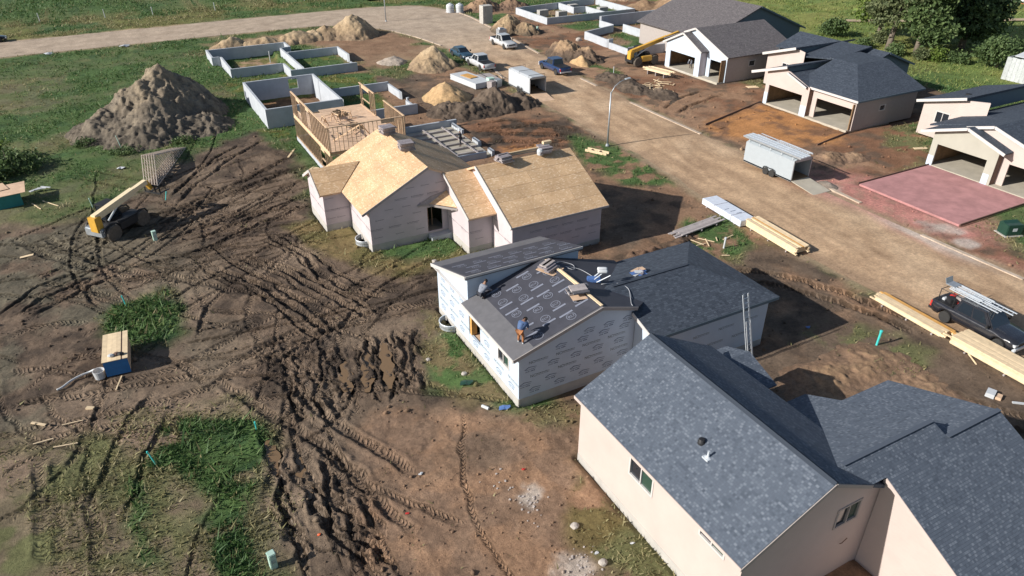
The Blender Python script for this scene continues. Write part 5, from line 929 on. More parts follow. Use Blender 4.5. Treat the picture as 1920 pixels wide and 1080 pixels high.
r3 = thing('charcoal_roofed_house', 'cream and sage house with charcoal roof behind the pink driveway', 'house', (76, 37, 0))
rw(r3, M_CREAM, (75, 46.5), (75, 39.8), [(0, 0), (6.7, 0), (6.7, 4.9), (4.6, 4.6), (0, 3.3)], [(1.6, 3.1, 1.6, 2.8)]); window(r3, (75, 46.5), (75, 39.8), 1.6, 3.1, 1.6, 2.8, 2, glass_mats=[M_GLASS, M_GLASS])
zq = lambda y: 4.95 - .28 * (y - 41.9)
roof(r3, M_SHD, [(74.5, 47.1, zq(47.1)), (86, 47.1, zq(47.1)), (86, 41.9, 4.95), (74.5, 41.9, 4.95)], .2); fascia(r3, [(74.48, 47.1, zq(47.1)), (74.48, 41.9, 4.95)], M_TRIM, .06, .28, -.1); rw(r3, M_BLUEWALL, (75.05, 42.1), (86, 42.1), rect(10.9, 3.2, 4.8)); rw(r3, M_GREYWALL, (86, 46.5), (75, 46.5), rect(11, 0, 3.3))
z3 = lambda y: 4.6 - .33 * abs(y - 36.7)
rw(r3, M_SAGE, (67.4, 39.9), (67.4, 33.6), [(0, 0), (6.3, 0), (6.3, z3(33.6) - .15), (3.2, 4.42), (0, z3(39.9) - .15)], [(.6, 5.45, .02, 2.2)])
for y in (39.9, 34.42): MB().box(67.37, 67.395, y - .58, y, .02, 1.0).build('wrap_panel', M_WRAP, r3)
roof(r3, M_SHD, [(66.9, 41.0, z3(41)), (70, 41.0, z3(41)), (70, 36.7, 4.6), (66.9, 36.7, 4.6)]); roof(r3, M_SHD, [(66.9, 32.9, z3(32.9)), (68.3, 32.9, z3(32.9)), (68.3, 36.7, 4.6), (66.9, 36.7, 4.6)]); fascia(r3, [(66.88, 41, z3(41)), (66.88, 36.7, 4.6), (66.88, 32.9, z3(32.9))], M_TRIM, .07, .26, -.1)
z4 = lambda y: 5.1 - .30 * abs(y - 35.0)
rw(r3, M_RUST, (67.4, 33.58), (68.2, 33.58), rect(.8, 0, 3.3)); rw(r3, M_CREAM, (68.2, 38.5), (68.2, 27), [(0, 3.4), (4.9, 3.0), (4.9, 0), (11.5, 0), (11.5, z4(27) - .15), (3.5, 4.9)], [(5.6, 10.5, .05, 2.2)])
roof(r3, M_SHD, [(67.9, 35.0, 5.1), (86, 35.0, 5.1), (86, 42.2, z4(42.2)), (70.0, 42.2, z4(42.2)), (69.4, 38.6, z4(38.6)), (67.9, 37.6, z4(37.6))]); roof(r3, M_SHD, [(67.9, 35.0, 5.1), (86, 35.0, 5.1), (86, 26.5, z4(26.5)), (67.9, 26.5, z4(26.5))]); fascia(r3, [(67.88, 37.4, z4(37.4)), (67.88, 35, 5.1), (67.88, 26.5, z4(26.5))], M_TRIM, .07, .26, -.1)
garage_inside(r3, 67.42, 75, 27.1, 39.8, 2.9); rw(r3, M_GREYWALL, (68.2, 27), (86, 27), rect(17.8, 0, 2.5)); MB().lathe([(.3, 0), (.3, .12), (.0, .16)], 8, (77.5, 43.6, zq(43.6) - .02)).build('roof_vent', M_BLACK, r3)
# pink coloured driveway slab with dark forms
dw = MB().box(57.45, 67.3, 29.75, 39.45, -.2, .06).build('driveway', plain('pink_concrete', (.40, .20, .195), .9, var=.24, scale=.7)); tag(dw, 'pink coloured concrete driveway slab', kind='structure')
for k, (a, b) in enumerate((((57.4, 39.55), (67.35, 39.55)), ((57.4, 29.65), (67.35, 29.65)))): tag(MB().beam((*a, .06), (*b, .06), .06, .2).build('form_board', M_RUST), ('dark form board along the %s edge of the pink driveway' % ('north' if k == 0 else 'south')) if False else ('dark form board on the house row side of the pink driveway' if k == 0 else 'dark form board on the green cabinet side of the pink driveway'), 'board')
tag(MB().beam((62.2, 48.6, .08), (68.3, 49.8, .1), .06, .2).build('form_board', M_RUST), 'dark form board at the right edge of the orange clay', 'board'); tag(MB().beam((56.5, 59.2, .08), (68.3, 62.7, .1), .06, .2).build('form_board', M_RUST), 'dark form board at the left edge of the orange clay', 'board')
# ------------------------------------------------------------------ heaps of soil, sand and gravel
M_HEAP = soil_material('heap_soil', .9)
def heap(label, lobes, cols, seed=0, roughn=.18, name='dirt_pile', cat='dirt pile', step=None, group=None):
    """a heap built from overlapping cones (x, y, rx, ry, h); slumped sides, clods and its own soil colours (top, flank, foot)"""
    xs = [l[0] - l[2] * 1.25 for l in lobes] + [l[0] + l[2] * 1.25 for l in lobes]; ys = [l[1] - l[3] * 1.25 for l in lobes] + [l[1] + l[3] * 1.25 for l in lobes]
    ext = max(max(xs) - min(xs), max(ys) - min(ys)); step = step or max(.11, ext / 110)
    X, Y = np.meshgrid(np.arange(min(xs), max(xs), step), np.arange(min(ys), max(ys), step)); Z = np.full(X.shape, -.35)
    wx = (fbm(X, Y, 1.6, 3, seed + 3) - .5); wy = (fbm(X, Y, 1.6, 3, seed + 4) - .5)
    for (x, y, rx, ry, h) in lobes:
        r = np.hypot((X + wx * 1.3 - x) / rx, (Y + wy * 1.3 - y) / ry); Z = np.maximum(Z, h * (1.12 - r * 1.12) - h * .10 * np.exp(-(r / .25) ** 2))
    Z = Z + sstep(.1, 1.0, Z) * ((fbm(X, Y, 2.6, 3, seed + 11) - .5) * roughn * 2.6 - np.abs(fbm(X + wy * 2, Y * .45 + wx, .9, 3, seed + 12) - .5) * roughn * 1.8)
    k = sstep(-.2, .35, Z); Z = Z + .7 * k * ((np.abs(fbm(X, Y, .9, 5, seed + 5, .62) - .5) * 2.4 + (fbm(X, Y, .3, 3, seed + 6) - .5) * 1.0) * roughn * 1.6 - roughn * .4)
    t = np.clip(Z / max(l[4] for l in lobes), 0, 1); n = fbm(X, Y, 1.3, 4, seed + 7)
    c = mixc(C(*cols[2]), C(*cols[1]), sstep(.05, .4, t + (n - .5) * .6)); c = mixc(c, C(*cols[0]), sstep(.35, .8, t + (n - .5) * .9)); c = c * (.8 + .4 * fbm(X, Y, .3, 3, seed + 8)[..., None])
    ny, nx = X.shape; ii = np.arange(nx * ny).reshape(ny, nx); q = np.c_[ii[:-1, :-1].ravel(), ii[:-1, 1:].ravel(), ii[1:, 1:].ravel(), ii[1:, :-1].ravel()]
    zq_ = Z.ravel()[q]; q = q[zq_.max(1) > -.22]
    cx, cy = np.mean([l[0] for l in lobes]), np.mean([l[1] for l in lobes])
    me = np_mesh(name, np.c_[X.ravel() - cx, Y.ravel() - cy, Z.ravel()], q); set_attr(me, 'soil', np.clip(c, 0, 1), 'FLOAT_COLOR'); set_attr(me, 'wet', np.zeros(nx * ny)); me.materials.append(M_HEAP)
    return tag(put(name, me, None, (cx, cy, 0)), label, cat, group)
TANS = ((.43, .33, .22), (.38, .28, .18), (.28, .205, .14)); DARKS = ((.15, .115, .09), (.12, .092, .072), (.095, .072, .057)); GREYS = ((.27, .222, .165), (.19, .16, .127), (.135, .115, .093)); SAND = ((.54, .37, .21), (.51, .345, .19), (.44, .30, .165)); GRAVEL = ((.42, .36, .31),) * 3; BROWN = ((.30, .2, .13), (.235, .155, .105), (.19, .125, .09))
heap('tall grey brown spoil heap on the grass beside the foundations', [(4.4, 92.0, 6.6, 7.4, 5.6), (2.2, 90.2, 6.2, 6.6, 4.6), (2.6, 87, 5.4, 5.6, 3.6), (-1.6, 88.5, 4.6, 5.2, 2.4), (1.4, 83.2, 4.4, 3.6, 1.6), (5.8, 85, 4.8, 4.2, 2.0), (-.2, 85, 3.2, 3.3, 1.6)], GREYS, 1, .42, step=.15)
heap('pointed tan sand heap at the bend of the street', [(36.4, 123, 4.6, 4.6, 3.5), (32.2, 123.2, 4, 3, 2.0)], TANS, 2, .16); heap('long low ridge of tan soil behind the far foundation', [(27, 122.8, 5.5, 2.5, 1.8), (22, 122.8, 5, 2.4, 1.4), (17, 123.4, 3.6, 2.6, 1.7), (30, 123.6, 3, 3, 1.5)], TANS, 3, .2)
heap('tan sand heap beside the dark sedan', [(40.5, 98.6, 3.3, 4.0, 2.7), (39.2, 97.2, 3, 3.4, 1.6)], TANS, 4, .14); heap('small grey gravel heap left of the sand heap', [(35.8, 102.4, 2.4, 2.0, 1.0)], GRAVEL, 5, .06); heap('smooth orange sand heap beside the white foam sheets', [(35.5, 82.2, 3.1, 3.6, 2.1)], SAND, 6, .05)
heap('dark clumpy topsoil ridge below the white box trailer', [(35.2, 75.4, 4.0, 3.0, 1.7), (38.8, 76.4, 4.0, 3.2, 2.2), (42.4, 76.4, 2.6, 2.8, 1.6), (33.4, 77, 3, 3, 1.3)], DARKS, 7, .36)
heap('sand and dark soil heap behind the far white pickup', [(60.8, 113.4, 3.3, 3.4, 2.9), (62.6, 111.0, 3, 3, 2.0)], ((.40, .30, .19), (.28, .2, .13), (.10, .08, .06)), 8, .2); heap('dark heap with tan crest beside the blue pickup', [(60.4, 94.2, 3.2, 4.2, 2.2), (61.4, 90.9, 2.6, 3.2, 1.8)], ((.34, .235, .15), (.14, .10, .075), (.09, .07, .055)), 9, .3); heap('little orange sand heap at the tail of the blue pickup', [(59.5, 88.8, 1.4, 1.8, 1.35)], SAND, 10, .05)
heap('large brown soil bank behind the brown roofed house', [(97, 110, 8, 9, 5), (101, 116, 7, 7, 4.2), (92, 117, 5, 5, 2.2)], ((.36, .25, .155), (.25, .165, .105), (.19, .13, .085)), 11, .2); heap('low brown heap beyond the farthest foundation', [(97, 131, 4, 4, 2.2)], TANS, 12, .2)
heap('dark churned berm along the street opposite the lamp post', [(58.8, 79.5, 2.4, 3.5, .9), (58.2, 75.0, 2.2, 3.5, .9), (59.6, 71, 2.2, 3, .6)], DARKS, 13, .3); heap('low dark clods beside the grey trailer', [(60.6, 45.6, 2.2, 1.6, .6), (62.6, 44.4, 1.6, 1.4, .5)], BROWN, 14, .2)
heap('cloddy orange brown soil beside the porch roof', [(32.0, 20.6, 3.4, 2.0, .34), (35, 20.2, 3, 2.0, .3), (35.5, 17.4, 3, 2.0, .28), (29.8, 18.6, 2.4, 2.2, .3)], ((.30, .2, .125), (.27, .175, .115), (.22, .145, .1)), 15, .2, step=.11)
heap('long clumpy berm between the two unfinished houses', [(28, 36.8, 3, 1.0, .7), (32, 37.4, 3, 1.0, .8), (35, 38.2, 2, .9, .5)], ((.16, .10, .07), (.13, .085, .06), (.1, .07, .05)), 16, .34); heap('brown soil heaps at the top edge beside the white tanks', [(66, 134, 4.5, 4, 2.3), (72, 133.5, 4, 3, 1.7)], BROWN, 17, .25); heap('grey spill of gravel at the foot of the trailer ramp', [(54.7, 40.4, .9, 1.2, .4)], ((.3, .26, .23), (.26, .22, .19), (.22, .18, .15)), 18, .12, cat='gravel pile')

# ------------------------------------------------------------------ vehicles
def wheel(parent, x, y, r, wd, tyre=None, rim=None):
    s_ = 1 if y > 0 else -1; mb = MB(); h = wd / 2
    mb.lathe([(r * .62, -h), (r * .92, -h), (r, -h * .7), (r, h * .7), (r * .92, h), (r * .62, h)], 20, (x, y, r), 'y'); w_ = mb.build('wheel', tyre or M_TYRE, parent, local=True, smooth=False)
    m2 = MB().lathe([(0, -h * .5), (r * .62, -h * .9), (r * .62, h * .9), (0, h * .5)], 16, (x, y, r), 'y')
    for k in range(6):
        a = k * math.pi / 3; m2.beam((x + math.cos(a) * r * .1, y + s_ * h * .82, r + math.sin(a) * r * .1), (x + math.cos(a) * r * .56, y + s_ * h * .86, r + math.sin(a) * r * .56), r * .14, h * .2, up=(0, 1, 0))
    m2.build('rim', rim or M_ALU, w_, local=True); return w_
def car(name, label, cat, loc, rz_, paint, L=5.8, W=1.98, kind='pickup', tonneau=True, group=None, ladder_rack=False, belt=1.12, roofz=1.9):
    t = thing(name, label, cat, loc, rz_, group); hw = W / 2; r = .39 if kind != 'sedan' else .33; xf, xr = L * .5 - .95, -L * .5 + 1.15
    if kind == 'sedan': xf, xr, belt, roofz = L * .5 - .9, -L * .5 + .95, .9, 1.42
    sill = .42 if kind != 'sedan' else .26
    hoodz = belt - .04; st_ = sorted(set(list(np.linspace(-L / 2, L / 2, 60)) + [xf - r - .1, xf + r + .1, xr - r - .1, xr + r + .1])); secs = []
    for x in st_:
        zb = sill
        for xc in (xf, xr):
            d = abs(x - xc)
            if d < r + .1: zb = max(zb, r + math.sqrt(max(0, (r + .1) ** 2 - d * d)))
        e = min(1, (L / 2 - abs(x)) / .35); wv = hw * (.86 + .14 * math.sqrt(max(0, e))) if e < 1 else hw
        top = belt
        if kind == 'sedan': top = belt - .16 * sstep(.9, L / 2, x) - .05 * sstep(-1.4, -L / 2, x)
        else: top = belt - .10 * sstep(1.2, L / 2, x) if x > 0 else belt
        zb = min(zb, top - .12); top = float(top) - (.12 * (1 - e) if x > 0 else .02 * (1 - e)); zb = zb + (.12 * (1 - e) if abs(abs(x) - L / 2) < .3 else 0)
        secs.append([(wv - .05, zb), (wv, zb + (top - zb) * .45), (wv - .02, top - .12), (wv - .09, top), (wv * .5, top + .03), (0, top + .045 if x > 1 else top + .03)])
    mb = MB(); k = len(secs[0]) * 2 - 1
    for x, sc in zip(st_, secs):
        ring = [(x, y, z) for y, z in sc] + [(x, -y, z) for y, z in reversed(sc[:-1])]; mb.v += ring
    for i in range(len(st_) - 1):
        for j in range(k - 1): a = i * k + j; mb.f.append((a, a + k, a + k + 1, a + 1)); mb.m.append(0)
        mb.f.append((i * k + k - 1, (i + 1) * k + k - 1, (i + 1) * k, i * k)); mb.m.append(0)
    mb.f.append(tuple(range(k))); mb.m.append(0); mb.f.append(tuple(reversed(range((len(st_) - 1) * k, len(st_) * k)))); mb.m.append(0)
    body = mb.build('body', paint, t, local=True, smooth=True)
    for x in ((.62, -.35) if kind != 'sedan' else (.55, -.45)):
        for s_ in (-1, 1): MB().box(x - .1, x + .08, s_ * hw - .012, s_ * hw + .012, belt - .22, belt - .19).build('door_handle', M_BLACK if kind != 'sedan' else paint, body, local=True)
    # cab
    if kind == 'pickup': b0, b1, t0, t1 = -.95, 1.35, -.78, .62
    elif kind == 'suv': b0, b1, t0, t1 = -1.35, 1.3, -1.1, .55
    else: b0, b1, t0, t1 = -1.95, 1.15, -1.15, .25
    bw, tw = hw - .1, hw - .28; z0, z1 = belt + .0, roofz
    Bq = [(b1, bw, z0), (b1, -bw, z0), (b0, -bw, z0), (b0, bw, z0)]; Tq = [(t1, tw, z1), (t1, -tw, z1), (t0, -tw, z1), (t0, tw, z1)]
    cab = MB().add(Bq + Tq, [(3, 2, 1, 0), (4, 5, 6, 7), (1, 0, 4, 5), (2, 1, 5, 6), (3, 2, 6, 7), (0, 3, 7, 4)][1:]).build('cab', paint, t, local=True, bevel=.06)
    def lerp(a, b, u): return Vector(a) * (1 - u) + Vector(b) * u
    def pane(q, u0, u1, v0, v1, nm='window'):
        bl, br, tr, tl = q; P = lambda u, v: lerp(lerp(bl, br, u), lerp(tl, tr, u), v); n = (Vector(br) - Vector(bl)).cross(Vector(tl) - Vector(bl)).normalized()
        c = sum((Vector(a) for a in Bq + Tq), Vector()) / 8
        if n.dot(P(.5, .5) - c) < 0: n = -n
        pts = [P(u0, v0), P(u1, v0), P(u1, v1), P(u0, v1)]; MB().add([p + n * .012 for p in pts] + [p - n * .02 for p in pts], [(0, 1, 2, 3), (7, 6, 5, 4), (0, 4, 5, 1), (1, 5, 6, 2), (2, 6, 7, 3), (3, 7, 4, 0)]).build(nm, M_GLASS, cab, local=True)
    pane((Bq[1], Bq[0], Tq[0], Tq[1]), .05, .95, .08, .92, 'windscreen'); pane((Bq[3], Bq[2], Tq[2], Tq[3]), .08, .92, .12, .88, 'rear_window')
    for q in ((Bq[0], Bq[3], Tq[3], Tq[0]), (Bq[2], Bq[1], Tq[1], Tq[2])):
        a = (.14, .5) if q[0] == Bq[0] else (.5, .86); b = (.54, .9) if q[0] == Bq[0] else (.1, .46); pane(q, *a, .1, .85); pane(q, *b, .1, .85)
    for xx in (xf, xr):
        for s_ in (-1, 1): wheel(t, xx, s_ * (hw - .15), r, .27)
    fz = sill + .12
    MB().box(L / 2 - .16, L / 2 + .07, -hw * .9, hw * .9, fz - .12, fz + .14).build('front_bumper', M_ALU if kind != 'sedan' else paint, t, local=True, bevel=.04); MB().box(-L / 2 - .1, -L / 2 + .14, -hw * .9, hw * .9, fz - .08, fz + .12).build('rear_bumper', M_ALU if kind == 'pickup' else M_BLACK, t, local=True, bevel=.04)
    MB().box(L / 2 - .06, L / 2 + .035, -hw * .55, hw * .55, fz + .16, belt - .26).build('grille', M_BLACK, t, local=True)
    for s_ in (-1, 1):
        MB().box(L / 2 - .2, L / 2 + .02, s_ * hw * .76 - .17, s_ * hw * .76 + .17, belt - .42, belt - .24).build('headlight', M_WHITE, t, local=True, bevel=.02); MB().box(-L / 2 - .015, -L / 2 + .12, s_ * (hw - .16) - .08, s_ * (hw - .16) + .08, belt - .48, belt - .08).build('tail_light', M_RED, t, local=True, bevel=.02)
        MB().box(b1 - .32, b1 - .2, s_ * (hw + .12) - .11, s_ * (hw + .12) + .11, belt + .03, belt + .24).build('mirror', M_BLACK, t, local=True, bevel=.03)
    if kind in ('pickup', 'suv'):
        x0, x1 = -L / 2 + .1, b0 - .03
        MB().box(x0, x1, -hw + .14, hw - .14, belt + .01, belt + .055).build('bed_cover' if tonneau else 'bed_floor', M_BLACK, t, local=True)
    return t
P_WHITE = plain('white_car_paint', (.5, .51, .52), .3, var=.03, coat=.6); P_BLUE = plain('blue_car_paint', (.014, .036, .105), .3, var=.06, coat=.6); P_BLACK = plain('black_car_paint', (.02, .021, .027), .25, var=.1, coat=.7); P_TEAL = plain('slate_blue_car_paint', (.025, .06, .095), .3, var=.05, coat=.6)
car('pickup_truck', 'white pickup parked behind the box trailer, tailgate toward the camera', 'pickup', (45.6, 93.7, .05), R(90), P_WHITE, group='pickups parked along the street'); car('pickup_truck', 'dark blue pickup parked on the far side of the street', 'pickup', (53.7, 86.9, .05), R(90), P_BLUE, group='pickups parked along the street')
car('pickup_truck', 'white pickup facing the camera beside the block stack', 'pickup', (54.5, 103.7, .05), R(-90), P_WHITE, group='pickups parked along the street'); car('sedan_car', 'slate blue sedan parked nose to nose with the white pickup', 'car', (45.9, 100.6, .05), R(-88), P_TEAL, L=4.7, W=1.8, kind='sedan')
blk = car('pickup_truck', 'black crew cab pickup carrying ladders beside the lumber stacks', 'pickup', (43.95, 19.6, .05), R(-91), P_BLACK, L=5.6, W=2.0, kind='suv', tonneau=False, group='pickups parked along the street', belt=1.14, roofz=1.98)
car('suv_car', 'dark car on the far road at the left edge', 'car', (-16.3, 145.5, .05), R(2), P_BLACK, L=4.8, W=1.9, kind='sedan'); car('suv_car', 'dark car at the top edge beyond the street corner', 'car', (51.2, 154.2, .05), R(10), P_BLACK, L=4.8, W=1.9, kind='sedan')
# rack on the black pickup (local: x forward)
for x in (-2.45, -1.45): 
    mb = MB(); 
    for s_ in (-1, 1): mb.tube([(x, s_ * .85, 1.1), (x, s_ * .8, 2.05)], .025, 6)
    mb.tube([(x, -.8, 2.05), (x, .8, 2.05)], .025, 6).build('rack_hoop', M_BLACK, blk, local=True)
for s_ in (-.85, .85): MB().tube([(-2.5, s_ * .95, 2.06), (-.9, s_ * .95, 2.06)], .02, 6).build('rack_rail', M_BLACK, blk, local=True)
for k, (x, y, m_, s_) in enumerate(((-2.2, .35, M_RED, .22), (-1.9, -.3, M_BLACK, .3), (-1.7, .3, M_GREYWOOD, .28), (-2.3, -.35, M_WHITE, .16), (-1.65, -.1, M_RED, .14))):
    o_ = MB().box(-s_, s_, -s_ * .7, s_ * .7, 0, s_ * 1.1).build('tool_box', m_, None, bevel=.03); o_.location = Vector((43.95, 19.6, 1.23)) + Matrix.Rotation(R(-91), 3, 'Z') @ Vector((x, y, 0)); o_.rotation_euler = (0, 0, k); tag(o_, ('red fuel can in the bed of the black pickup', 'black tool case in the bed of the black pickup', 'brown box in the bed of the black pickup', 'white bucket box in the bed of the black pickup', 'small red case against the black pickup cab')[k], 'tool box')
def ladder(label, p, q, wd=.42, rung=.3, side=None, group=None, name='ladder', ext=True):
    p, q = Vector(p), Vector(q); d = (q - p).normalized(); s_ = Vector(side).normalized() if side else d.cross(Vector((0, 0, 1))).normalized(); t = thing(name, label, 'ladder', tuple(p), 0, group); L = (q - p).length
    for sg in (-1, 1): MB().beam(s_ * sg * wd / 2, s_ * sg * wd / 2 + d * L, .035, .09, up=s_).build('rail', M_ALU, t, local=True)
    k = .25
    while k < L - .1: MB().tube([s_ * -wd / 2 + d * k, s_ * wd / 2 + d * k], .018, 6).build('rung', M_ALU, t, local=True); k += rung
    if ext:
        n = s_.cross(d).normalized() * .09; n = n if n.z > 0 else -n
        for sg in (-1, 1): MB().beam(s_ * sg * (wd / 2 - .04) + n, s_ * sg * (wd / 2 - .04) + n + d * L * .62, .03, .07, up=s_).build('fly_rail', M_ALU, t, local=True)
    return t
ladder('long aluminium ladder on the street side of the black pickup roof', (44.3, 21.7, 2.14), (44.25, 18.0, 2.1), .38); ladder('aluminium ladder on the lumber side of the black pickup roof', (43.75, 21.8, 2.14), (43.7, 18.6, 2.1), .34)
pl_ = thing('roof_jack', 'grey metal plank bracket at the tail of the ladders', 'bracket', (44.1, 21.9, 2.22)); MB().box(-.35, .35, -.28, .28, 0, .05).add([(-.35, .28, 0), (.35, .28, 0), (.35, .42, .35), (-.35, .42, .35), (-.35, .31, 0), (.35, .31, 0), (.35, .45, .35), (-.35, .45, .35)], [(0, 1, 2, 3), (7, 6, 5, 4), (3, 2, 6, 7), (0, 3, 7, 4), (1, 5, 6, 2)]).build('plate', M_GALV, pl_, local=True)
ladder('tall extension ladder leaning on the garage eave', (29.05, 24.0, .02), (28.75, 25.0, 4.3), .42, side=(1, .05, 0))

# ------------------------------------------------------------------ trailers
def box_trailer(label, x0, x1, y0, y1, hgt, mat, ramp_y, rack):
    cx, cy = (x0 + x1) / 2, (y0 + y1) / 2; t = thing('box_trailer', label, 'trailer', (cx, cy, 0), 0, 'enclosed trailers on the street'); zf = .5; a, b, c, e = x0 - cx, x1 - cx, y0 - cy, y1 - cy
    MB().box(a, b, c, e, zf - .12, zf).build('floor', M_INNER, t, local=True)
    mb = MB(); mb.box(a, a + .05, c, e, zf - .15, hgt); 
    for s_, nm in ((a, 'side_wall'), (b - .05, 'side_wall')): MB().box(s_, s_ + .05, c, e, zf - .14, hgt).build(nm, mat, t, local=True)
    MB().box(a + .05, b - .05, e - .05, e, zf, hgt).build('front_wall', mat, t, local=True)
    MB().add([(a, c, hgt), (a + .3, c, hgt + .12), (b - .3, c, hgt + .12), (b, c, hgt), (a, e, hgt), (a + .3, e, hgt + .12), (b - .3, e, hgt + .12), (b, e, hgt)], [(0, 1, 5, 4), (1, 2, 6, 5), (2, 3, 7, 6), (3, 2, 1, 0), (4, 5, 6, 7), (0, 4, 7, 3)]).build('roof_panel', mat, t, local=True)
    fr = MB()
    for s_ in (a + .04, b - .04): fr.box(s_ - .05, s_ + .05, c - .03, c + .04, zf, hgt)
    fr.box(a, b, c - .03, c + .04, hgt - .15, hgt + .03).build('rear_frame', M_GALV, t, local=True)
    MB().add([(a + .08, c - .02, zf - .06), (b - .08, c - .02, zf - .06), (b - .08, ramp_y - cy, .06), (a + .08, ramp_y - cy, .06), (a + .08, c - .02, zf - .14), (b - .08, c - .02, zf - .14), (b - .08, ramp_y - cy, .02), (a + .08, ramp_y - cy, .02)], [(0, 1, 2, 3), (7, 6, 5, 4), (0, 4, 5, 1), (1, 5, 6, 2), (2, 6, 7, 3), (3, 7, 4, 0)]).build('ramp', M_SLAB if rack else M_DECKPLY, t, local=True)
    ym = -(e - c) * .06
    for yy in (ym - .38, ym + .38):
        for s_ in (-1, 1): 
            w_ = MB().lathe([(.2, -.11), (.33, -.11), (.36, -.07), (.36, .07), (.33, .11), (.2, .11)], 18, (s_ * ((b - a) / 2 + .02), yy, .36), 'x').build('wheel', M_TYRE, t, local=True); MB().lathe([(0, -.06), (.2, -.1), (.2, .1), (0, .06)], 14, (s_ * ((b - a) / 2 + .02), yy, .36), 'x').build('rim', M_ALU, w_, local=True)
    for s_ in (-1, 1):
        mb = MB()
        for k in range(9): 
            pass
        mb.tube([(s_ * ((b - a) / 2 + .03), ym - .82, .42), (s_ * ((b - a) / 2 + .03), ym - .7, .72), (s_ * ((b - a) / 2 + .03), ym - .4, .8), (s_ * ((b - a) / 2 + .03), ym, .74), (s_ * ((b - a) / 2 + .03), ym + .4, .8), (s_ * ((b - a) / 2 + .03), ym + .7, .72), (s_ * ((b - a) / 2 + .03), ym + .82, .42)], .05, 6).build('mudguard', M_GALV if not rack else M_BLACK, t, local=True)
    MB().tube([(-.5, e, .42), (0, e + 1.1, .45), (.5, e, .42)], .05, 6).build('tongue', M_BLACK, t, local=True); MB().tube([(0, e + .9, .0), (0, e + .9, .8)], .04, 6).build('jack_stand', M_BLACK, t, local=True)
    n = 5 if rack else 3
    for k in range(n):
        y = c + .3 + (e - c - .6) * k / (n - 1); MB().tube([(a + .02, y, hgt - .15), (a + .02, y, hgt + .3), (b - .02, y, hgt + .3), (b - .02, y, hgt - .15)], .025, 6).build('rack_bar', M_ALU if rack else M_BLACK, t, local=True)
    return t
box_trailer('white enclosed trailer with open dark rear and wooden ramp', 44.5, 46.8, 77.7, 83.2, 2.35, plain('trailer_white', (.5, .52, .54), .4, var=.03), 75.3, False)
box_trailer('pale grey enclosed trailer with ladders on its roof rack', 51.65, 53.9, 42.3, 48.3, 2.3, plain('trailer_grey', (.36, .40, .43), .4, var=.04), 39.6, True)
ladder('aluminium ladder on the house side of the trailer roof rack', (53.5, 42.2, 2.66), (53.6, 48.6, 2.66), .5); 
for k, x in enumerate((51.85, 52.25, 52.65)):
    t = thing('aluminium_plank', ('aluminium scaffold plank on the roadside edge of the trailer roof', 'middle aluminium scaffold plank on the trailer roof', 'aluminium scaffold plank next to the ladder on the trailer roof')[k], 'plank', (x, 45.2, 2.66 + .02 * k)); MB().box(-.17, .17, -3.5, 3.6, 0, .12).build('deck', M_ALU, t, local=True)
    for s_ in (-1, 1): MB().box(s_ * .185 - .012, s_ * .185 + .012, -3.5, 3.6, -.02, .15).build('side_rail', M_GALV, t, local=True)
ut = thing('utility_trailer', 'dark open flatbed trailer beside the white box trailer', 'trailer', (43.5, 86.8, 0)); MB().box(-.95, .95, -1.9, 1.9, .5, .58).build('deck', M_GREYWOOD, ut, local=True)
for s_ in (-1, 1):
    MB().tube([(s_ * .97, -1.9, .62), (s_ * .97, -1.9, 1.0), (s_ * .97, 1.9, 1.0), (s_ * .97, 1.9, .62)], .03, 6).build('side_rail', M_BLACK, ut, local=True); w_ = MB().lathe([(.18, -.1), (.33, -.1), (.33, .1), (.18, .1)], 16, (s_ * 1.1, 0, .33), 'x').build('wheel', M_TYRE, ut, local=True); MB().lathe([(0, -.05), (.18, -.08), (.18, .08), (0, .05)], 12, (s_ * 1.1, 0, .33), 'x').build('rim', M_WHITE, w_, local=True)
MB().tube([(-.5, 1.9, .5), (0, 3.0, .5), (.5, 1.9, .5)], .05, 6).build('tongue', M_BLACK, ut, local=True)

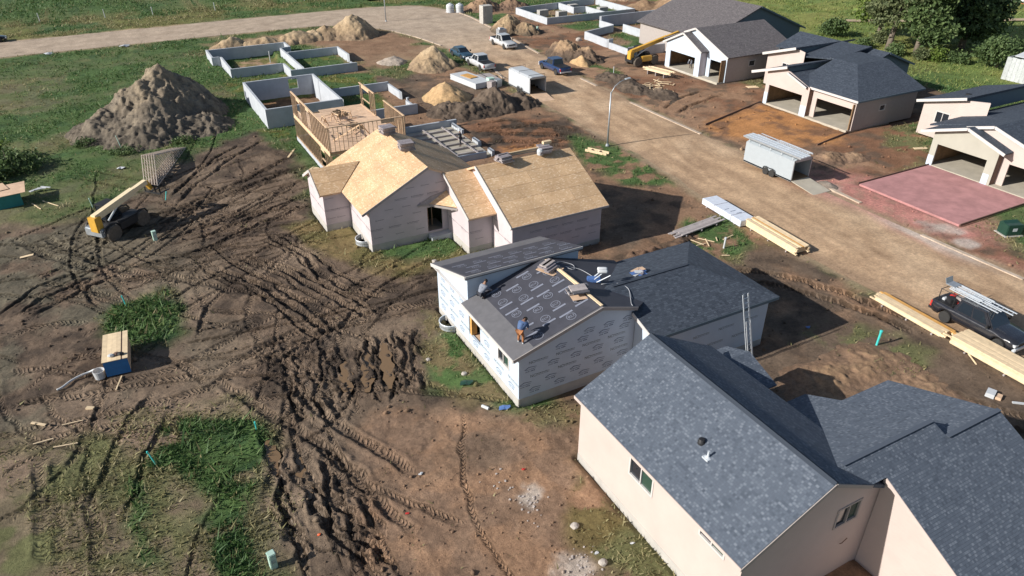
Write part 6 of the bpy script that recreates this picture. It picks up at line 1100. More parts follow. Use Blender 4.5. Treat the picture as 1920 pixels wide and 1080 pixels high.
# ------------------------------------------------------------------ telehandlers
def telehandler(label, loc, rz_, boom0, boom1, boom_mat, forks=True, lat=-.3, body_mat=None):
    t = thing('telehandler', label, 'telehandler', loc, rz_, 'telehandlers')
    MB().box(-2.1, 2.0, -.55, .55, .5, 1.05).build('chassis', M_BLACK, t, local=True, bevel=.06)
    for x in (-1.45, 1.45):
        for y in (-.98, .98): wheel(t, x, y, .66, .46, M_TYREMUD, M_YELLOW)
        MB().box(x - .15, x + .15, -.8, .8, .58, .76).build('axle', M_BLACK, t, local=True)
        for y in (-.98, .98): MB().tube([(x - .72, y, .95), (x - .5, y, 1.3), (x, y, 1.42), (x + .5, y, 1.3), (x + .72, y, .95)], .07, 6).build('mudguard', M_BLACK, t, local=True)
    MB().box(-.9, 1.0, -1.22, -.62, .62, 1.35).build('engine_cover', body_mat or M_YELLOW, t, local=True, bevel=.1); MB().box(-2.35, -1.9, -.9, .9, .55, 1.25).build('counterweight', M_GALV if boom_mat is M_CREAMPAINT else M_BLACK, t, local=True, bevel=.08)
    cabm = MB(); zb, zt = .85, 2.35; q = [(-.75, .25), (.75, .25), (.75, 1.2), (-.75, 1.2)]; qt = [(-.65, .32), (.45, .32), (.45, 1.15), (-.65, 1.15)]
    for (a, b) in zip(q, qt): cabm.beam((*a, zb), (*b, zt), .07, .07)
    cabm.box(-.72, .55, .28, 1.2, zt, zt + .08); cabm.box(-.75, .75, .25, 1.2, zb - .1, zb + .35); cab = cabm.build('cab', M_BLACK, t, local=True)
    for i in range(4):
        j = (i + 1) % 4; pts = [Vector((*q[i], zb + .36)), Vector((*q[j], zb + .36)), Vector((*qt[j], zt - .02)), Vector((*qt[i], zt - .02))]; MB().add(pts, [(0, 1, 2, 3)]).build('cab_window', M_GLASS, cab, local=True)
    p, q_ = Vector((boom0[0], lat, boom0[1])), Vector((boom1[0], lat, boom1[1])); d = (q_ - p).normalized()
    MB().beam(p, p + (q_ - p) * .75, .5, .5).build('boom', boom_mat, t, local=True, bevel=.03); MB().beam(p + (q_ - p) * .7, q_, .4, .38).build('boom_extension', boom_mat, t, local=True, bevel=.02)
    MB().box(boom0[0] - .25, boom0[0] + .35, lat - .4, lat + .4, 1.0, boom0[1] + .12).build('boom_mount', M_YELLOW, t, local=True, bevel=.04); MB().tube([p + d * 1.2 + Vector((0, 0, -.9)), p + (q_ - p) * .45 + Vector((0, 0, -.2))], .08, 8).build('lift_cylinder', M_ALU, t, local=True)
    if forks:
        MB().beam(q_, q_ + Vector((.35, 0, -.7)), .3, .3).build('boom_head', M_YELLOW, t, local=True); c = q_ + Vector((.45, 0, -.75)); fr = MB().box(c.x - .05, c.x + .05, -.85 + lat, .85 + lat, c.z - .45, c.z - .33).box(c.x - .05, c.x + .05, -.85 + lat, .85 + lat, c.z + .2, c.z + .32)
        for y in (-.8, -.3, .3, .8): fr.box(c.x - .04, c.x + .04, lat + y - .04, lat + y + .04, c.z - .33, c.z + .2)
        fr.build('fork_carriage', M_BLACK, t, local=True)
        for y in (-.5, .5): MB().box(c.x + .05, c.x + 1.25, lat + y - .07, lat + y + .07, c.z - .5, c.z - .44).build('fork', M_BLACK, t, local=True)
    return t
telehandler('muddy yellow telehandler with a pale boom reaching toward the truss bundle', (-2.65, 61.4, -.12), R(40.5), (-2.2, 2.1), (3.3, 3.0), M_CREAMPAINT, body_mat=M_BLACK)
telehandler('yellow telehandler with raised boom beside the white garage front', (66.9, 84.7, 0), 0, (-2.3, 2.0), (6.0, 3.9), M_YELLOW, body_mat=M_YELLOW)

# ------------------------------------------------------------------ truss bundle
ax_ = Vector((.36, .93, 0)).normalized(); sd_ = Vector((ax_.y, -ax_.x, 0)); upv = (Vector((0, 0, 1)) * .86 - sd_ * .5).normalized(); base_ = Vector((-.1, 69.6, .12))
def truss(k):
    t = thing('roof_truss', ('roof truss at the telehandler side of the tilted bundle', 'second roof truss from the telehandler side of the bundle', 'third roof truss from the telehandler side of the bundle', 'fourth roof truss from the telehandler side of the bundle', 'fifth roof truss from the telehandler side of the bundle', 'roof truss on the muddy track side of the tilted bundle')[k], 'truss', tuple(base_ + sd_ * .22 * k), 0, 'bundled roof trusses'); Lt, ht = 10.2, 1.9
    pk = ax_ * Lt * .36 + upv * ht; 
    for a, b, nm in ((Vector(), ax_ * Lt, 'bottom_chord'), (Vector(), pk, 'top_chord'), (pk, ax_ * Lt, 'top_chord')): MB().beam(a, b, .045, .12, up=sd_.cross(b - a)).build(nm, M_TRUSS, t, local=True)
    for j in range(1, 14):
        u = j / 14 * Lt; h = ht * (u / (Lt * .36)) if u < Lt * .36 else ht * (Lt - u) / (Lt * .64); MB().beam(ax_ * u, ax_ * u + upv * h, .045, .07, up=sd_.cross(upv)).build('web', M_TRUSS, t, local=True)
for k in range(6): truss(k)
# ------------------------------------------------------------------ lumber and sheet stacks
def lumber_stack(label, x0, x1, y0, y1, rows, bw=.14, bh=.05, mat=None, jit=.12, z0=.12, stickers=True, name='lumber_stack', seed=0, cat='lumber', mix=None, rz_=0.0):
    rr = random.Random(seed); t = thing(name, label, cat, ((x0 + x1) / 2, (y0 + y1) / 2, 0), rz_); cx, cy = (x0 + x1) / 2, (y0 + y1) / 2; n = max(1, int((x1 - x0) / bw))
    if stickers:
        for y in (.15, .5, .85): MB().box(x0 - cx - .1, x1 - cx + .1, (y0 + (y1 - y0) * y) - cy - .05, (y0 + (y1 - y0) * y) - cy + .05, 0, z0 - .004).build('bearer', M_GREYWOOD, t, local=True)
    for k in range(rows):
        for i in range(n):
            if 0 < k == rows - 1 and rr.random() < .06: continue
            if 0 < i < n - 1 and k < rows - 1: continue            # only boards one can see: the outside and the top layer
            a = x0 - cx + i * bw; m_ = mat or M_PLANK
            if mix: m_ = mix(i / n, k, rr)
            MB().box(a + .004, a + bw - .004, y0 - cy + rr.uniform(-jit, jit), y1 - cy + rr.uniform(-jit, jit), z0 + k * bh + .002, z0 + (k + 1) * bh - .002 + rr.uniform(-.006, .006)).build('board', m_, t, local=True)
    if rows > 1: MB().box(x0 - cx + bw, x1 - cx - bw, y0 - cy + .2, y1 - cy - .2, z0 + .01, z0 + (rows - 1) * bh).build('inner_boards', mat or M_PLANK, t, local=True)
    return t
lumber_stack('banded stack of tan boards beyond the white wrapped stack end', 41.75, 43.15, 32.2, 37.9, 9, .17, .06, seed=1, mix=lambda u, k, r: M_LVL if .45 < u < .6 else M_PLANK, rz_=R(-4))
lumber_stack('pale boards with an orange beam on top beside the black pickup rear', 41.3, 42.35, 19.9, 25.2, 5, .15, .06, seed=2, jit=.35, mix=lambda u, k, r: M_LVL if u > .62 and k == 4 else M_PLANK, rz_=R(-2))
lumber_stack('pale wide board stack at the right edge beside the black pickup front', 41.1, 42.9, 12.5, 19.5, 9, .2, .06, seed=3, jit=.05, rz_=R(-1))
lumber_stack('loose grey boards on the grass behind the garage roof', 35.2, 36.2, 36.6, 41.6, 2, .2, .05, seed=4, jit=.5, mat=M_GREYWOOD, rz_=R(-83)).location = (38.1, 39.3, .12)
lumber_stack('plank pile in front of the white garage', 64.6, 66.0, 76.6, 80.6, 5, .16, .06, seed=5, jit=.5, rz_=R(12), z0=.5)
wst = thing('wrapped_lumber', 'long lumber bundle in white plastic wrap beside the street', 'lumber', (42.3, 40.3, 0), R(-4)); MB().box(-.75, .75, -2.5, 2.5, .1, .62).build('wrap', plain('white_lumber_wrap', (.62, .66, .74), .35, var=.1, scale=3, bumps=.5, bscale=4), wst, local=True, bevel=.03)
for y in (-1.8, 0, 1.8): MB().box(-.8, .8, y - .06, y + .06, 0, .1).build('bearer', M_GREYWOOD, wst, local=True)
for y in (-1.3, .9): MB().box(-.765, .765, y - .015, y + .015, .08, .635).build('strap', M_PRINTO, wst, local=True)
for k in range(3): MB().box(-.5 + .2 * k, -.05 + .25 * k, -.2 - .5 * k, -.12 - .5 * k, .621, .624).build('print', M_PRINT, wst, local=True)
def loose_board(label, p, q, w_=.14, h=.045, mat=None, z=None, name='board', cat='board', group=None):
    zz = [ground_z(*p) + .05, ground_z(*q) + .05] if z is None else [z, z]; c = Vector((*p, zz[0])); return tag(MB().beam((0, 0, 0), (q[0] - p[0], q[1] - p[1], zz[1] - zz[0]), w_, h).build(name, mat or M_PLANK, None, loc=tuple(c)), label, cat, group) if False else _lb(label, p, q, zz, w_, h, mat or M_PLANK, name, cat, group)
def _lb(label, p, q, zz, w_, h, mat, name, cat, group):
    o = MB().beam((0, 0, 0), (q[0] - p[0], q[1] - p[1], zz[1] - zz[0]), w_, h).build(name, mat); o.location = (p[0], p[1], zz[0]); return tag(o, label, cat, group)
loose_board('short pale board lying at the far left of the grass', (-8.4, 38.1), (-7.75, 37.6)); loose_board('thin pale strip on the wheel tracks at lower left', (-7.0, 37.2), (-6.0, 37.1), .06); loose_board('pale stick crossing the broken slats at lower left', (-8.3, 36.2), (-7.4, 36.3), .07); loose_board('long thin strip below the broken slats at lower left', (-7.4, 35.5), (-6.3, 35.3), .06)
loose_board('pale offcut block beside the far left wheel tracks', (-5.8, 38.1), (-5.45, 37.9), .2, .1); loose_board('flat tan offcut left of the wheel tracks below the telehandler', (-9.6, 59.8), (-8.7, 59.7), .3); loose_board('tan offcut on the mud beside the framed house', (13.7, 66.2), (14.9, 67.3), .7); loose_board('pale plank on the grass left of the framed house', (13.2, 71.4), (14.3, 73.2), .2)
loose_board('left of two poles lying beside the teal box', (-9.0, 70.4), (-8.3, 68.6), .08); loose_board('right of two poles lying beside the teal box', (-8.2, 70.6), (-7.0, 68.9), .08); loose_board('tan plywood offcut lying beside the brown roofed garage', (71.6, 68.4), (73.0, 68.0), .9); loose_board('tan offcut in the grass beside the pink driveway house', (70.2, 43.2), (71.4, 42.6), .5)
loose_board('white strip lying on the ground near the bottom right lumber', (39.0, 14.3), (40.6, 13.0), .12, .08, M_WHITE); loose_board('brown stick under the far end of the right edge lumber', (40.6, 17.4), (41.2, 18.3), .07); loose_board('white plank on the soil beside the blue pickup', (54.6, 92.6), (56.4, 91.6), .2, .06, M_WHITE)
form = thing('board_form', 'pair of pale boards joined by blocks beside the lamp post', 'boards', (40.9, 57.6, 0), R(-62))
for y in (-.28, .28): MB().box(-1.2, 1.2, y - .04, y + .04, .05, .3).build('board', M_PLANK, form, local=True)
for x in (-.6, .3): MB().box(x - .05, x + .05, -.24, .24, .08, .26).build('block', M_RUST, form, local=True)
rr = random.Random(5)
for k in range(22):
    a = rr.uniform(0, 3.14); L = rr.uniform(.6, 1.9); x, y = 61.2 + rr.gauss(0, 1.1), 73.6 + rr.gauss(0, 1.0); _lb('pale offcut in the scattered scrap wood near the dark berm', (x, y), (x + math.cos(a) * L, y + math.sin(a) * L), [ground_z(x, y) + .05 + k * .012] * 2, .11, .045, M_PLANK, 'scrap_board', 'scrap wood', 'scattered scrap wood')
for k in range(7):
    a = rr.uniform(0, 3.14); L = rr.uniform(.5, 1.3); x, y = 37.6 + rr.gauss(0, .9), 36.6 + rr.gauss(0, .8); _lb('thin pale stick in the grass behind the garage roof', (x, y), (x + math.cos(a) * L, y + math.sin(a) * L), [ground_z(x, y) + .1] * 2, .06, .04, M_PLANK, 'stick', 'stick', 'sticks in the grass behind the garage')
# shingle bundles and tools on the roofs
def bundle_stack(label, x, y, z, n, mat, rz_, slope=0.0, sx=.95, sy=.32, cols=1, ply=True, axis='x', spread=.04):
    t = thing('shingle_bundles', label, 'shingle bundles', (x, y, z), rz_); rr = random.Random(int(x * 10)); 
    if ply: MB().add([(-.6, -.75, .02), (.55, -.75, .02), (.55, .5, .04), (-.6, .5, .04), (-.6, -.75, .0), (.55, -.75, .0), (.55, .5, .02), (-.6, .5, .02)], [(0, 1, 2, 3), (7, 6, 5, 4), (0, 4, 5, 1), (1, 5, 6, 2), (2, 6, 7, 3), (3, 7, 4, 0)]).build('plywood_base', M_OSB if False else M_DECKPLY, t, local=True)
    for c in range(cols):
        for k in range(n):
            dx, dy = rr.uniform(-spread, spread), rr.uniform(-spread, spread); MB().box(-sx / 2 + dx, sx / 2 + dx, (c - (cols - 1) / 2) * (sy + .03) - sy / 2 + dy, (c - (cols - 1) / 2) * (sy + .03) + sy / 2 + dy, .05 + k * .085, .05 + k * .085 + .08).build('bundle', mat if k % 3 else M_GREYWOOD, t, local=True)
    return t
M_BUNDLE = plain('bundle_wrap', (.25, .22, .23), .6, var=.3, scale=6, rnd=.2); M_BUNDLEB = plain('bundle_shingle', (.10, .10, .115), .8, var=.3, scale=6, rnd=.2)
bundle_stack('grey shingle bundles at the far end of the wood panel ridge', 18.85, 56.6, 5.88, 8, M_BUNDLE, R(5), cols=2, ply=False, sx=1.1, sy=.5, spread=.12); bundle_stack('grey shingle bundles midway along the wood panel ridge', 18.85, 52.3, 5.88, 8, M_BUNDLE, R(-6), cols=2, ply=False, sx=1.1, sy=.5, spread=.12)
bundle_stack('left shingle bundles on the garage ridge of the wood panel roof', 24.3, 46.2, 5.95, 6, M_BUNDLE, R(8), cols=3, ply=False, spread=.14); bundle_stack('right shingle bundles with pale wrap on the garage ridge of the wood panel roof', 27.9, 46.4, 5.98, 6, M_BUNDLE, R(-5), cols=3, ply=False, spread=.14)
for k in range(4): _lb(('topmost', 'upper', 'lower', 'bottom')[k] + ' pale trim board lying along the garage ridge', (24.6, 46.55 + .06 * k), (28.0, 46.6 + .06 * k), [6.42 - .1 * k] * 2, .12, .07, M_GREYWOOD if k % 2 else M_PLANK, 'trim_board', 'board', None)
o_ = MB().lathe([(.0, 0), (.24, .0), (.26, .3), (.2, .46), (.0, .48)], 12).build('bucket', M_WHITE); o_.location = (27.4, 46.1, 6.02); tag(o_, 'white bucket at the ridge beside the right bundles', 'bucket'); o_ = MB().box(-.2, .2, -.2, .2, 0, .35).build('cooler_box', M_TEAL, None, bevel=.03); o_.location = (28.3, 46.75, 6.2); tag(o_, 'turquoise box behind the right bundles on the ridge', 'box')
o_ = MB().box(-.35, .35, -.15, .15, 0, .2).build('crate', M_PLANK); o_.location = (28.35, 46.75, 6.56); tag(o_, 'tan wooden crate on top of the turquoise box', 'crate')
bundle_stack('opened shingle bundles at the upper end of the black underlayment', 19.75, 32.0, 4.93, 4, M_BUNDLE, R(25), cols=2, spread=.2); bundle_stack('opened shingle bundles on the ridge beside the compressor', 19.8, 28.8, 4.95, 4, M_BUNDLEB, R(-12), cols=2, spread=.2)
flat_b = thing('scrap_pile', 'flat scatter of blue wrap and tan scraps on the garage roof', 'scrap', (24.6, 29.75, 4.36), R(15)); 
for k in range(10): a = rr.uniform(0, 3); MB().beam((rr.uniform(-.8, .8), rr.uniform(-.35, .35), .03 + k * .012), (rr.uniform(-.9, .9), rr.uniform(-.35, .35), .03 + k * .012), rr.uniform(.15, .35), .01).build('wrap_scrap', (M_TARPBLUE, M_DECKPLY, M_WHITE, M_BUNDLE)[k % 4], flat_b, local=True)
cp = thing('air_compressor', 'blue and silver compressor with twin cylinders standing on the roof', 'compressor', (21.7, 30.0, 4.5), R(-30))
MB().box(-.45, .35, -.22, .22, .05, .3).build('base', M_TARPBLUE, cp, local=True, bevel=.04)
for y in (-.14, .16): MB().lathe([(0, -.3), (.1, -.28), (.12, -.2), (.12, .2), (.1, .28), (0, .3)], 12, (.42, y, .78), 'x').build('tank', M_WHITE, cp, local=True, smooth=True)
for y in (-.16, .16): MB().tube([(-.2, y, .1), (.55, y, .8)], .035, 6).build('leg', M_ALU, cp, local=True)
MB().tube([(.1, -.3, .15), (.85, -.45, .7)], .03, 6).build('handle', M_ALU, cp, local=True)
def hose(label, pts, r, mat, name='air_hose', cat='hose'): 
    Q = [Vector(p) for p in pts]; out = []
    for i in range(len(Q) - 1):
        for u in (0, .25, .5, .75): 
            p0, p1, p2, p3 = Q[max(i - 1, 0)], Q[i], Q[i + 1], Q[min(i + 2, len(Q) - 1)]; out.append(.5 * ((2 * p1) + (-p0 + p2) * u + (2 * p0 - 5 * p1 + 4 * p2 - p3) * u * u + (-p0 + 3 * p1 - 3 * p2 + p3) * u ** 3))
    o = MB().tube([tuple(q - Q[0]) for q in out + [Q[-1]]], r, 6).build(name, mat, None, smooth=True); o.location = Q[0]; return tag(o, label, cat)
def zroof(x, y): return max(zl(x), 4.5 - .2945 * abs(y - 29.08) if x > 21.5 else 0) + .03
hose('thin grey air hose looping down the roof from the compressor', [(x, y, zroof(x, y)) for x, y in ((21.9, 29.6), (22.8, 29.3), (23.1, 28.6), (22.7, 27.8), (22.3, 27.2), (22.2, 26.95))], .02, M_CABLE); hose('coiled grey hose behind the upper shingle bundles', [(x, y, zl(x) + .04) for x, y in ((20.4, 32.3), (21.0, 32.6), (21.6, 32.2), (21.2, 31.5), (20.9, 31.9), (21.7, 31.6), (22.0, 30.6))], .02, M_CABLE)
MB_ = MB().tube([(0, 0, 0), (0, 0, .01)], .01, 3)
tag(_lb('tan batten lying under the upper shingle bundles', (20.15, 31.4), (20.2, 29.4), [5.07, 5.07], .1, .05, M_PLANK, 'batten', 'board', None), None)

# ------------------------------------------------------------------ site boxes, bins, pedestals, pipes, stakes
bb = thing('tool_chest', 'blue ended plywood box with a slatted wood lid on the grass', 'box', (-3.9, 42.0, .05), R(-4))
MB().box(-.62, .62, -1.5, 1.4, .0, 1.0).build('body', M_STUD, bb, local=True); MB().box(-.64, .64, -1.53, -1.505, .0, 1.0).build('end_panel', M_BLUEBOX, bb, local=True)
for k, (a, b) in enumerate(((-.68, -.42), (-.415, -.16), (-.155, .1), (.105, .32), (.4, .68))): MB().box(a, b, -1.58, 1.5, 1.005, 1.04).build('lid_board', M_PLANK, bb, local=True)
MB().box(.325, .395, -1.55, 1.45, 1.0, 1.015).build('lid_gap', M_RUST, bb, local=True)
for k, (x, y, m_) in enumerate(((-.25, -1.1, M_WHITE), (.05, -1.05, M_RUST), (.25, -1.15, M_BLACK))): o_ = MB().lathe([(0, 0), (.16, .02), (.2, .08), (.12, .16), (0, .18)], 7).build('glove_pile', m_, None); o_.location = Vector((-3.9 + x, 42 + y, 1.09)); o_.scale = (1, .7, 1); tag(o_, ('white rag on the slatted lid of the blue ended box', 'dark red cap on the slatted lid of the blue ended box', 'black glove on the slatted lid of the blue ended box')[k], 'rag')
o_ = MB().lathe([(0, 0), (.28, 0), (.33, .5), (.3, .5), (.27, .12), (0, .1)], 18).build('bucket', M_WHITE, None, smooth=False); o_.location = (-5.0, 40.85, ground_z(-5, 40.85)); tag(o_, 'white bucket against the blue ended box', 'bucket')
hose('white corrugated hose snaking from the bucket beside the blue ended box', [(-5.2, 41.2, .35), (-5.5, 41.4, .15), (-6.0, 41.3, .12), (-6.5, 41.0, .12), (-6.9, 40.6, .12), (-7.2, 40.5, .1)], .06, M_WHITE, 'drain_hose')
loose_board('thin stake leaning under the blue ended box', (-3.9, 40.3), (-4.3, 39.2), .07)
tb = thing('tool_chest', 'teal box under tilted plywood sheets at the left edge', 'box', (-10.7, 71.5, 0), R(8)); MB().box(-1.0, .95, -1.1, 1.1, 0, 1.15).build('body', M_TEALBOX, tb, local=True)
MB().add([(-1.2, -1.35, 1.17), (1.35, -1.3, 1.17), (1.6, 1.4, 1.2), (-1.1, 1.3, 1.2), (-1.2, -1.35, 1.2), (1.35, -1.3, 1.2), (1.6, 1.4, 1.23), (-1.1, 1.3, 1.23)], [(3, 2, 1, 0), (4, 5, 6, 7), (0, 1, 5, 4), (1, 2, 6, 5), (2, 3, 7, 6), (3, 0, 4, 7)]).build('plywood_lid', M_DECKPLY, tb, local=True); MB().add([(-1.7, -.2, 1.25), (.3, .1, 1.26), (.0, 1.9, 1.26), (-1.9, 1.5, 1.25), (-1.7, -.2, 1.27), (.3, .1, 1.28), (.0, 1.9, 1.28), (-1.9, 1.5, 1.27)], [(3, 2, 1, 0), (4, 5, 6, 7), (0, 1, 5, 4), (1, 2, 6, 5), (2, 3, 7, 6), (3, 0, 4, 7)]).build('plywood_sheet', M_DECKPLY, tb, local=True)
for k in range(4): _lb(('largest', 'second', 'third', 'smallest')[k] + ' white scrap beside the teal box', (-9.2 + .3 * k, 73.2 + .15 * k), (-8.6 + .35 * k, 73.6 - .2 * k), [.15 + .05 * k] * 2, .3 - .05 * k, .05, M_WHITE, 'scrap', 'scrap', None)
def pedestal(label, x, y, h=.9, w_=.28, mat=None):
    t = thing('utility_pedestal', label, 'pedestal', (x, y, ground_z(x, y) - .05), R(10)); MB().box(-w_ / 2, w_ / 2, -w_ / 2, w_ / 2, 0, h).build('box', mat or M_PALEGREEN, t, local=True, bevel=.03); MB().box(-w_ / 2 - .02, w_ / 2 + .02, -w_ / 2 - .02, w_ / 2 + .02, h, h + .08).build('cap', mat or M_PALEGREEN, t, local=True, bevel=.03)
    for k in range(3): MB().box(-w_ * .3, w_ * .3, -w_ / 2 - .012, -w_ / 2 + .002, h * .5 + k * .07, h * .5 + k * .07 + .03).build('louvre', M_GALV, t, local=True)
pedestal('pale green utility pedestal among weeds at the bottom edge', .85, 22.9, .85, .3); pedestal('pale green pedestal in weeds below the telehandler', -.35, 58.0, .8, .3)
def transformer(label, x, y, s_=1.0, rz_=0):
    t = thing('utility_transformer', label, 'transformer', (x, y, 0), rz_); MB().box(-.75 * s_, .75 * s_, -.6 * s_, .6 * s_, -.05, .1).build('pad', M_CONC, t, local=True); MB().box(-.65 * s_, .65 * s_, -.5 * s_, .5 * s_, .1, .95 * s_).build('cabinet', M_DARKGREEN, t, local=True, bevel=.05); MB().add([(-.66 * s_, -.51 * s_, .8 * s_), (.66 * s_, -.51 * s_, .8 * s_), (.6 * s_, .3 * s_, 1.05 * s_), (-.6 * s_, .3 * s_, 1.05 * s_), (-.6 * s_, .5 * s_, .9 * s_), (.6 * s_, .5 * s_, .9 * s_)], [(0, 1, 2, 3), (3, 2, 5, 4), (1, 5, 2), (0, 3, 4)]).build('hood', M_DARKGREEN, t, local=True); MB().box(-.2 * s_, .15 * s_, -.512 * s_, -.5 * s_, .45 * s_, .7 * s_).build('label_plate', M_WHITE, t, local=True)
transformer('dark green transformer cabinet right of the pink driveway', 59.4, 26.9, 1.05, R(-20)); transformer('dark green transformer cabinet behind the dark heap near the far white pickup', 63.1, 110.9, .9, R(-10)); pedestal('pale green pedestal next to the far transformer cabinet', 64.3, 109.9, 1.0, .3); pedestal('low pale green pedestal at the right edge beside the driveway', 60.7, 25.6, .5, .4)
def stake(label, x, y, h, mat, r=.045, lean=(0, 0), name='marker_stake', cat='stake', group=None):
    z = ground_z(x, y) - .1; t = thing(name, label, cat, (x, y, z), 0, group); MB().tube([(0, 0, 0), (lean[0] * h, lean[1] * h, h)], r, 8).build('post', mat, t, local=True); MB().lathe([(r, 0), (r * 1.35, 0), (r * 1.35, .1), (0, .12)], 8, (lean[0] * h, lean[1] * h, h - .1)).build('cap', mat, t, local=True)
for l, x, y, h, m_, r_, le in (('turquoise stake standing in the middle weed patch', -3.1, 48.6, .95, M_TEAL, .035, (-.1, .1)), ('turquoise stake at the left side of the big weed patch', -2.9, 31.7, .9, M_TEAL, .035, (-.25, .2)), ('turquoise stake at the top right of the big weed patch', 2.0, 31.9, .6, M_TEAL, .035, (.0, .1)), ('thick turquoise pipe in the grass beside the street lumber', 37.2, 21.6, 1.15, M_TEAL, .07, (.05, 0)), ('pale stake beside the telehandler boom', -4.4, 67.2, 1.1, M_PALEGREEN, .04, (-.1, 0)), ('turquoise stake right of the fork carriage', 1.2, 65.8, .8, M_TEAL, .035, (.3, .2)), ('pale stake on the grass at the foot of the spoil heap', -1.2, 81.3, 1.6, M_PALEGREEN, .04, (-.15, .1)),
     ('white post in the grass behind the garage roof', 37.8, 35.8, 1.0, M_WHITE, .07, (.05, 0)), ('white pipe standing inside the far foundation', 20.6, 112.9, 1.8, M_WHITE, .06, (0, 0)), ('white stake on the soil beside the blue pickup', 60.3, 82.2, 1.0, M_WHITE, .05, (0, 0))): stake(l, x, y, h, m_, r_, le)
for k, (px, py) in enumerate(((-9.5, 160.5), (1.0, 159), (9.0, 157.5), (20, 157), (38, 160), (46.5, 158), (-30, 163))): stake(('leftmost white stake in the field beyond the far road', 'second white stake in the field beyond the far road', 'third white stake in the field beyond the far road', 'fourth white stake in the field beyond the far road', 'fifth white stake in the field beyond the far road', 'rightmost white stake in the field beyond the far road', 'white stake in the field at the left frame edge')[k], px, py, 1.6, M_WHITE, .06, (-.03, 0), group='field stakes')
def lamp_post(label, x, y, h, arm):
    t = thing('street_lamp', label, 'street lamp', (x, y, 0), 0, 'street lamps'); MB().lathe([(.2, 0), (.2, .12), (.13, .2), (.12, .3)], 12).build('base', M_GALV, t, local=True); MB().tube([(0, 0, .1), (0, 0, h)], [.1, .065], 10).build('pole', M_GALV, t, local=True, smooth=True); a = Vector(arm)
    MB().tube([(0, 0, h - .1), tuple(a * .25 + Vector((0, 0, h + .5))), tuple(a * .6 + Vector((0, 0, h + .85))), tuple(a + Vector((0, 0, h + 1.0)))], .045, 8).build('arm', M_GALV, t, local=True, smooth=True); d = a.normalized()
    MB().beam(a + Vector((0, 0, h + 1.0)) - d * .1, a + Vector((0, 0, h + 1.02)) + d * .6, .26, .1).build('lamp_head', M_ALU, t, local=True, bevel=.03)
lamp_post('galvanised street lamp in the grass verge before the street', 43.0, 58.8, 5.6, (1.9, .25, 0)); lamp_post('galvanised street lamp at the far bend beside the sand heap', 45.2, 131.2, 6.5, (1.4, 1.2, 0))
for k, (x, y) in enumerate(((59.0, 133.8), (60.6, 133.0))):
    t = thing('liquid_tank', ('left white plastic tank in the grass beside the street bend', 'right white plastic tank in the grass beside the street bend')[k], 'tank', (x, y, 0), 0, 'white tanks'); MB().lathe([(.72, 0), (.75, .1), (.75, 1.25), (.6, 1.5), (.25, 1.6), (.25, 1.7), (0, 1.7)], 18).build('tank', M_WHITE, t, local=True); MB().box(-.8, .8, -.8, .8, -.05, .08).build('pallet', M_GREYWOOD, t, local=True)
    for z in (.4, .8): MB().lathe([(.755, z), (.78, z + .03), (.755, z + .06)], 18).build('hoop', M_GALV, t, local=True)
gb = thing('scrap_bin', 'grey scrap bin behind the far white pickup', 'bin', (57.6, 110.2, 0)); MB().box(-.7, .7, -.55, .55, .1, 1.3).build('bin_body', M_GALV, gb, local=True, bevel=.03)
for k in range(5): MB().box(-.5 + .22 * k, -.38 + .22 * k, -.4 + .1 * k, .3, 1.28, 1.55 - .04 * k).build('scrap_piece', (M_WHITE, M_ALU, M_GALV)[k % 3], gb, local=True)
# foam sheets, panels and cartons beside the orange sand heap
fs = thing('foam_sheet_stack', 'white foam sheet stack beside the orange sand heap', 'foam sheets', (40.9, 87.0, 0), R(8))
for k in range(7): MB().box(-1.25 + .02 * (k % 2), 1.25, -3.0, 3.1 - .05 * (k % 3), .12 + k * .1, .215 + k * .1).build('foam_sheet', M_WHITE, fs, local=True)
for y in (-2, 0, 2): MB().box(-1.2, 1.2, y - .08, y + .08, 0, .12).build('bearer', M_GREYWOOD, fs, local=True)
o_ = MB().box(-.62, .62, -1.1, 1.1, 0, .05).build('plywood', M_LVL, None); o_.location = (40.9, 87.5, .86); o_.rotation_euler = (0, 0, R(12)); tag(o_, 'orange wood panel lying on the white foam sheets', 'panel'); o_ = MB().box(-.6, .6, -2.4, 2.4, 0, .3).build('plywood_stack', M_DECKPLY, None); o_.location = (42.6, 86.0, .02); o_.rotation_euler = (0, 0, R(8)); tag(o_, 'tan panel stack between the foam sheets and the flatbed', 'panels')
for k, (x, y, z, m_) in enumerate(((42.6, 84.6, .33, M_PALEGREEN), (43.3, 84.0, .02, M_GALV), (42.2, 83.6, .02, M_GREYWOOD))): o_ = MB().box(-.42, .42, -.42, .42, 0, .95 if k else .8).build('carton', m_, None, bevel=.02); o_.location = (x, y, z); o_.rotation_euler = (0, 0, .2 * k); tag(o_, ('pale green carton on the tan panels beside the flatbed', 'grey carton on the ground nearest the white box trailer', 'brown carton on the soil in front of the foam sheets')[k], 'carton')
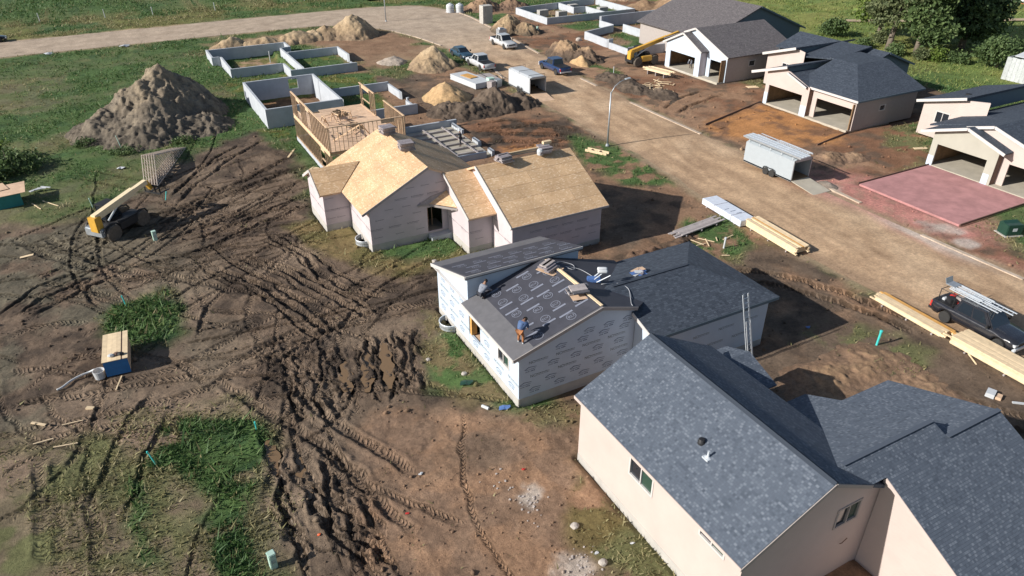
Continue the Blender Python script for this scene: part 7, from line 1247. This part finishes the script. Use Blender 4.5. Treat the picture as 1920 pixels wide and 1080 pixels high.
# rocks, rubble, litter
def rock(label, x, y, r, mat=None, cat='rock', name='rock', seed=0, group=None, flat=.7):
    bm = bmesh.new(); bmesh.ops.create_icosphere(bm, subdivisions=2, radius=r); rr = random.Random(seed)
    for v in bm.verts: v.co *= 1 + rr.uniform(-.14, .14); v.co.z *= flat
    me = bpy.data.meshes.new(name); bm.to_mesh(me); bm.free(); me.materials.append(mat or M_STONE); return tag(put(name, me, None, (x, y, ground_z(x, y) + r * .3)), label, cat, group)
for k, (l, x, y, r) in enumerate((('round tan boulder beside the near house grass', 13.2, 18.5, .19), ('pale boulder beside the lower rubble patch', 13.2, 16.3, .2), ('white stone on the grass below the wrapped house window well', 12.3, 33.3, .14), ('white stone on the grass left of the blue litter', 13.6, 31.0, .16), ('pale rock beside the pink house wall corner', 18.3, 42.9, .25), ('pale rock on the dry grass in front of the porch', 17.4, 44.2, .2), ('flat grey rock on the bare soil behind the far foundation', 67.2, 101.7, .5))): rock(l, x, y, r, seed=k)
for (cx, cy, n) in ((12.1, 20.6, 34), (12.6, 16.6, 30), (11.6, 22.5, 10)):
    mb = MB(); rr2 = random.Random(n)
    for k in range(n):
        x, y, s_ = rr2.gauss(0, .38), rr2.gauss(0, .5), rr2.uniform(.02, .065); a = rr2.uniform(0, 3); z = ground_z(cx + x, cy + y) + .02
        pts = [(x + s_ * math.cos(a + q * 1.26) * rr2.uniform(.7, 1.2), y + s_ * math.sin(a + q * 1.26) * rr2.uniform(.7, 1.2)) for q in range(5)]; mb.add([(p[0], p[1], z - .02) for p in pts] + [(p[0] * .98 + x * .02, p[1] * .98 + y * .02, z + s_ * .5) for p in pts], [(5, 6, 7, 8, 9)] + [(q, (q + 1) % 5, 5 + (q + 1) % 5, 5 + q) for q in range(5)])
    o_ = mb.build('rubble_patch', plain('pale_rubble', (.45, .40, .37), .9, var=.15)); o_.location = (cx, cy, 0); tag(o_, {34: 'pale crushed rubble patch on the bare soil', 30: 'pale crushed rubble patch at the bottom edge', 10: 'few crumbs of pale rubble above the rubble patch'}[n], 'rubble', kind='stuff')
def litter(label, x, y, s_, mat, name='litter', cat='litter', z=None, seed=0):
    rr = random.Random(seed); mb = MB(); n = 9; vs_ = [(0, 0, s_ * .35)]
    for k in range(n): a = 2 * math.pi * k / n; rr_ = s_ * rr.uniform(.6, 1.2); vs_.append((rr_ * math.cos(a), rr_ * math.sin(a) * .7, s_ * rr.uniform(0, .3)))
    mb.add(vs_, [(0, 1 + k, 1 + (k + 1) % n) for k in range(n)]); o = mb.build(name, mat); o.location = (x, y, (ground_z(x, y) + .03) if z is None else z); return tag(o, label, cat)
litter('crumpled blue tarp beside the wrapped house corner', 14.25, 27.25, .34, M_TARPBLUE, 'tarp', 'tarp'); litter('dark green rags in the grass beside the wrapped house', 13.35, 30.2, .4, M_DARKGREEN, 'rag_heap', 'rags'); o_ = MB().lathe([(0, -.22), (.09, -.22), (.09, .22), (0, .22)], 12, (0, 0, .09), 'y').build('wrap_roll', M_WHITE); o_.location = (13.35, 27.75, ground_z(13.35, 27.75)); o_.rotation_euler = (0, 0, .5); tag(o_, 'white roll lying left of the blue tarp', 'roll')
for k, (l, x, y, s_, m_) in enumerate((('red cap lying on the brown soil', 6.9, 22.9, .1, M_RED), ('orange marker in the deep ruts near the pedestal', 3.0, 23.6, .1, M_ORANGE), ('red scrap beside the pale rubble patch', 12.9, 22.7, .1, M_RED), ('white scrap near the lower grass beside the near house', 13.3, 16.9, .12, M_WHITE), ('white scrap nearest the near house wall', 15.0, 16.6, .12, M_WHITE), ('white scrap on the mud above the pale rubble', 8.4, 24.9, .12, M_WHITE), ('blue wrapper in the garage shadow', 35.0, 25.0, .2, M_TARPBLUE), ('white sheet of plastic on the grass beside the truss bundle', -1.7, 75.8, .55, M_WHITE), ('white plastic on the verge of the far road', 2.5, 131.6, 1.0, M_WHITE), ('pale litter at the left of the wide road verge', -8.0, 132.0, .8, M_WHITE))): litter(l, x, y, s_, m_, seed=k)
cr = thing('packaging_pile', 'white carton with tan lid beside the right edge lumber', 'carton', (38.6, 15.3, 0), R(20)); MB().box(-.3, .3, -.22, .22, 0, .3).build('carton', M_WHITE, cr, local=True); MB().box(-.2, .25, -.55, -.27, 0, .2).build('lid', M_DECKPLY, cr, local=True)
# clutter on the framed deck
rr = random.Random(9)
for k in range(3):
    x, y = 17.2 + k * 1.3, 71.2 + .5 * k; t = thing('sawhorse', ('sawhorse nearest the west stud wall on the deck', 'middle sawhorse on the framed deck', 'sawhorse nearest the stair opening on the deck')[k], 'sawhorse', (x, y, F1z + .02), R(20 * k)); MB().box(-.05, .05, -.6, .6, .7, .8).build('top_rail', M_STUD, t, local=True)
    for sx in (-1, 1):
        for sy in (-.45, .45): MB().beam((0, sy, .72), (sx * .3, sy, 0), .05, .09).build('leg', M_STUD, t, local=True)
for k in range(16):
    x, y, a = rr.uniform(16.2, 21.8), rr.uniform(66, 75), rr.uniform(0, 3.1); _lb('loose board lying on the framed deck', (x, y), (x + math.cos(a) * rr.uniform(.8, 2.4), y + math.sin(a) * 1.2), [F1z + .06 + .02 * k] * 2, .12, .045, M_STUD, 'deck_board', 'board', 'loose boards on the deck')
for k, (a, b) in enumerate((((16.6, 66.0), (18.5, 63.2)), ((20.2, 66.2), (18.6, 63.2)))): o_ = MB().beam((0, 0, 0), (b[0] - a[0], b[1] - a[1], 2.1), .05, .12).build('brace', M_STUD); o_.location = (*a, F1z + .04); tag(o_, ('left', 'right')[k] + ' slanted brace propping the front stud wall', 'brace')
# shed with a plank wall at the right edge, red roof far off, farm track
shd = thing('garden_shed', 'pale plank walled shed at the right edge beyond the lots', 'shed', (107.5, 52.5, 0))
for k in range(14): MB().box(104.5, 104.62, 55.2 - (k + 1) * .55 + .02, 55.2 - k * .55, 0, 2.9 + .05 * (k % 2)).build('wall_plank', plain('pale_fence_plank', (.42, .44, .44), .8, var=.2, rnd=.12), shd)
for k in range(9): MB().box(104.5 + k * .55, 104.5 + (k + 1) * .55 - .02, 55.2, 55.32, 0, 2.9).build('wall_plank', MATS['pale_fence_plank'], shd)
roof(shd, M_WHITE, [(105.5, 47, 3.0), (105.5, 55, 3.0), (109, 55, 3.6), (109, 47, 3.6)], .1)
bn = thing('red_barn', 'far red building at the top right corner', 'building', (168, 86, 0)); wall(bn, 'wall', M_RED, (164, 92), (164, 78), rect(14, 0, 2.4)); wall(bn, 'wall', M_RED, (164, 78), (172, 78), [(0, 0), (8, 0), (8, 2.4), (4, 3.6), (0, 2.4)]); roof(bn, M_RED, [(163.6, 77.6, 2.4), (163.6, 92.4, 2.4), (168, 92.4, 3.7), (168, 77.6, 3.7)], .15); roof(bn, M_RED, [(172.4, 77.6, 2.4), (172.4, 92.4, 2.4), (168, 92.4, 3.7), (168, 77.6, 3.7)], .15); MB().box(163.9, 163.98, 80, 90, .2, .8).build('white_band', M_WHITE, bn)
mb = MB(); pts = [(118, 92), (130, 85), (144, 78.6), (160, 72), (180, 64), (220, 50)]; Q = smooth_line(pts, 3)
for a, b in zip(Q[:-1], Q[1:]): n_ = np.array([-(b - a)[1], (b - a)[0]]) / np.hypot(*(b - a)) * 1.0; mb.add([(*(a - n_), .22), (*(a + n_), .22), (*(b + n_), .22), (*(b - n_), .22)], [(0, 3, 2, 1)])
tag(mb.build('path', plain('farm_track', (.40, .31, .2), .9, var=.2, scale=.5)), 'pale farm track crossing the far field', kind='structure')
# ------------------------------------------------------------------ trees and shrubs
def leaf_cloud(lobes, n, size, seed, droop=.3):
    """leaf-sized faces gathered in twig clumps through the volume of several lobes (x, y, z, rx, ry, rz)"""
    rs = np.random.RandomState(seed); vol = np.array([l[3] * l[4] * l[5] for l in lobes]); pick = rs.choice(len(lobes), n // 14 + 1, p=vol / vol.sum()); L = np.array(lobes)[pick]
    d = rs.normal(size=(len(L), 3)); d /= np.linalg.norm(d, axis=1)[:, None]; r = rs.uniform(.25, 1, len(L)) ** .5; cen = L[:, :3] + d * r[:, None] * L[:, 3:]
    cen = cen[rs.rand(len(cen)) > .12]; c = np.repeat(cen, 15, axis=0)[:n]; c = c + rs.normal(size=c.shape) * size * np.array([1.5, 1.5, 1.0]); m = len(c)
    a = rs.normal(size=(m, 3)); a /= np.linalg.norm(a, axis=1)[:, None]; b = rs.normal(size=(m, 3)); b -= (b * a).sum(1)[:, None] * a; b /= np.linalg.norm(b, axis=1)[:, None]; s_ = size * rs.uniform(.5, 1.1, m)[:, None]; a *= s_; b *= s_ * .62
    v = np.stack([c - a, c - b * .9 + a * .1, c + a, c + b], 1).reshape(-1, 3); return v, np.arange(len(v)).reshape(-1, 4)
LM_TREE = leafmat('foliage_mid', (.055, .09, .036), (.098, .15, .055), (.165, .22, .085)); LM_DARK = leafmat('foliage_dark', (.045, .078, .036), (.075, .122, .054), (.125, .18, .078)); LM_BRIGHT = leafmat('foliage_bright', (.08, .13, .03), (.15, .22, .045), (.25, .3, .08)); LM_OLIVE = leafmat('foliage_olive', (.07, .095, .045), (.13, .155, .07), (.2, .22, .11))
M_BARK = plain('bark', (.16, .13, .10), .95, var=.3, scale=3, bumps=.6, bscale=8)
def tree(label, x, y, h, lobes, mat, n=6000, size=.38, seed=1, lean=(0, 0), trunk=.32, name='tree', cat='tree', group='trees beyond the lots'):
    t = thing(name, label, cat, (x, y, 0), 0, group); rs = random.Random(seed); top = Vector((lean[0], lean[1], h * .7)); mb = MB(); P = [Vector((0, 0, -.2)), Vector((lean[0] * .15, lean[1] * .15, h * .15)), Vector((lean[0] * .4, lean[1] * .4, h * .36)), top]; mb.tube(P, [trunk * 1.25, trunk, trunk * .75, trunk * .22], 9)
    for l in lobes:
        s0 = P[1].lerp(P[3], rs.uniform(.1, .8)); e = Vector(l[:3]); mid = s0.lerp(e, .5) + Vector((rs.uniform(-.4, .4), rs.uniform(-.4, .4), .3)); mb.tube([s0, mid, e], [trunk * .4, trunk * .24, trunk * .06], 6)
    mb.build('trunk', M_BARK, t, local=True, smooth=True); v, f = leaf_cloud(lobes, n, size, seed); me = np_mesh('crown', v, f, False); me.materials.append(mat); put('crown', me, t); return t
tree('bright yellow green tree at the left of the far clump', 112, 80.5, 11, [(0, 0, 6, 3.2, 3.2, 3), (-1.5, 1, 4.6, 2.4, 2.4, 2), (1.5, -1, 8, 2.6, 2.6, 2.4), (1, 2, 3.8, 2, 2, 1.6)], LM_BRIGHT, 6000, .36, 1, (.6, .4))
tree('tall leaning tree with a bare pale trunk in the far clump', 105.3, 73.5, 14, [(3, 1.5, 7.6, 3.2, 3.2, 2.8), (.5, 2.5, 6, 2.6, 2.6, 2.2), (4, 0, 11, 3.6, 3.6, 3), (1.5, -2, 9, 2.6, 2.6, 2.4), (-1.2, 0, 4.6, 1.7, 1.7, 1.4)], LM_OLIVE, 8000, .36, 2, (3, 1), .42)
tree('grey green tree with low branches beside the leaning tree', 106.4, 69.6, 13, [(1, 0, 5.2, 3, 3, 2.6), (.5, -2, 3.6, 2.4, 2.4, 1.8), (2, 1.5, 8.4, 3.2, 3.2, 2.8), (1, -1.5, 10.6, 3, 3, 2.8)], LM_TREE, 8000, .36, 3, (1, 0), .36)
tree('broad dark tree at the right of the far clump', 116.5, 69.0, 12, [(0, 0, 5.4, 3.8, 3.8, 3.6), (1.5, -1.2, 4.4, 3.2, 3.2, 3.2), (-1, 2.2, 8, 3.4, 3.4, 3), (1.6, .5, 9, 3.2, 3.2, 2.8), (2.4, -1.5, 7, 3, 3, 2.8)], LM_DARK, 13000, .4, 4, (.5, 0), .45)
tree('dark tree in the middle back of the far clump', 116, 73.5, 14, [(0, 0, 7, 4, 4, 4), (1, 2.5, 10, 3.6, 3.6, 3.2), (-1.5, -1, 4.6, 3, 3, 2.6)], LM_TREE, 8000, .4, 5)
tree('rounded dark shrub on the far grass behind the hip roof', 106.4, 84.6, 3.2, [(0, 0, 1.5, 1.9, 1.9, 1.3), (-.6, .8, 1.1, 1.4, 1.4, .9)], LM_TREE, 2200, .24, 6, trunk=.12, name='shrub', cat='shrub'); tree('small yellow green shrub in front of the far clump', 105.6, 65.7, 2, [(0, 0, 1.0, .9, .9, 1.0)], LM_BRIGHT, 900, .2, 7, trunk=.07, name='shrub', cat='shrub'); tree('wide spreading shrub beside the plank shed', 109.8, 59.2, 4.2, [(0, 0, 2.6, 2.6, 2.6, 1.5), (-1, 1.2, 1.9, 1.8, 1.8, 1.2)], LM_TREE, 3200, .26, 8, trunk=.16, name='shrub', cat='shrub')
for k, (x, y, s_) in enumerate(((103.5, 71, .9), (104.6, 67.4, .8), (107.2, 63.3, 1.0), (108.6, 77.5, 1.1), (103.6, 76.5, .8))): tree(('low bush left of the pale leaning trunk', 'low bush between the trunks of the far clump', 'low bush right of the small yellow green shrub', 'low bush behind the leaning tree', 'low bush at the left foot of the far clump')[k], x, y, 1.6, [(0, 0, .7, s_ * 1.3, s_ * 1.3, s_)], LM_OLIVE if k % 2 else LM_TREE, 900, .2, 20 + k, trunk=.06, name='shrub', cat='shrub')
tree('dark weedy thicket at the left edge above the teal box', -11.0, 80.2, 3, [(-1.5, 0, .8, 3.4, 2.8, 1.0), (1, .6, .5, 1.8, 2.4, .7), (-2.5, -2.2, .6, 2.4, 1.8, .8)], LM_TREE, 3200, .22, 40, trunk=.06, name='thicket', cat='shrub', group=None); tree('yellow flowering weeds at the left edge behind the dark thicket', -12.6, 84.0, 2.2, [(-.6, 0, 1.0, 2.2, 1.6, 1.2)], LM_BRIGHT, 1500, .2, 41, trunk=.05, name='thicket', cat='shrub', group=None)

for k, (x, y, s_) in enumerate(((-1.0, 80.2, 1.1), (4.6, 80.6, .8), (-4.5, 84.6, .8))): tree(('leafy weeds at the near foot of the spoil heap', 'small weeds below the right flank of the spoil heap', 'small weeds at the left foot of the spoil heap')[k], x, y, 1.0, [(0, 0, .3, s_ * 1.4, s_, .4)], LM_TREE, 700, .12, 60 + k, trunk=.03, name='weeds', cat='weeds', group=None)
# ------------------------------------------------------------------ grass and weeds growing out of the ground
cellx = np.gradient(GX)[None, :]; celly = np.gradient(GY)[:, None]; dist = np.sqrt(gx ** 2 + gy ** 2 + 676)
az = np.arctan2(gx, gy) - R(28.4); vis = (np.abs(az) < R(44)) & (dist < 330) & (gy > 8); wgt = cellx * celly * np.clip(grass - .12, 0, 1) * vis * (road_d > .4) * (1 - flat) * (1 - slabm) / dist ** 1.75; feather = 1
patch = sstep(.36, .6, fbm(gx, gy, 3.2, 4, 33)); wgt = wgt * (.2 + .8 * patch); tuft = sstep(.62, .72, fbm(gx, gy, .9, 3, 34)) * (mud + yard + yardR) * .02; wgt = wgt + cellx * celly * tuft * vis * (road_d > .6) * (1 - flat) / dist ** 1.75
rs = np.random.RandomState(5); NB = 330000; idx = rs.choice(wgt.size, NB, p=(wgt / wgt.sum()).ravel()); jy, jx = np.unravel_index(idx, wgt.shape)
bx_ = gx[jy, jx] + rs.uniform(-.6, .6, NB) * cellx[0, jx]; by_ = gy[jy, jx] + rs.uniform(-.6, .6, NB) * celly[jy, 0]; bz_ = H[jy, jx] - .02; dd = dist[jy, jx]; lush = col[jy, jx, 1] / (col[jy, jx, 0] + .01)
dens = np.zeros(gx.shape)
for n_ in ('greenA', 'greenC', 'greenB'): dens = np.maximum(dens, zone_mask(n_, .7, 1.1, 6))
hh = rs.gamma(3, .025, NB) * (1 + dd / 80) * (1 + .7 * dens[jy, jx]); ww = rs.uniform(.012, .032, NB) * (1 + dd / 45) * (1 + .3 * dens[jy, jx]); th = rs.uniform(0, 6.28, NB); ln = rs.uniform(.2, 1.6, NB) * hh; la = rs.uniform(0, 6.28, NB)
v = np.stack([np.c_[bx_ - np.cos(th) * ww, by_ - np.sin(th) * ww, bz_], np.c_[bx_ + np.cos(th) * ww, by_ + np.sin(th) * ww, bz_], np.c_[bx_ + np.cos(la) * ln, by_ + np.sin(la) * ln, bz_ + hh]], 1)
LM_GRASS = leafmat('grass_blades', (.048, .105, .034), (.088, .16, .05), (.15, .205, .072), .3); LM_DRYG = leafmat('dry_grass_blades', (.16, .155, .07), (.25, .225, .11), (.36, .31, .17), .3); LM_FIELD = leafmat('field_grass_blades', (.14, .2, .055), (.2, .25, .075), (.29, .29, .1), .3)
dry = (lush < 1.08) | (rs.rand(NB) < .1); far_ = (bx_ > 95)
for nm, sel, m_, lb in (('grass', ~dry & ~far_, LM_GRASS, 'green grass and weeds growing over the site'), ('dry_grass', dry & ~far_, LM_DRYG, 'dry straw coloured grass around the houses'), ('field_grass', far_, LM_FIELD, 'light green grass of the far field')):
    q = v[sel].reshape(-1, 3)
    if not len(q): continue
    me = np_mesh(nm, q, np.arange(len(q)).reshape(-1, 3), False); me.materials.append(m_); tag(put(nm, me), lb, 'grass', kind='stuff')
# clods lying about the churned soil
NC_ = 5000; wg2 = cellx * celly * (rough * (1 - flat)) * vis * (road_d > .3) / dist ** 1.6; idx = rs.choice(wg2.size, NC_, p=(wg2 / wg2.sum()).ravel()); jy, jx = np.unravel_index(idx, wg2.shape)
ico = np.array([(0, 0, .8), (.9, 0, .1), (0, .9, .15), (-.9, 0, .1), (0, -.9, .15), (.5, .5, -.4), (-.5, -.5, -.4)]); icf = np.array([(0, 1, 2), (0, 2, 3), (0, 3, 4), (0, 4, 1), (1, 5, 2), (3, 6, 4), (2, 5, 3), (4, 6, 1)])
s_ = rs.gamma(2, .017, NC_) * (1 + dist[jy, jx] / 90); vv = ico[None] * rs.uniform(.6, 1.3, (NC_, 7, 1)) * s_[:, None, None] + np.stack([gx[jy, jx] + rs.uniform(-.1, .1, NC_), gy[jy, jx] + rs.uniform(-.1, .1, NC_), H[jy, jx] + s_ * .2], 1)[:, None]
me = np_mesh('soil_clods', vv.reshape(-1, 3), (icf[None] + 7 * np.arange(NC_)[:, None, None]).reshape(-1, 3)); set_attr(me, 'soil', np.repeat(np.clip(col[jy, jx], 0, 1), 7, axis=0), 'FLOAT_COLOR'); set_attr(me, 'wet', np.zeros(NC_ * 7)); me.materials.append(M_SOIL); tag(put('soil_clods', me), 'loose clods of soil lying over the site', 'soil', kind='stuff')

# ------------------------------------------------------------------ people
def skin(name, pts, edges, mat, parent, sub=1):
    """pts: name -> (xyz, radius); a continuous skinned surface along the edges"""
    keys = list(pts); me = bpy.data.meshes.new(name); me.from_pydata([pts[k][0] for k in keys], [(keys.index(a), keys.index(b)) for a, b in edges], []); o = bpy.data.objects.new(name, me); COL.objects.link(o)
    sm = o.modifiers.new('skin', 'SKIN'); sm.use_smooth_shade = True
    if not me.skin_vertices: 
        bm = bmesh.new(); bm.from_mesh(me); bm.verts.layers.skin.verify(); bm.to_mesh(me); bm.free()
    for i, k in enumerate(keys): me.skin_vertices[0].data[i].radius = (pts[k][1], pts[k][1]); me.skin_vertices[0].data[i].use_root = (i == 0)
    ss = o.modifiers.new('sub', 'SUBSURF'); ss.levels = sub; ss.render_levels = sub; bpy.context.view_layer.update()
    m2 = bpy.data.meshes.new_from_object(o.evaluated_get(bpy.context.evaluated_depsgraph_get())); bpy.data.objects.remove(o); bpy.data.meshes.remove(me); m2.materials.clear(); m2.materials.append(mat); m2.polygons.foreach_set('use_smooth', [True] * len(m2.polygons)); return put(name, m2, parent)
def person(label, loc, rz_, J, shirt, pants, hat=None):
    t = thing('person', label, 'person', loc, rz_); V = {k: Vector(p) for k, p in J.items()}; P = {}; E_ = []
    P['pelvis'] = (V['pelvis'], .125); P['waist'] = (V['pelvis'].lerp(V['chest'], .5), .12); P['chest'] = (V['chest'], .145); P['neck'] = (V['neck'], .06); hd = V['head']; up = (hd - V['neck']).normalized(); fwd = Vector(J['face']).normalized()
    P['skull'] = (hd, .095); P['crown'] = (hd + up * .1, .075); P['nose'] = (hd + fwd * .105 - up * .01, .022); P['chin'] = (hd + fwd * .05 - up * .085, .05)
    E_ += [('pelvis', 'waist'), ('waist', 'chest'), ('chest', 'neck'), ('neck', 'skull'), ('skull', 'crown'), ('skull', 'nose'), ('skull', 'chin')]
    for s_ in 'lr':
        P['hip' + s_] = (V['hip' + s_], .095); P['knee' + s_] = (V['knee' + s_], .062); P['calf' + s_] = (V['knee' + s_].lerp(V['ankle' + s_], .35), .058); P['ankle' + s_] = (V['ankle' + s_], .04); P['toe' + s_] = (V['toe' + s_], .038)
        P['sh' + s_] = (V['sh' + s_], .068); P['el' + s_] = (V['el' + s_], .045); P['wr' + s_] = (V['wr' + s_], .03); d = (V['wr' + s_] - V['el' + s_]).normalized(); side = d.cross(fwd).normalized() if d.cross(fwd).length > .1 else Vector((0, 1, 0)); P['palm' + s_] = (V['wr' + s_] + d * .07, .036)
        E_ += [('pelvis', 'hip' + s_), ('hip' + s_, 'knee' + s_), ('knee' + s_, 'calf' + s_), ('calf' + s_, 'ankle' + s_), ('ankle' + s_, 'toe' + s_), ('chest', 'sh' + s_), ('sh' + s_, 'el' + s_), ('el' + s_, 'wr' + s_), ('wr' + s_, 'palm' + s_)]
        for q in range(4): a = 'f%d%s' % (q, s_); b = 'g%d%s' % (q, s_); o = side * (q - 1.5) * .02; P[a] = (V['wr' + s_] + d * .115 + o, .0095); P[b] = (V['wr' + s_] + d * (.16 - .006 * abs(q - 1)) + o * 1.1 + fwd * .02, .008); E_ += [('palm' + s_, a), (a, b)]
        P['th' + s_] = (V['wr' + s_] + d * .07 + side * .045 + fwd * .01, .0105); P['ti' + s_] = (V['wr' + s_] + d * .11 + side * .055 + fwd * .03, .009); E_ += [('palm' + s_, 'th' + s_), ('th' + s_, 'ti' + s_)]
    body = skin('body', P, E_, M_SKIN, t)
    S = {k: (P[k][0], P[k][1] + .045) for k in ('waist', 'chest')}; S['pelvis'] = (V['pelvis'].lerp(V['chest'], .1), .15); S['collar'] = (V['chest'].lerp(V['neck'], .6), .1); SE_ = [('waist', 'pelvis'), ('waist', 'chest'), ('chest', 'collar')]
    for s_ in 'lr': S['sh' + s_] = (P['sh' + s_][0], .108); S['el' + s_] = (V['el' + s_], .074); S['cuff' + s_] = (V['el' + s_].lerp(V['wr' + s_], .85), .046); SE_ += [('chest', 'sh' + s_), ('sh' + s_, 'el' + s_), ('el' + s_, 'cuff' + s_)]
    skin('shirt', S, SE_, shirt, t)
    T = {'pelvis': (V['pelvis'], .145)}; TE = []
    for s_ in 'lr': T['hip' + s_] = (V['hip' + s_], .115); T['knee' + s_] = (V['knee' + s_], .083); T['ankle' + s_] = (V['knee' + s_].lerp(V['ankle' + s_], .9), .066); TE += [('pelvis', 'hip' + s_), ('hip' + s_, 'knee' + s_), ('knee' + s_, 'ankle' + s_)]
    skin('trousers', T, TE, pants, t)
    for s_ in 'lr': skin('boot', {'a': (V['ankle' + s_] + Vector((0, 0, .03)), .052), 'h': (V['ankle' + s_] + Vector((-.02, 0, -.03)), .048), 't': (V['toe' + s_] + Vector((.02, 0, 0)), .045)}, [('a', 'h'), ('h', 't')], M_WHITE if pants is M_PANTS else M_BLACK, t)
    cpz = MB().lathe([(.115, -.02), (.118, .03), (.1, .09), (.05, .125), (0, .13)], 12); cp_ = cpz.build('cap' if hat else 'hair', hat or M_HAIR, t, local=True, smooth=True); cp_.location = hd + up * .03; cp_.rotation_euler = up.to_track_quat('Z', 'X').to_euler()
    return t
bend = dict(pelvis=(-.18, 0, .86), chest=(.18, 0, 1.14), neck=(.36, 0, 1.2), head=(.47, 0, 1.2), face=(.5, 0, -.8), hipl=(-.16, .1, .8), hipr=(-.16, -.1, .8), kneel=(.02, .13, .46), kneer=(-.02, -.14, .46), anklel=(-.03, .14, .08), ankler=(-.1, -.16, .08), toel=(.15, .15, .04), toer=(.08, -.18, .04), shl=(.26, .2, 1.1), shr=(.26, -.2, 1.1), ell=(.4, .25, .85), elr=(.42, -.22, .84), wrl=(.52, .16, .62), wrr=(.55, -.12, .62))
crouch = dict(pelvis=(-.2, 0, .34), chest=(.08, 0, .72), neck=(.2, 0, .86), head=(.27, 0, .95), face=(.9, 0, -.4), hipl=(-.18, .11, .32), hipr=(-.18, -.11, .32), kneel=(.25, .18, .42), kneer=(.2, -.16, .3), anklel=(.05, .18, .08), ankler=(-.18, -.17, .1), toel=(.22, .2, .04), toer=(-.0, -.18, .04), shl=(.14, .2, .72), shr=(.14, -.2, .72), ell=(.32, .26, .5), elr=(.36, -.22, .48), wrl=(.5, .14, .3), wrr=(.54, -.1, .28))
stand = dict(pelvis=(0, 0, .94), chest=(.02, 0, 1.32), neck=(.03, 0, 1.5), head=(.05, 0, 1.62), face=(1, 0, -.25), hipl=(0, .1, .88), hipr=(0, -.1, .88), kneel=(.05, .12, .48), kneer=(.02, -.13, .48), anklel=(-.02, .13, .08), ankler=(-.05, -.15, .08), toel=(.16, .15, .04), toer=(.13, -.18, .04), shl=(.02, .2, 1.4), shr=(.02, -.2, 1.4), ell=(.05, .27, 1.12), elr=(.12, -.26, 1.13), wrl=(.22, .2, .95), wrr=(.32, -.16, 1.05))
person('worker in rust trousers and blue shirt bending over the roof corner', (15.55, 27.75, zl(15.5) + .01), R(35), bend, M_SHIRTB, M_PANTS); person('crouching worker in dark clothes beside the raised wall on the roof', (15.75, 32.75, zl(15.7) + .02), R(20), crouch, M_SHIRTG, M_PANTSD)
person('worker in dark clothes standing on the garage slab beams', (29.3, 65.2, .33), R(160), stand, M_PANTSD, M_PANTSD, M_GALV); person('worker in grey bending down inside the white garage', (71.3, 79.2, .1), R(200), bend, M_SHIRTG, M_PANTSD, M_GALV)
